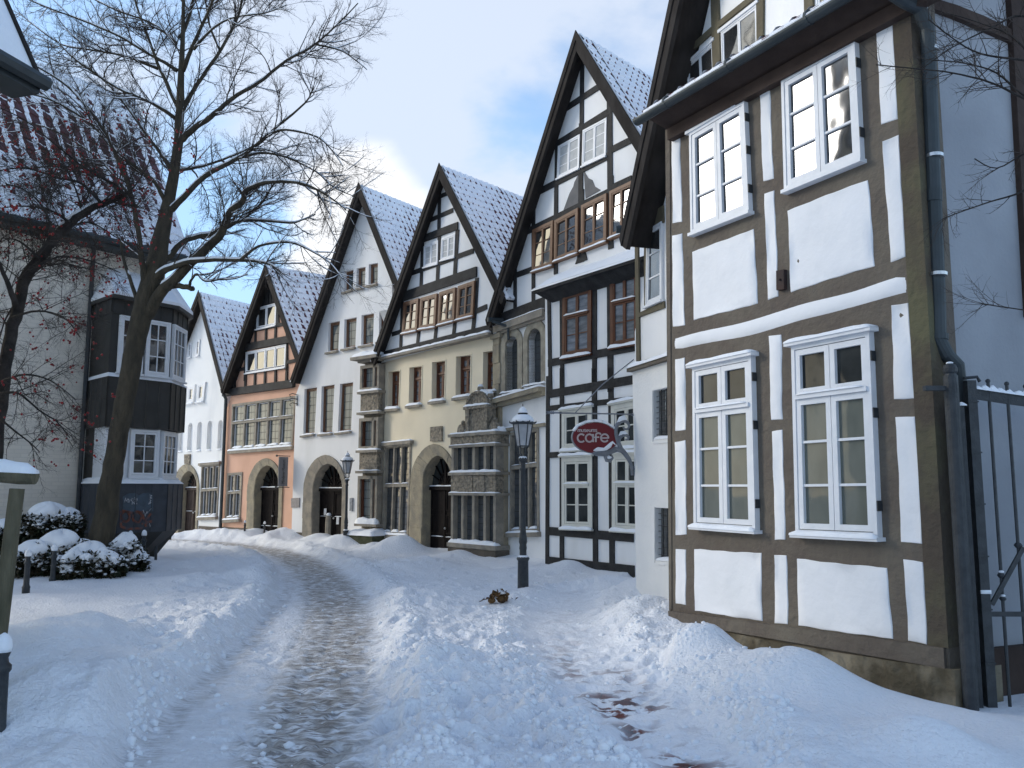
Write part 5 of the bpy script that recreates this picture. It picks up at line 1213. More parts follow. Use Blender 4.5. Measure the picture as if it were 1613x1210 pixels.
# windows of the bay
def bay_win(pa, pb, s0, s1, zt_, zb_, cols, rows, gcols, gr=0.0):
    a = Vector((pa[0], pa[1], 0)); b = Vector((pb[0], pb[1], 0)); e = empty('tmp', (a.x, a.y, 0), math.atan2(b.y - a.y, b.x - a.x)); fixroot(e); L = (b - a).length
    o = window([(L * s0, zt_), (L * s1, zt_), (L * s1, zb_), (L * s0, zb_)], e, -0.02, cols, ((0, 1, rows),), fw=0.05, sash=0.045, proud=0.06, snow=0, sill=0.04, gcols=gcols, bar=0.022, gmat='pane_glass')
    mt = e.matrix_basis.copy(); o.parent = gh; o.matrix_basis = mt @ o.matrix_basis; bpy.data.objects.remove(e)
fa = fp(0.0); fb = fp(-0.12)
bay_win(fa[1], fa[2], 0.12, 0.52, zWt - .03, zWb + .04, 1, 3, 2); bay_win(fa[1], fa[2], 0.56, 0.97, zWt - .03, zWb + .04, 1, 3, 2)
bay_win(fa[2], fa[3], 0.04, 0.9, zWt - .03, zWb + .04, 1, 3, 3)
bay_win(fb[1], fb[2], 0.0, 0.36, zC - .03, zL + .04, 1, 3, 2); bay_win(fb[1], fb[2], 0.44, 0.96, zC - .03, zL + .04, 1, 3, 2); bay_win(fb[2], fb[3], 0.04, 0.95, zC - .03, zL + .04, 1, 3, 3)
# graffiti painted on the panels
fg = fp(0.10); a = Vector((fg[1][0], fg[1][1], 0)); b = Vector((fg[2][0], fg[2][1], 0)); e = empty('tmp', (a.x, a.y, 0), math.atan2(b.y - a.y, b.x - a.x)); fixroot(e)
wp = gh.matrix_basis @ a; wq_ = gh.matrix_basis @ b; PG = Plane((wp.x, wp.y), ((wq_ - wp).x, (wq_ - wp).y)); zg = zm(160, 740, 10.083)
mat('graffiti_white', (0.42, 0.43, 0.45), 0.7, (0.09, 0.10, 0.12), 30, lo=0.45, hi=0.6)
mat('graffiti_orange', (0.22, 0.075, 0.045), 0.8, (0.085, 0.08, 0.09), 9, lo=0.4, hi=0.6)
mat('graffiti_patch', (0.085, 0.11, 0.14), 0.8, (0.06, 0.075, 0.09), 5)
def gs(mb, pts, w_=0.018): stroke(mb, [PG.L(*zg(*p)) for p in pts], w_, -0.014, -0.004)
gm = MB(); gm.poly([PG.L(*zg(*p)) for p in ((335, 430), (430, 375), (540, 370), (590, 410), (650, 375), (815, 360), (820, 660), (335, 665))], -0.008, -0.002); gm.build('graffiti', 'graffiti_patch', e)
gm = MB()
gs(gm, [(360, 520), (378, 450), (392, 500), (410, 455), (415, 520)]); gs(gm, [(425, 460), (430, 520), (455, 470), (462, 510), (480, 455)]); gs(gm, [(490, 500), (480, 550)]); gs(gm, [(500, 490), (520, 440), (530, 500), (505, 520), (515, 545)]); gs(gm, [(545, 460), (555, 550), (560, 450)])
gs(gm, [(760, 400), (795, 410), (760, 440), (795, 450), (750, 470), (785, 490), (745, 520), (785, 520), (740, 545)]); gs(gm, [(655, 640), (690, 740)], .012); gs(gm, [(690, 720), (720, 660), (730, 690), (770, 630), (785, 620)], .012); gs(gm, [(760, 850), (755, 880), (775, 880), (765, 910)], .012)
gm.build('graffiti', 'graffiti_white', e)
gm = MB()
gs(gm, arc(375, 745, 65, 85, 0, 360), 0.05); gs(gm, arc(560, 750, 70, 85, 0, 360), 0.05); gs(gm, [(310, 660), (300, 900), (420, 940), (640, 930)], .05); gs(gm, [(640, 700), (700, 900)], 0.05); gs(gm, [(780, 700), (640, 860)], .05); gs(gm, [(330, 650), (500, 690), (650, 670)], .05); gs(gm, [(700, 840), (790, 820)], .06)
gm.build('graffiti', 'graffiti_orange', e)
for c in list(e.children):
    c.parent = gh; c.matrix_basis = e.matrix_basis @ c.matrix_basis
bpy.data.objects.remove(e)
m = MB(); x_ = p0.x - 0.12; m.tube([(x_, -0.10, zo), (x_, -0.10, -0.2)], 0.05, 8); m.build('downpipe', 'iron', gh)

# the neighbour whose roof corner reaches into the top left of the picture
pc_ = at(52, 130, 8.6); FH = Facade(806.5 + 1351 * pc_.x / pc_.y, 8.6, 0.285)
hh_ = FH.root('corner_house'); fixroot(hh_)
tag(hh_, 'steep snow-covered roof corner with a dark gutter at the top left edge', 'house')
zc_ = FH.L(52, 134)[1]
m = MB(); m.box(-9, -0.2, 0.22, 6.3, -0.4, zc_ + .1); m.poly([(-9, 0)] * 0 + [(-9, zc_), (-.35, zc_), (-.35, zc_ + .2), (-9, zc_ + .2)], 0.5, 6.0) if False else None
m.add([(-.2, .22, zc_ + .1), (-.2, 6.3, zc_ + .1), (-.2, 3.2, zc_ + 5.0)], [(0, 1, 2)]); m.build('wall', 'cream_plaster', hh_)
m = MB()
for (y0_, y3_) in ((0.0, 3.25), (6.5, 3.25)):
    m.hexa([(-9.3, y0_, zc_), (0, y0_, zc_), (0, y3_, zc_ + 5.9), (-9.3, y3_, zc_ + 5.9), (-9.3, y0_, zc_ + .16), (0.0, y0_, zc_ + .16), (0.0, y3_, zc_ + 6.1), (-9.3, y3_, zc_ + 6.1)])
m.build('roof', 'snow', hh_)
m = MB(); m.box(-9.3, 0.03, -0.06, 0.3, zc_ - .10, zc_ - .004); m.tube([(-9.3, -0.12, zc_ + .02), (0.06, -0.12, zc_ + .02)], 0.08, 8); m.beam((0, zc_), (0, zc_ + .1), .05, 0, 1); m.build('gutter', 'zinc', hh_)
m = MB(); m.hexa([(0.0, -0.05, zc_ - .05), (0.05, -0.05, zc_ - .05), (0.05, 3.25, zc_ + 5.85), (0.0, 3.25, zc_ + 5.85), (0.0, -0.05, zc_ + .13), (0.05, -0.05, zc_ + .13), (0.05, 3.25, zc_ + 6.05), (0.0, 3.25, zc_ + 6.05)]); m.build('verge_board', 'dark_board', hh_)
m = MB(); m.box(-0.5, -0.1, 1.3, 1.9, zc_ + 2.2, zc_ + 2.25); m.tube([(-.06, 1.4, zc_ + 2.4), (0.06, 1.4, zc_ + 3.0)], 0.02, 5); m.build('roof_hook', 'iron', hh_)
for i in range(4):
    for z_ in (1.0, 3.6): window([(-8 + i * 2.1, z_ + 1.5), (-7.1 + i * 2.1, z_ + 1.5), (-7.1 + i * 2.1, z_), (-8 + i * 2.1, z_)], hh_, 0.22, 2, ((0, 1, 3),), snow=0.05)

# ================================================================== street furniture
def street_lamp():
    e = empty('street_lamp', (0, 0, 0))
    P = MB(); P.lathe([(.098, 0), (.098, .10), (.093, .62), (.105, .64), (.115, .66), (.10, .69), (.062, .71), (.06, .80), (.068, .84), (.06, .90), (.074, .95), (.068, 1.02), (.052, 1.12), (.046, 1.4), (.042, 2.18), (.055, 2.20), (.055, 2.23), (.042, 2.25), (.045, 2.34), (.075, 2.37), (.09, 2.40), (.06, 2.43), (.03, 2.45)], n=16)
    P.build('post', 'iron', e, smooth=True)
    P = MB()
    for k in range(6):
        a = math.pi * k / 3; c_, s_ = math.cos(a), math.sin(a); P.tube([(.03 * c_, .03 * s_, 2.44), (.085 * c_, .085 * s_, 2.50), (.075 * c_, .075 * s_, 2.58), (.10 * c_, .10 * s_, 2.62)], .010, 5); P.tube([(.105 * c_, .105 * s_, 2.62), (.175 * c_, .175 * s_, 3.02)], .010, 5)
        c2, s2 = math.cos(a + math.pi / 3), math.sin(a + math.pi / 3); P.tube([(.105 * c_, .105 * s_, 2.62), (.105 * c2, .105 * s2, 2.62)], .012, 5); P.tube([(.178 * c_, .178 * s_, 3.02), (.178 * c2, .178 * s2, 3.02)], .014, 5)
    P.build('lantern_frame', 'iron', e)
    P = MB(); P.lathe([(.10, 2.625), (.168, 3.015)], n=6); P.build('lantern_glass', 'lamp_glass', e)
    P = MB(); P.lathe([(.02, 2.60), (.06, 2.63), (.07, 2.74), (.055, 2.80), (.02, 2.82)], n=10); P.build('lamp_bulb', 'cream_paint', e)
    P = MB(); P.lathe([(.20, 3.02), (.22, 3.03), (.205, 3.055), (.14, 3.11), (.06, 3.16), (.055, 3.18), (.085, 3.19), (.09, 3.21), (.06, 3.24), (.012, 3.30), (.006, 3.38)], n=12)
    for k in range(6):
        a = math.pi * k / 3; P.tube([(.19 * math.cos(a), .19 * math.sin(a), 3.03), (.235 * math.cos(a), .235 * math.sin(a), 3.045), (.24 * math.cos(a), .24 * math.sin(a), 3.075)], [.02, .014, .004], 5)
    P.build('cap', 'iron', e)
    P = MB(); P.lathe([(.205, 3.05), (.205, 3.085), (.17, 3.14), (.11, 3.18), (.05, 3.19)], n=14); P.lathe([(.088, 3.205), (.08, 3.25), (.055, 3.29), (.012, 3.33)], n=12); P.lathe([(.11, .655), (.10, .69), (.066, .72)], n=12); P.lathe([(.085, 2.405), (.06, 2.435), (.03, 2.45)], n=10)
    P.build('snow', 'snow', e, smooth=True)
    return e
def copy_tree(o, parent=None):
    c = o.copy(); COL.objects.link(c)
    if parent is not None: c.parent = parent
    for ch in list(o.children): copy_tree(ch, c)
    return c
lamp = street_lamp(); p = gp(824, 938, -0.02); lamp.location = (p.x, p.y, -0.05); lamp.scale = (0.95,) * 3
lamp['label'] = 'nearest street lamp, a snow-capped black lantern standing by the footpath'; lamp['category'] = 'street lamp'; lamp['group'] = 'lantern street lamps'
for (x, y, Y, sc, rz, lab) in ((544, 868, 24.3, .83, .4, 'street lamp in front of the white house beside the stone-walled bay'), (266, 852, 27.2, .73, .2, 'farthest street lamp, half hidden beside the dark clad bay on the left')):
    c = copy_tree(lamp); q = at(x, y, Y); c.location = (q.x, q.y, min(0, q.z)); c.scale = (sc, sc, sc); c.rotation_euler = (0, 0, rz); c['label'] = lab
def bollard():
    e = empty('bollard', (0, 0, 0))
    P = MB(); P.lathe([(.062, -.2), (.062, .15), (.066, .17), (.052, .20), (.048, .22), (.044, .55), (.058, .57), (.058, .60), (.04, .62), (.035, .65), (.05, .69), (.04, .73), (.008, .75)], n=12); P.build('post', 'iron', e, smooth=True)
    P = MB(); P.lathe([(.052, .69), (.058, .72), (.05, .77), (.03, .80), (.006, .815)], n=10); P.build('snow', 'snow', e, smooth=True)
    return e
bo = bollard(); first = True
for (x, y, Y, lab, sc) in ((40, 941, 13.7, 'dark bollard in front of the snowy shrubs, nearer the left edge', .92), (82, 927, 14.9, 'dark bollard against the snowy shrubs, between the leftmost bollard and the tree', .92),
      (-7, 1196, 5.6, 'nearest bollard, cut by the left edge below the wooden frame', .95), (203, 889, 17.3, 'snow-capped bollard behind the shrubs just right of the tree trunk', .95), (225, 884, 17.6, 'snow-capped bollard beside the bent pipe rail near the clad bay', .95),
      (385, 848, 28.0, 'small bollard in front of the orange house left of its door', .72), (416, 850, 27.8, 'small bollard in front of the dark door of the orange house', .72)):
    q = at(x, y, Y); c = bo if first else copy_tree(bo); first = False; c.location = (q.x, q.y, min(0.12, q.z)); c.scale = (sc,) * 3; c['label'] = lab; c['category'] = 'bollard'; c['group'] = 'bollards along the street'
e = empty('door_post', at(517, 856, 26.2)); e.location.z = 0; tag(e, 'plain stone post with a snow cap standing before the arched door of the white house', 'post')
m = MB(); m.lathe([(.11, -.2), (.105, .7), (.09, .88), (.03, .93)], n=8); m.build('post', 'grey_stone', e); m = MB(); m.ball((0, 0, .93), .08, 8, .7); m.build('snow', 'snow', e, smooth=True)
e = empty('pipe_rail', at(233, 880, 17.8)); e.location.z = 0; tag(e, 'low bent pipe rail in the snow below the clad bay', 'railing')
m = MB(); m.tube([(-.3, 0, -.2), (-.3, 0, .12), (-.28, 0, .15), (.12, .05, .15), (.14, .05, .17), (.14, .05, .55)], .028, 8); m.build('rail', 'iron', e)

# iron gate at the right
gt = empty('iron_gate', at(1508, 768, 6.95)); gt.location.z = 0; fixroot(gt)
tag(gt, 'dark wrought iron gate with a round ball-topped post, snow lying on its curved top rail', 'gate')
def G(x, y, Y=7.05): p = at(x, y, Y); return p.x - gt.location.x, p.y - gt.location.y, p.z
m = MB(); zt9 = at(1500, 592, 6.95).z; m.tube([(0, 0, -.3), (0, 0, zt9)], .057, 16); m.lathe([(.05, zt9), (.045, zt9 + .015), (.055, zt9 + .03), (.058, zt9 + .06), (.045, zt9 + .09), (.006, zt9 + .105)], n=14); m.build('gate_post', 'iron', gt, smooth=False)
m = MB(); sx = G(1537, 768)[0]; zt8 = G(1528, 600)[2]
m.box(sx - .035, sx + .04, .06, .13, -.05, zt8); m.box(.075, .125, .05, .09, -.05, G(1518, 640)[2])
m.tube([(sx - .05, .08, zt8 + .02), (sx + .06, .08, zt8 + .03), (sx + .08, .08, zt8 - .01)], .014, 6)
for z_ in np.arange(.35, zt8, .42): m.box(sx - .042, sx + .047, .052, .138, z_, z_ + .012)
xe = 2.9
def top(x): return G(1530, 612)[2] - .16 * math.sin(min(1, (x - sx) / 1.45) * math.pi / 2) + .02 * math.sin((x - sx) * 1.0)
K = 24
for i in range(K): xa, xb = sx + (xe - sx) * i / K, sx + (xe - sx) * (i + 1) / K; m.quad([(xa, top(xa)), (xb, top(xb)), (xb, top(xb) - .085), (xa, top(xa) - .085)], .085, .105)
m.build('gate_frame', 'iron', gt)
m = MB(); zl_ = G(1580, 966)[2]; m.box(sx, xe, .082, .108, zl_ - .025, zl_ + .012); bx = [G(1567, 768)[0] + .155 * i for i in range(17)]
for i, x in enumerate(bx):
    m.tube([(x, .095, -.02), (x, .095, top(x) + .07)], .013, 6); m.ball((x, .095, top(x) + .085), .02, 5)
    if i % 2 == 0: m.lathe([(.018, zl_ + .28), (.032, zl_ + .30), (.018, zl_ + .32)], (x, .095, 0), 8); m.lathe([(.018, zl_ + .10), (.03, zl_ + .115), (.018, zl_ + .13)], (x, .095, 0), 8)
    else: m.lathe([(.02, zl_ + .52), (.034, zl_ + .54), (.02, zl_ + .56)], (x, .095, 0), 8)
a0, a1 = G(1560, 952), G(1606, 868); m.beam((a0[0], a0[2]), (a1[0] + .02, a1[2] + .03), .035, .07, .09)
m.box(-.22, 0.02, -.02, .03, G(1480, 612)[2] - .03, G(1480, 612)[2] + .01)
m.build('gate_bars', 'iron', gt)
m = MB()
K = 40
for i in range(K): xa, xb = sx + .02 + (xe - sx) * i / K, sx + .02 + (xe - sx) * (i + 1) / K; m._snow((xa, top(xa)), (xb + .02, top(xb + .02)), .12, .07, .035 + .02 * math.sin(i * .8) ** 2, seed=i)
for x in bx[::2]: m.mark(); m.ball((x, .09, zl_ + .33), .024, 5, .5); m.mark(); m.ball((x, .09, zl_ + .14), .022, 5, .5)
m.mark(); m.ball((0, 0, zt9 + .105), .03, 6, .4); m.snow((.07, G(1518, 640)[2]), (.14, G(1518, 640)[2]), .1, .03, .04); m.mark(); m.box(sx - .04, sx + .045, .05, .06, .9, .93)
m.pieces('snow', 'snow', gt, smooth=True)

# wooden support frame at the left edge
wf = empty('wooden_frame', at(-28, 1155, 6.0)); wf.location.z = 0; fixroot(wf)
tag(wf, 'weathered wooden tree support, a leaning round post under a snow-topped half-log crossbar', 'tree support')
def WF(x, y, Y=6.0): p = at(x, y, Y); return (p.x - wf.location.x, p.y - wf.location.y, p.z)
m = MB(); m.tube([WF(-30, 1200), WF(0, 985), WF(27, 770)], [.055, .053, .048], 12); m.build('post', 'wood_grey', wf, smooth=True)
m = MB(); b0_ = WF(27, 770); m.tube([(b0_[0] - 1.35, .3, -.3), (b0_[0] - 1.2, .25, b0_[2])], [.055, .048], 12); m.build('post', 'wood_grey', wf, smooth=True)
c1_, c2_ = WF(55, 752), WF(-240, 738); m = MB(); K = 12
prof = [(.065 * math.cos(math.pi * i / 8 + math.pi), .075 * math.sin(math.pi * i / 8 + math.pi)) for i in range(9)]
k = 0
for i in range(K + 1):
    x = c1_[0] + (c2_[0] - c1_[0]) * i / K; z = c1_[2] + (c2_[2] - c1_[2]) * i / K + .025
    for a, b in prof: m.v.append((x, a * (.9 + .1 * math.sin(i)), z + b * (1 + .06 * math.sin(i * 1.7))))
for i in range(K):
    for j in range(9): j2 = (j + 1) % 9; m.f.append((i * 9 + j, i * 9 + j2, (i + 1) * 9 + j2, (i + 1) * 9 + j))
m.f += [tuple(range(9)), tuple(K * 9 + j for j in reversed(range(9)))]
m.build('crossbar', 'wood_grey', wf)
m = MB(); m.snow((c2_[0], c2_[2] + .027), (c1_[0] + .0, c1_[2] + .027), .06, -.06, .075, over=.01); m.build('snow', 'snow', wf, smooth=True)

# ================================================================== trees
def smooth_path(pts, sub_=4):
    out = []; n = len(pts)
    for i in range(n - 1):
        p0_, p1_, p2_, p3_ = pts[max(i - 1, 0)], pts[i], pts[i + 1], pts[min(i + 2, n - 1)]
        for k in range(sub_):
            t = k / sub_; out.append(tuple(0.5 * ((2 * b) + (c - a) * t + (2 * a - 5 * b + 4 * c - d) * t * t + (-a + 3 * b - 3 * c + d) * t ** 3) for a, b, c, d in zip(p0_, p1_, p2_, p3_)))
    out.append(tuple(pts[-1])); return out
class Tree:
    def __init__(s, seed, twig_len=1.0): s.wood = MB(); s.tw = MB(); s.sn = MB(); s.rnd = random.Random(seed); s.tips = []; s.k = twig_len
    def limb(s, pts, snow=True, n=8, wob=.2):                # pts: (x, y, z, r)
        q = smooth_path(pts); w = s.rnd
        P = [Vector(a[:3]) for a in q]; Rr = [max(a[3], .004) for a in q]
        for i in range(1, len(P) - 1): P[i] += Vector((w.uniform(-1, 1), w.uniform(-1, 1), w.uniform(-1, 1))) * Rr[i] * wob
        s.wood.tube(P, Rr, n)
        if snow: s.snow_on(P, Rr)
        return P, Rr
    def snow_on(s, P, Rr, p=0.85):
        seg = []
        for i in range(len(P)):
            d = P[min(i + 1, len(P) - 1)] - P[max(i - 1, 0)]; st = abs(d.z) / (d.length + 1e-6)
            ok = st < 0.88 and s.rnd.random() < p
            if ok: seg.append((P[i] + Vector((0, 0, Rr[i] * .70 + .008)), Rr[i] * .85 * (1 - .3 * st) + .004))
            if (not ok or i == len(P) - 1):
                if len(seg) > 1: 
                    rr = [b for a, b in seg]; rr[0] *= .4; rr[-1] *= .4; s.sn.tube([a for a, b in seg], rr, 6)
                seg = []
    def twig(s, p, d, L, r, lvl, up=0.15, droop=0.0):
        w = s.rnd; n = max(3, int(L / (.16 * s.k)) + 1) if lvl < 3 else 3; P = [p.copy()]; Rr = [r]; d = d.normalized(); bend = Vector((w.uniform(-1, 1), w.uniform(-1, 1), w.uniform(-.6, 1))) * .13
        for i in range(n):
            d = (d + bend + Vector((w.uniform(-1, 1), w.uniform(-1, 1), w.uniform(-1, 1))) * .15 + Vector((0, 0, up * (i / n) - droop))).normalized()
            P.append(P[-1] + d * (L / n)); Rr.append(r * (1 - .68 * (i + 1) / n))
        s.tw.tube(P, Rr, 5 if r > .01 else 3, cap=False)
        if lvl == 1 and s.k == 1.0: s.snow_on(P, Rr, .8)
        s.tips.append(P[-1])
        return P, Rr, d
    def bush(s, P, Rr, dens, L, start=.15, lvl=1, up=.15, maxlvl=3, spread=1.0, droop=0.0):
        w = s.rnd; tot = sum((P[i + 1] - P[i]).length for i in range(len(P) - 1)); cnt = max(1, int(tot * dens))
        for _ in range(cnt):
            t = start + (1 - start) * w.random() ** .8; x = t * (len(P) - 1); i = min(int(x), len(P) - 2); p = P[i].lerp(P[i + 1], x - i); dm = (P[i + 1] - P[i]).normalized()
            side = dm.cross(Vector((w.gauss(0, 1), w.gauss(0, 1), w.gauss(0, 1))));
            if side.length < 1e-4: continue
            side.normalize(); d = dm * w.uniform(.5, 1.1) + side * w.uniform(.5, 1.0) * spread
            LL_ = L * w.uniform(.45, 1.15) * (1 - .35 * t); r = min(Rr[i] * .6, (.0045 if s.k == 1.0 else .0022) + LL_ * .0075)
            Q, Rq, _d = s.twig(p, d, LL_, r, lvl, up, droop)
            if lvl < maxlvl: s.bush(Q, Rq, dens * 2.0 if lvl == 1 else dens * 2.4, LL_ * .48, .1, lvl + 1, up, maxlvl, spread, droop)
    def finish(s, root, bark, twigm, off):
        for mb in (s.wood, s.tw, s.sn): mb.v = [(a - off.x, b - off.y, c - off.z) for a, b, c in mb.v]
        s.wood.build('trunk', bark, root, smooth=True); s.tw.build('crown', twigm, root); 
        if s.sn.v: s.sn.build('snow', 'snow', root, smooth=True)
def px_limb(pts, Y0, Y1, w0, w1):
    n = len(pts); out = []
    for i, q in enumerate(pts):
        t = i / (n - 1); Y = Y0 + (Y1 - Y0) * t; p = at(q[0], q[1], Y); wpx = q[2] if len(q) > 2 else w0 + (w1 - w0) * t ** .7
        out.append((p.x, p.y, p.z, wpx / 2 * Y / 1351))
    return out
T = Tree(11); TY = 16.2
trunk = [(148, 935, 56), (152, 895, 50), (157, 860, 45), (164, 825, 42), (174, 759, 37), (184, 700, 34), (200, 618, 35), (213, 545, 35), (226, 490, 37), (243, 425, 38), (259, 350, 26), (269, 300, 21), (278, 250, 18), (283, 190, 17), (285, 120, 12), (288, 50, 8), (290, -40, 5), (296, -160, 3)]
trunk = [(a, b, c * .86) for a, b, c in trunk]
P, Rr = T.limb(px_limb(trunk, TY, TY, 0, 0), n=16, wob=.07)
T.bush(P[40:], Rr[40:], 4.5, 1.4, 0)
LIMBS = [
 ([(228, 500), (260, 455), (303, 413), (345, 373), (360, 338), (382, 317), (387, 301), (419, 288), (470, 288), (510, 305), (545, 330)], 17, 15.0, 24, 2, 1),
 ([(240, 440), (262, 426), (302, 412), (376, 410), (420, 415), (440, 426)], 17, 15.6, 15, 2.5, 1),
 ([(379, 410), (408, 388), (456, 382), (487, 394), (519, 414), (540, 440)], 15.8, 15.0, 6, 1.5, 1),
 ([(250, 418), (268, 402), (294, 378), (339, 367), (371, 351), (408, 325), (430, 292), (452, 270)], 17, 18.2, 15, 2, 1),
 ([(330, 372), (358, 355), (392, 347), (456, 351), (475, 347), (497, 338)], 17.3, 17.9, 9, 1.5, 1),
 ([(266, 332), (281, 320), (323, 278), (372, 251), (405, 228), (438, 198), (481, 162), (494, 136)], 17, 16.0, 14, 2, 1),
 ([(272, 270), (310, 264), (350, 252), (392, 234), (420, 215)], 17, 18, 7, 2, 1),
 ([(405, 228), (425, 212), (451, 205), (498, 215), (522, 236), (540, 262)], 16.4, 15.5, 7, 1.5, 1),
 ([(372, 251), (412, 241), (451, 248), (498, 271), (525, 295), (560, 310)], 16.6, 17.2, 6, 1.5, 1),
 ([(282, 222), (310, 200), (339, 178), (366, 155), (405, 132), (451, 96), (488, 76), (527, 43), (564, 5)], 17, 16.4, 13, 2, 0),
 ([(497, 70), (537, 80), (560, 95), (578, 110)], 16.6, 16.2, 4, 1.2, 0),
 ([(286, 178), (300, 150), (316, 125), (349, 76), (375, 26), (384, -20), (396, -90)], 17, 18, 10, 3, 0),
 ([(288, 112), (309, 60), (329, 17), (340, -20), (352, -90)], 17, 16, 9, 3, 0),
 ([(305, 78), (325, 55), (346, 38), (372, 27), (420, 20), (452, 8)], 16.8, 16, 6, 1.5, 0),
 ([(280, 168), (262, 130), (248, 99), (230, 50), (215, 8), (204, -50)], 17, 17.6, 9, 3, 0),
 ([(276, 186), (255, 172), (231, 159), (185, 139), (139, 109), (112, 88), (85, 60)], 17, 15.8, 8, 1.5, 0),
 ([(280, 112), (258, 98), (231, 83), (185, 56), (126, 31), (69, 10), (35, -5)], 17, 16.2, 8, 1.5, 0),
 ([(248, 108), (215, 95), (185, 86), (145, 79), (99, 71), (56, 42), (30, 20)], 17.3, 18.5, 6, 1.5, 0),
 ([(270, 268), (252, 240), (231, 212), (185, 149), (150, 115), (112, 88)], 17, 18, 9, 2, 0),
 ([(278, 68), (255, 48), (231, 33), (185, 17), (130, -10)], 17, 17.8, 6, 2, 0),
 ([(232, 470), (226, 430), (222, 395), (213, 335), (198, 281), (180, 240), (159, 198), (116, 145), (75, 115), (36, 94)], 17, 15.4, 15, 2, 1),
 ([(260, 316), (250, 298), (238, 281), (185, 241), (142, 195), (83, 159), (30, 145), (-10, 138)], 17, 15.5, 9, 1.5, 1),
 ([(215, 325), (190, 290), (160, 255), (120, 225), (70, 200), (20, 190)], 16.4, 17.5, 6, 1.5, 1),
 ([(252, 462), (262, 455), (276, 451), (292, 452), (304, 455)], 17, 16.6, 12, 9, 1),
 ([(298, 452), (301, 442), (310, 432), (323, 443), (345, 441), (371, 439), (390, 432)], 16.6, 16.2, 6, 1.5, 1),
 ([(226, 500), (215, 470), (205, 440), (195, 410), (190, 380)], 17, 17.5, 9, 5, 1),
 ([(285, 60), (300, 20), (310, -40), (320, -130)], 17, 17.4, 8, 3, 0),
 ([(346, 78), (330, 40), (324, 0), (318, -60)], 17.4, 18, 5, 2, 0),
]
for pts, Ya, Yb, wa, wb, sn_ in LIMBS:
    P, Rr = T.limb(px_limb(pts, Ya - .8, Yb - .8, wa * .9, wb * .9), snow=True, n=8)
    stub = pts[0] in ((252, 462), (226, 500))
    if not stub: T.bush(P, Rr, 6.3, 1.4, .16, up=.10)
# hanging long thin twigs
tr = empty('bare_tree', gp(152, 900)); tr.location.z = 0; fixroot(tr)
T.finish(tr, 'bark', 'twig', tr.location)
tag(tr, 'tall bare linden with a thick leaning mossy trunk and snow on its spreading limbs', 'tree')

B = Tree(23, .55); BYd = 9.0
BL = [
 ([(-40, 1010, 30), (-25, 860, 27), (-12, 740, 24), (0, 640, 22), (12, 560, 20), (24, 499, 19), (42, 433, 18), (62, 406, 17), (92, 368, 15), (122, 342, 13), (159, 321, 11), (200, 308, 9)], 9.0, 9.4, 0, 0),
 ([(24, 480), (10, 440), (-8, 400), (-30, 350)], 9, 8.6, 10, 4),
 ([(160, 321), (130, 290), (90, 280), (40, 265), (-10, 270)], 9.3, 8.8, 6, 2), ([(195, 309), (150, 272), (100, 262), (50, 265)], 9.4, 9.8, 5, 2), ([(198, 309), (180, 290), (140, 270), (90, 230), (40, 190), (0, 170)], 9.3, 9.7, 5, 1.5),
 ([(60, 400), (80, 370), (70, 330), (40, 300), (10, 290)], 9, 8.5, 6, 2), ([(20, 500), (60, 490), (100, 500), (125, 530)], 9, 8.6, 5, 1.5), ([(5, 600), (40, 590), (80, 600), (120, 630)], 9, 8.6, 5, 1.5),
 ([(0, 620), (30, 620), (60, 645), (90, 665), (110, 690)], 9, 8.7, 5, 1.5), ([(0, 660), (25, 680), (50, 700), (62, 712)], 9, 8.7, 4, 1.5), ([(45, 430), (90, 405), (140, 410), (190, 430)], 9.1, 9.3, 5, 1.5),
 ([(100, 362), (140, 350), (180, 372), (215, 392)], 9.3, 9.5, 4, 1.2), ([(130, 338), (120, 300), (95, 250), (60, 230)], 9.3, 9.6, 4, 1.2), ([(30, 470), (10, 500), (0, 530), (-10, 560)], 9.3, 9.6, 4, 1.2),
 ([(190, 312), (215, 290), (235, 255), (240, 225)], 9.4, 9.6, 4, 1.2), ([(110, 350), (75, 330), (30, 325), (-10, 330)], 9.1, 9.0, 5, 1.5), ([(60, 405), (30, 380), (0, 375)], 9, 9.2, 5, 1.5)]
for pts, Ya, Yb, wa, wb in BL:
    P, Rr = B.limb(px_limb(pts, Ya, Yb, wa, wb), snow=len(pts) > 8, n=8); st = .35 if len(pts) > 8 else .1
    B.bush(P, Rr, 12.5, .85, st if len(pts) <= 8 else .42, up=.02, droop=.03, spread=1.3)
bt_ = empty('berry_tree', gp(-40, 1010)); bt_.location.z = 0; fixroot(bt_)
be = MB(); rnd = random.Random(4); tips = [t for t in B.tips]; rnd.shuffle(tips)
for t in tips[:750]:
    n_ = rnd.choice((1, 1, 2, 3))
    for _ in range(n_):
        c = t + Vector((rnd.uniform(-.03, .03), rnd.uniform(-.03, .03), rnd.uniform(-.05, .0))) - bt_.location
        be.ball(c, rnd.uniform(.009, .014), 5)
B.finish(bt_, 'berry_bark', 'twig', bt_.location)
o = be.build('berries', 'berry_red', bt_, smooth=True); o['kind'] = 'stuff'
tag(bt_, 'small crooked bare tree hung with red berries at the left edge', 'tree')

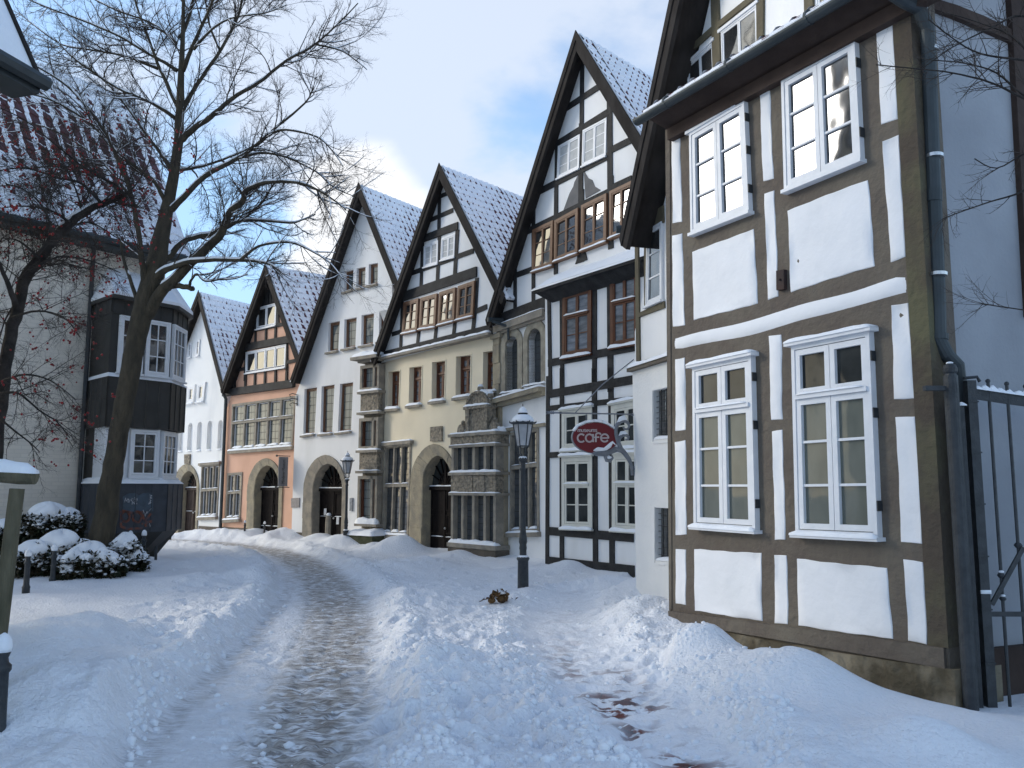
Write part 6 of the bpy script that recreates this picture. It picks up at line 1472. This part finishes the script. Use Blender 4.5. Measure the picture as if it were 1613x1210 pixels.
S_ = Tree(5, .5)
for pts, Ya, Yb, wa, wb in [
 ([(1720, 700, 40), (1700, 500, 34), (1690, 330, 30), (1690, 150, 22), (1700, -60, 14)], 5.6, 5.6, 0, 0),
 ([(1690, 200), (1613, 155), (1560, 130), (1500, 115), (1440, 108), (1380, 102)], 5.6, 5.4, 6, 1.2), ([(1690, 180), (1613, 150), (1570, 115), (1520, 100), (1470, 95)], 5.6, 5.5, 6, 1.2),
 ([(1690, 60), (1613, 25), (1560, 45), (1500, 75), (1450, 110)], 5.6, 5.5, 6, 1.2), ([(1690, 80), (1640, 95), (1590, 55), (1540, 35), (1490, 20)], 5.6, 5.8, 6, 1.2),
 ([(1690, 250), (1613, 300), (1560, 318), (1510, 335), (1485, 345)], 5.6, 5.5, 5, 1.0), ([(1690, 230), (1620, 240), (1570, 265), (1535, 250)], 5.6, 5.7, 5, 1.0), ([(1690, 110), (1613, 95), (1545, 85), (1500, 60), (1462, 30)], 5.6, 5.3, 6, 1.2),
 ([(1700, 480), (1640, 490), (1590, 485), (1545, 478)], 5.6, 5.5, 4, 1.0)]:
    P, Rr = S_.limb(px_limb(pts, Ya, Yb, wa, wb), snow=False, n=7)
    if len(pts[0]) < 3: S_.bush(P, Rr, 14, .42, .2, up=.0, spread=1.0, maxlvl=2)
sb = empty('thorn_tree', gp(1720, 1180)); sb.location.z = 0; fixroot(sb)
S_.wood.tube([at(1740, 1190, 5.6) - Vector((0, 0, .3)), at(1720, 700, 5.6)], [.09, .085], 10)
S_.sn = MB(); S_.finish(sb, 'berry_bark', 'twig', sb.location)
tag(sb, 'spiny bare branches reaching in front of the bluish wall from the right edge', 'tree')

# ================================================================== shrubs under snow
def shrub(name, label, c, blobs, nleaf, seed, leafs=.07, cat='shrub'):
    """blobs: (x, y, z, rx, ry, rz) ellipsoids; leaves fill them, snow lies on their tops"""
    rnd = random.Random(seed); root = empty(name, c); fixroot(root); lf = MB(); sn = MB(); extra = []
    for (x, y, z, rx, ry, rz_) in blobs:             # smaller clumps break up the round outlines
        for _ in range(5):
            a = rnd.uniform(0, 6.283); k = rnd.uniform(.3, .5); extra.append((x + rx * .85 * math.cos(a), y + ry * .85 * math.sin(a), z + rz_ * rnd.uniform(-.25, .5), rx * k, ry * k, rz_ * k))
    blobs = blobs + extra
    for (x, y, z, rx, ry, rz_) in blobs:
        n_ = int(nleaf * rx * ry * 4)
        for _ in range(n_):
            if rnd.random() < 0: break
            th = rnd.uniform(0, 6.283); ph = math.acos(rnd.uniform(-.75, .62)); k = rnd.uniform(.72, 1.08) if rnd.random() < .9 else rnd.uniform(1.1, 1.35)
            nrm = Vector((math.sin(ph) * math.cos(th), math.sin(ph) * math.sin(th), math.cos(ph))); p = Vector((x + nrm.x * rx * k, y + nrm.y * ry * k, z + nrm.z * rz_ * k))
            for q in range(rnd.choice((3, 4, 5))):
                d = (nrm + Vector((rnd.uniform(-1, 1), rnd.uniform(-1, 1), rnd.uniform(-1, .3))) * .9).normalized(); sd_ = d.cross(Vector((rnd.uniform(-1, 1), rnd.uniform(-1, 1), 1))).normalized() * leafs * .22; L_ = leafs * rnd.uniform(.7, 1.3)
                lf.add([p, p + d * L_ * .5 + sd_, p + d * L_, p + d * L_ * .5 - sd_], [(0, 1, 2, 3)])
            if rnd.random() < .42 and nrm.z > -.2:
                r_ = rnd.uniform(.02, .05); sn.ball((p.x, p.y, p.z + r_ * .5), r_, 5, .6)
        if (x, y, z, rx, ry, rz_) in extra and rnd.random() < .35: continue
        # lumpy cap
        nu, nv = 26, 10; k0 = len(sn.v); a1, a2, a3 = rnd.uniform(0, 6), rnd.uniform(0, 6), rnd.uniform(0, 6)
        for j in range(nv + 1):
            ph = (math.pi * .44) * j / nv
            for i in range(nu):
                th = 2 * math.pi * i / nu; w_ = 1.04 + .10 * math.sin(3 * th + a1 + ph * 2) + .07 * math.sin(7 * th + a2) * (j / nv) + .05 * math.sin(11 * th + a3 + 5 * ph) * (j / nv)
                e = 1.0 - .35 * (j / nv) ** 6 + .12 * math.sin(5 * th + a1) * (j / nv) ** 3
                sn.v.append((x + math.sin(ph) * math.cos(th) * rx * w_ * e * .92, y + math.sin(ph) * math.sin(th) * ry * w_ * e * .92, z + math.cos(ph) * rz_ * w_ + .04 - .03 * (j == nv)))
        for j in range(nv):
            for i in range(nu): i2 = (i + 1) % nu; sn.f.append((k0 + j * nu + i, k0 + (j + 1) * nu + i, k0 + (j + 1) * nu + i2, k0 + j * nu + i2))
    lf.build('foliage', 'leaf_dark', root); sn.build('snow', 'snow', root, smooth=True); tag(root, label, cat)
    return root
def W(x, y, Y): return at(x, y, Y)
def blobs_at(c, lst):
    out = []
    for (x, y, Y, wx, hy) in lst:
        Y += .55 * (Y < 15.9 and x < 250); p = at(x, y, Y); out.append((p.x - c.x, p.y - c.y, p.z, wx / 1351 * Y, wx / 1351 * Y * .9, hy / 1351 * Y))
    return out
c = gp(75, 865); c.z = 0
shrub('shrub', 'tall rounded evergreen shrub heaped with snow against the brick wall', c, blobs_at(c, [(75, 832, 16.5, 38, 34), (42, 845, 16.5, 26, 28), (100, 838, 16.6, 22, 30), (5, 850, 16.2, 28, 26)]), 900, 1, .11)
c = gp(120, 925); c.z = 0
shrub('shrub', 'low broad evergreen shrub weighed down with snow between the two bollards and the tree', c, blobs_at(c, [(55, 888, 15.0, 34, 30), (95, 878, 15.3, 40, 36), (140, 890, 15.1, 34, 30), (165, 900, 14.9, 26, 26), (120, 898, 14.8, 30, 28), (30, 895, 15.1, 18, 26)]), 1000, 2, .10)
c = gp(205, 905); c.z = 0
shrub('shrub', 'small snow-laden shrub at the foot of the tree, right of the trunk', c, blobs_at(c, [(195, 876, 15.6, 24, 30), (212, 888, 15.5, 16, 18)]), 1000, 3, .09)
c = gp(230, 912); c.z = 0
shrub('shrub', 'little leafy sprig poking from the snow right of the shrubs', c, blobs_at(c, [(222, 908, 15.8, 13, 8), (237, 911, 15.6, 8, 6)]), 1400, 4, .09)
c = gp(1605, 1090); c.z = 0
shrub('shrub', 'snow-covered bush behind the gate bars at the lower right edge', c, blobs_at(c, [(1608, 1062, 7.9, 36, 42), (1565, 1050, 8.0, 26, 40), (1680, 1060, 8.0, 50, 46)]), 500, 6, .07)
c = gp(1496, 1070); c.z = 0
shrub('shrub', 'snowy twig tuft squeezed between the corner of the near house and the gate post', c, blobs_at(c, [(1500, 1055, 7.25, 12, 20), (1543, 1060, 7.4, 10, 24)]), 900, 8, .05)
# clump of dead leaves
c = gp(783, 964); c.z += .10; root = empty('dead_plant', c); root.scale = (1.3, 1.3, 1.3); rnd = random.Random(9); m = MB()
for _ in range(70):
    p = Vector((rnd.gauss(0, .075), rnd.gauss(0, .05), 0)); p.z = .05 + .09 * math.exp(-(p.x - .05) ** 2 / .01) * rnd.uniform(.3, 1); d = Vector((rnd.uniform(-1, 1), rnd.uniform(-1, 1), rnd.uniform(-.4, .9))).normalized(); s2 = d.cross(Vector((rnd.uniform(-1, 1), .3, 1))).normalized(); L_ = rnd.uniform(.03, .07)
    m.add([p - s2 * L_ * .4, p + d * L_ * .6 - s2 * L_ * .5 + Vector((0, 0, .012)), p + d * L_ + s2 * .01, p + d * L_ * .5 + s2 * L_ * .5 + Vector((0, 0, .01))], [(0, 1, 2, 3)])
m.build('leaves', 'dead_leaf', root); m = MB(); m.ball((.05, 0, .06), .055, 7, .8); m.ball((-.06, .0, .045), .045, 7, .7); m.build('root_ball', 'dead_leaf', root)
m = MB(); m.ball((-.03, -.01, .095), .025, 6, .4); m.ball((.06, .0, .125), .03, 6, .4); m.build('snow', 'snow', root, smooth=True)
tag(root, 'clump of withered brown leaves lying in the snow near the nearest street lamp', 'dead plant')

# ================================================================== ground
def hash2(ix, iy, seed):
    v = np.sin(ix * 127.1 + iy * 311.7 + seed * 74.7) * 43758.5453
    return v - np.floor(v)
def vnoise(x, y, seed=0):
    ix, iy = np.floor(x), np.floor(y); fx, fy = x - ix, y - iy; fx = fx * fx * (3 - 2 * fx); fy = fy * fy * (3 - 2 * fy)
    a, b, c, d = hash2(ix, iy, seed), hash2(ix + 1, iy, seed), hash2(ix, iy + 1, seed), hash2(ix + 1, iy + 1, seed)
    return (a + (b - a) * fx) + ((c + (d - c) * fx) - (a + (b - a) * fx)) * fy
def fbm(x, y, o=4, seed=0, g=.5):
    s = 0; a = 1; t = 0
    for i in range(o): s = s + a * vnoise(x * 2 ** i + 13.7 * i, y * 2 ** i - 7.3 * i, seed + i); t += a; a *= g
    return s / t
def poly_dist(X, Y, pts):
    """distance to a polyline, and the width interpolated along it"""
    best = np.full(X.shape, 1e9); wd = np.zeros(X.shape); side = np.zeros(X.shape)
    for (a, b) in zip(pts[:-1], pts[1:]):
        ax, ay, aw = a; bx, by, bw = b; dx, dy = bx - ax, by - ay; t = np.clip(((X - ax) * dx + (Y - ay) * dy) / (dx * dx + dy * dy), 0, 1)
        px, py = X - (ax + dx * t), Y - (ay + dy * t); d = np.hypot(px, py); m_ = d < best; best = np.where(m_, d, best); wd = np.where(m_, aw + (bw - aw) * t, wd); side = np.where(m_, np.sign(dx * py - dy * px), side)
    return best, wd, side
def gpl(lst):
    out = []
    for (x0, x1, y) in lst:
        a, b = gp(x0, y), gp(x1, y); out.append(((a.x + b.x) / 2, (a.y + b.y) / 2, abs(b.x - a.x) / 2))
    return out
ROAD = gpl([(330, 640, 1700), (345, 612, 1330), (350, 608, 1210), (392, 607, 1120), (430, 606, 1050), (455, 603, 1000), (465, 590, 950), (462, 568, 920), (448, 535, 896), (425, 500, 880), (395, 460, 868)])
a_ = gp(330, 856); b_ = gp(272, 850); NR = [(a_.x, a_.y - .4, .9), (b_.x, b_.y - .8, .8), (b_.x - 6, b_.y - 1.2, .8)]
LANE = gpl([(60, 640, 1700), (165, 612, 1330), (200, 608, 1210), (250, 607, 1140), (320, 606, 1070), (385, 604, 1005), (428, 592, 955), (440, 572, 922), (436, 538, 896), (415, 502, 880), (390, 462, 868)])
ROAD_TAIL = None
RUT = gpl([(60, 120, 1400), (185, 240, 1210), (250, 290, 1140), (325, 350, 1070), (392, 415, 1005), (432, 452, 955), (448, 470, 925), (440, 465, 905)])
ROAD += NR; LANE += NR
PATH = gpl([(1150, 1300, 1350), (1040, 1120, 1210), (935, 1045, 1120), (880, 985, 1060), (850, 945, 1015), (845, 920, 980), (862, 915, 955), (885, 920, 935)])
def height(X, Y):
    dd_, wd_, _s = poly_dist(X, Y, ROAD); dr, wr, sr = poly_dist(X, Y, LANE); dt, wt_, st = poly_dist(X, Y, RUT); dp, wp_, sp_ = poly_dist(X, Y, PATH)
    n1 = fbm(X * .8, Y * .8, 3, 1); n2 = fbm(X * 2.6, Y * 2.6, 4, 5); n3 = fbm(X * 9, Y * 9, 3, 9); n4 = fbm(X * 5.0 + 3, Y * 5.0, 4, 21)
    base = .10 + (n1 - .5) * .14 + (n2 - .5) * .035 + (n3 - .5) * .012
    # trampled snow between road and path and beside the road
    tram = np.exp(-((dr - wr - .6) / .8) ** 2) + np.exp(-((dp - wp_ - .4) / .6) ** 2)
    base = base + tram * ((.5 - np.abs(n4 - .5) * 4) * .022 + (n4 - .5) * .04 + (.25 - np.abs(fbm(X * 14, Y * 14, 3, 61) - .5)) * .05)
    bank = .09 * np.exp(-((dr - wr - .28) / .22) ** 2) * (n4 + .25)
    bank = bank + .12 * np.exp(-((dt - .50) / .32) ** 2) * (st < 0) * (n2 + .4) + .05 * np.exp(-((dp - wp_ - .36) / .25) ** 2) * (n4 + .3)
    h = base + bank
    far = np.clip((Y - 26) / 6, 0, 1); h = h * (1 - .5 * far)
    sm = lambda d, w: 1 / (1 + np.exp(np.clip((d - w) / .055, -40, 40)))
    mr = sm(dr + (n2 - .5) * .25, wr); rough = (n3 - .5) * .02 + (fbm(X * 20, Y * 20, 3, 33) - .5) * .032
    road_h = .012 + rough * .45 + (n2 - .5) * .02 - .010 * np.exp(-((dr - .18) / .05) ** 2)
    h = h * (1 - mr) + road_h * mr
    mt = sm(dt, .15); h = h * (1 - mt) + (.01 + rough * .5) * mt
    mp_ = sm((dp + (n2 - .5) * .16 - .18) * .5, wp_ * .5); h = h * (1 - mp_) + (.015 + rough * .7 + (n2 - .5) * .03) * mp_
    return h, dr - wr + (n2 - .5) * .25, dd_ - wd_ + (n2 - .5) * .3, dt + (n3 - .5) * .12, dp - wp_ - .16 + (n2 - .5) * .2
BUMPS = []
def hump(x, y, r, hh, sy=1.0, zf=0.0): p = gp(x, y, zf); BUMPS.append((p.x, p.y, r, r * sy, hh))
hump(90, 1060, 1.1, .38, 1.3); hump(210, 1010, .9, .16, 1.0); hump(60, 1170, .7, .25); hump(150, 1130, .9, .22); hump(190, 1180, .4, .12); hump(330, 1010, .5, .12)
hump(1100, 1030, .42, .36, .7, .2); hump(1160, 1060, .5, .22, 1, .1); hump(1230, 1090, .6, .22, 1, .1); hump(1300, 1110, .7, .16); hump(1400, 1190, .55, .12, .8, .1); hump(1480, 1195, .4, .14, .8, .1); hump(1290, 1190, .5, .10); hump(1570, 1150, .7, .06); hump(1200, 1170, .4, .14)
hump(890, 900, .6, .16, .8, .1); hump(955, 918, .6, .12, .8, .1); hump(1010, 950, .8, .22); hump(1030, 990, .7, .24); hump(840, 960, .5, .18); hump(700, 1080, .8, .18); hump(650, 960, .8, .16)
hump(628, 878, .8, .45, .7); hump(540, 866, 1.0, .32, .8); hump(500, 862, .7, .26); hump(590, 874, .5, .2); hump(720, 885, .8, .14); hump(660, 900, 1.0, .2); hump(440, 857, .8, .3); hump(400, 853, .9, .25); hump(350, 852, 1.0, .24); hump(300, 850, .9, .26); hump(380, 862, .7, .16)
hump(150, 915, 1.6, .25, 1.0); hump(60, 905, 1.4, .25); hump(215, 900, .9, .2); hump(350, 900, 1.2, .18); hump(300, 930, 1.0, .15); hump(400, 925, .5, .2); hump(420, 950, .4, .14)
angs = np.concatenate([np.linspace(-180, -48, 60, endpoint=False), np.linspace(-48, 48, 860, endpoint=False), np.linspace(48, 180, 60, endpoint=False)]); angs = np.radians(angs)
rad = np.concatenate([np.linspace(.3, 4.2, 16, endpoint=False), np.exp(np.linspace(np.log(4.2), np.log(42), 560)), np.exp(np.linspace(np.log(44), np.log(900), 30))])
A_, R_ = np.meshgrid(angs, rad); X = R_ * np.sin(A_); Y = R_ * np.cos(A_)
Hh, dR, dD, dT, dP = height(X, Y)
for (bx_, by_, rx_, ry_, hh) in BUMPS:
    e = ((X - bx_) / rx_) ** 2 + ((Y - by_) / ry_) ** 2; lump = hh * np.exp(-e * 1.6) * (.8 + .4 * fbm(X * 2.4, Y * 2.4, 2, 77)); keep = np.clip(dR / .35, 0, 1) * np.clip((dT - .12) / .3, 0, 1) * np.clip(dP / .3, 0, 1); Hh += lump * keep
rg = np.random.default_rng(3)
def hgt(x, y):
    r0 = math.hypot(x, y); an = math.atan2(x, y); j = min(len(rad) - 2, max(0, np.searchsorted(rad, r0) - 1)); i = min(len(angs) - 2, max(0, np.searchsorted(angs, an) - 1)); return Hh[j, i], dR[j, i], dP[j, i], dT[j, i]
# footprints and dents in the trodden snow
foot = []
for _ in range(900):
    x_, y_ = rg.uniform(610, 1050), 790 + 420 * rg.random() ** .7
    if y_ < 885: continue
    p = gp(x_, y_); foot.append((p.x, p.y, rg.uniform(.05, .11), rg.uniform(.10, .16), rg.uniform(0, 3.14), rg.uniform(.02, .042)))
for _ in range(160): p = gp(rg.uniform(230, 440), rg.uniform(880, 1050)); foot.append((p.x, p.y, rg.uniform(.06, .11), rg.uniform(.09, .15), rg.uniform(0, 3.14), rg.uniform(.02, .045)))
for _ in range(420): p = gp(rg.uniform(330, 620), rg.uniform(900, 1230)); foot.append((p.x, p.y, rg.uniform(.04, .07), rg.uniform(.05, .12), rg.uniform(0, 3.14), rg.uniform(.01, .022)))
aR = np.log(R_)
for (fx, fy, a, b, th, dd) in foot:
    dd = dd if hgt(fx, fy)[2] > .05 else dd * .35
    r0 = math.hypot(fx, fy); j0 = np.searchsorted(rad, r0 - .35); j1 = np.searchsorted(rad, r0 + .35); an = math.atan2(fx, fy); da = .35 / r0; i0 = np.searchsorted(angs, an - da); i1 = np.searchsorted(angs, an + da)
    xs = X[j0:j1, i0:i1] - fx; ys = Y[j0:j1, i0:i1] - fy; u = xs * math.cos(th) + ys * math.sin(th); v = -xs * math.sin(th) + ys * math.cos(th); e = (u / a) ** 2 + (v / b) ** 2
    Hh[j0:j1, i0:i1] += dd * (-np.exp(-e ** 2) + .15 * np.exp(-(np.sqrt(e) - 1.35) ** 2 * 8))
# snow drifts against the walls, thinning out where the rubble base shows
for F_, u0_, u1_, hf in ((FN, -3.8, 0.3, lambda u: .02 + .16 * np.clip((-u - 1.0) / 2.4, 0, 1) + .0 * u), (FA, -6, 0.1, lambda u: .05 + 0 * u), (FB, -1.7, 3.0, lambda u: .10 + 0 * u), (FD, -5, 1, lambda u: .10 + 0 * u), (FE, -5, 0, lambda u: .06 + 0 * u)):
    ux = (X - F_.o.x) * F_.d.x + (Y - F_.o.y) * F_.d.y; dn = -((X - F_.o.x) * F_.n.x + (Y - F_.o.y) * F_.n.y)
    m_ = (ux > u0_) & (ux < u1_) & (dn > -1.5); Hh += np.where(m_, hf(ux) * np.exp(-np.clip(dn, 0, 9) / .5) * np.clip(dP / .3, 0, 1), 0)
# near the base of the bay the snow is thin on the gate side
ux = (X - FN.o.x) * FN.d.x + (Y - FN.o.y) * FN.d.y; dn = -((X - FN.o.x) * FN.n.x + (Y - FN.o.y) * FN.n.y); k_ = np.exp(-np.clip(dn - .05, 0, 9) / .45) * np.clip((ux + 2.6) / 1.2, 0, 1) * (ux < 1.5); Hh = Hh * (1 - .9 * k_)
fade = np.clip((R_ - 45) / 30, 0, 1); Hh = Hh * (1 - fade) + .05 * fade
# ---- one sheet, sorted into ground, road and footpath by where it lies
nr, na = X.shape; verts = np.stack([X, Y, Hh], -1).reshape(-1, 3)
idx = np.arange(nr * na).reshape(nr, na); nxt = np.roll(idx, -1, axis=1)
quads = np.stack([idx[:-1], nxt[:-1], nxt[1:], idx[1:]], -1).reshape(-1, 4)[:, ::-1]
cR = dR.reshape(-1)[quads].mean(1); cP = dP.reshape(-1)[quads].mean(1); cR_r = R_.reshape(-1)[quads].mean(1)
isroad = (cR < .12) & (cR_r < 60); ispath = (cP < .12) & (~isroad) & (cR_r < 30)
def snow_ground_mat(name, dirt, brick=False):
    m = bpy.data.materials.new(name); m.use_nodes = True; t = m.node_tree; n = t.nodes; l = t.links; b = n['Principled BSDF']; b.inputs['Roughness'].default_value = .7; b.inputs['Specular IOR Level'].default_value = .2
    co = n.new('ShaderNodeTexCoord')
    def noise(sc, det=4, st=(1, 1, 1), rot=0.0):
        mp = n.new('ShaderNodeMapping'); mp.inputs['Scale'].default_value = st; mp.inputs['Rotation'].default_value = (0, 0, rot); l.new(co.outputs['Object'], mp.inputs[0]); x = n.new('ShaderNodeTexNoise'); x.inputs['Scale'].default_value = sc; x.inputs['Detail'].default_value = det; l.new(mp.outputs[0], x.inputs[0]); return x.outputs[0]
    def rng(v, a, b_, c=0.0, d=1.0):
        r_ = n.new('ShaderNodeMapRange'); l.new(v, r_.inputs[0])
        for i, q in enumerate((a, b_, c, d)): r_.inputs[i + 1].default_value = q
        return r_.outputs[0]
    def mix(f, a, b_):
        x = n.new('ShaderNodeMix'); x.data_type = 'RGBA'; l.new(f, x.inputs[0])
        for i, v in ((6, a), (7, b_)):
            if isinstance(v, tuple): x.inputs[i].default_value = (*v, 1)
            else: l.new(v, x.inputs[i])
        return x.outputs[2]
    def mul(a, b_, op='MULTIPLY'):
        x = n.new('ShaderNodeMath'); x.operation = op; l.new(a, x.inputs[0]); 
        if isinstance(b_, (int, float)): x.inputs[1].default_value = b_
        else: l.new(b_, x.inputs[1])
        return x.outputs[0]
    at_ = n.new('ShaderNodeAttribute'); at_.attribute_name = 'worn'
    c = mix(rng(noise(1.1), .3, .7), (.86, .88, .92), (.82, .84, .885))
    if dirt:
        k = mul(rng(noise(6.0, 9, (.9, 1.3, 1), .12), .37, .57), at_.outputs['Fac'])
        c = mix(k, c, dirt)
        k2 = mul(rng(noise(17.0, 6, (.5, 2.0, 1), .1), .48, .60), at_.outputs['Fac']); c = mix(mul(k2, .8), c, (.20, .18, .165))
    if brick:
        br = n.new('ShaderNodeTexBrick'); mp = n.new('ShaderNodeMapping'); mp.inputs['Rotation'].default_value = (0, 0, .5); l.new(co.outputs['Object'], mp.inputs[0]); l.new(mp.outputs[0], br.inputs[0]); br.inputs['Scale'].default_value = 1; br.inputs['Brick Width'].default_value = .2; br.inputs['Row Height'].default_value = .1; br.inputs['Mortar Size'].default_value = .006
        br.inputs['Color1'].default_value = (.20, .075, .06, 1); br.inputs['Color2'].default_value = (.11, .05, .045, 1); br.inputs['Mortar'].default_value = (.05, .04, .04, 1)
        k = mul(rng(noise(5.5, 9, (.9, 1.5, 1), -.1), .48, .53), at_.outputs['Fac']); k = mul(k, rng(noise(1.6, 3), .44, .54)); c = mix(k, c, br.outputs['Color'])
    l.new(c, b.inputs['Base Color'])
    bp = n.new('ShaderNodeBump'); bp.inputs['Strength'].default_value = .9 if dirt else .55; bp.inputs['Distance'].default_value = .03; l.new(noise(30, 6), bp.inputs['Height'])
    b2 = n.new('ShaderNodeBump'); b2.inputs['Strength'].default_value = .5; b2.inputs['Distance'].default_value = .02; l.new(noise(90, 3), b2.inputs['Height']); l.new(bp.outputs[0], b2.inputs['Normal']); l.new(b2.outputs[0], b.inputs['Normal'])
    return m
wornR = np.clip(1 - dR / -.45, 0, 1); wR = np.clip(.08 - dD / .35, .10, 1); wT = np.clip((.17 - dT) / .1, 0, 1) * .38
wP = np.clip(-dP / .3, 0, 1) * np.clip((10.5 - R_) / 3.5, .12, 1)
# the left strip of the lane keeps more snow than the driven middle
worn_all = np.maximum(wR, wT)
def part(name, mask, attr, material, label=None):
    q = quads[mask]; used, inv = np.unique(q, return_inverse=True); me = bpy.data.meshes.new(name); v = verts[used]
    me.vertices.add(len(v)); me.vertices.foreach_set('co', v.astype(np.float32).ravel()); nq = len(q)
    me.loops.add(nq * 4); me.loops.foreach_set('vertex_index', inv.reshape(-1).astype(np.int32)); me.polygons.add(nq); me.polygons.foreach_set('loop_start', np.arange(0, nq * 4, 4, dtype=np.int32)); me.polygons.foreach_set('use_smooth', np.ones(nq, dtype=bool))
    me.update(calc_edges=True); a = me.attributes.new('worn', 'FLOAT', 'POINT'); a.data.foreach_set('value', attr.reshape(-1)[used].astype(np.float32)); me.materials.append(material)
    o = bpy.data.objects.new(name, me); COL.objects.link(o); o['kind'] = 'structure'; o['label'] = label or name
    return o
part('ground', ~isroad & ~ispath, wT, snow_ground_mat('ground_snow', (.42, .37, .31)), 'deep snow over the ground')
part('road', isroad, worn_all, snow_ground_mat('road_snow', (.42, .395, .37)), 'driven lane of dirty packed snow')
part('path', ispath, wP, snow_ground_mat('path_snow', None, True), 'trodden snowy footpath with red bricks showing')

# loose clods of shovelled and trodden snow along the edges of lane and footpath
rg = np.random.default_rng(12); cl_ = MB(); cnt = 0
def hgt(x, y):
    r0 = math.hypot(x, y); an = math.atan2(x, y); j = min(len(rad) - 2, max(0, np.searchsorted(rad, r0) - 1)); i = min(len(angs) - 2, max(0, np.searchsorted(angs, an) - 1)); return Hh[j, i], dR[j, i], dP[j, i], dT[j, i]
for _ in range(14000):
    y_ = 840 + 400 * rg.random() ** .8; p = gp(rg.uniform(200, 1250), y_); z_, a, b, c = hgt(p.x, p.y)
    e = max(math.exp(-((a - .25) / .35) ** 2), math.exp(-((b - .25) / .35) ** 2), .10)
    if a < 0: e = .035
    if b < .02: e = .05
    if rg.random() > e: continue
    s_ = .008 + .036 * rg.random() ** 4; k = len(cl_.v); ph = rg.uniform(0, 6.28); st = [rg.uniform(.65, 1.2) for _ in range(8)]
    cl_.v.append((p.x, p.y, z_ + s_ * .9 * st[7]))
    for q in range(6): t = ph + q * 1.047; cl_.v.append((p.x + math.cos(t) * s_ * st[q], p.y + math.sin(t) * s_ * st[q], z_ + s_ * .35 * st[(q + 3) % 7]))
    for q in range(6): t = ph + q * 1.047; cl_.v.append((p.x + math.cos(t) * s_ * .8 * st[q], p.y + math.sin(t) * s_ * .8 * st[q], z_ - s_ * .5))
    for q in range(6): q2 = (q + 1) % 6; cl_.f += [(k, k + 1 + q, k + 1 + q2), (k + 1 + q, k + 7 + q, k + 7 + q2, k + 1 + q2)]
    cnt += 1
o = cl_.build('snow_clods', 'snow', smooth=True); o['kind'] = 'stuff'; o['label'] = 'loose clods of snow scattered along the lane and footpath'; o['category'] = 'snow'
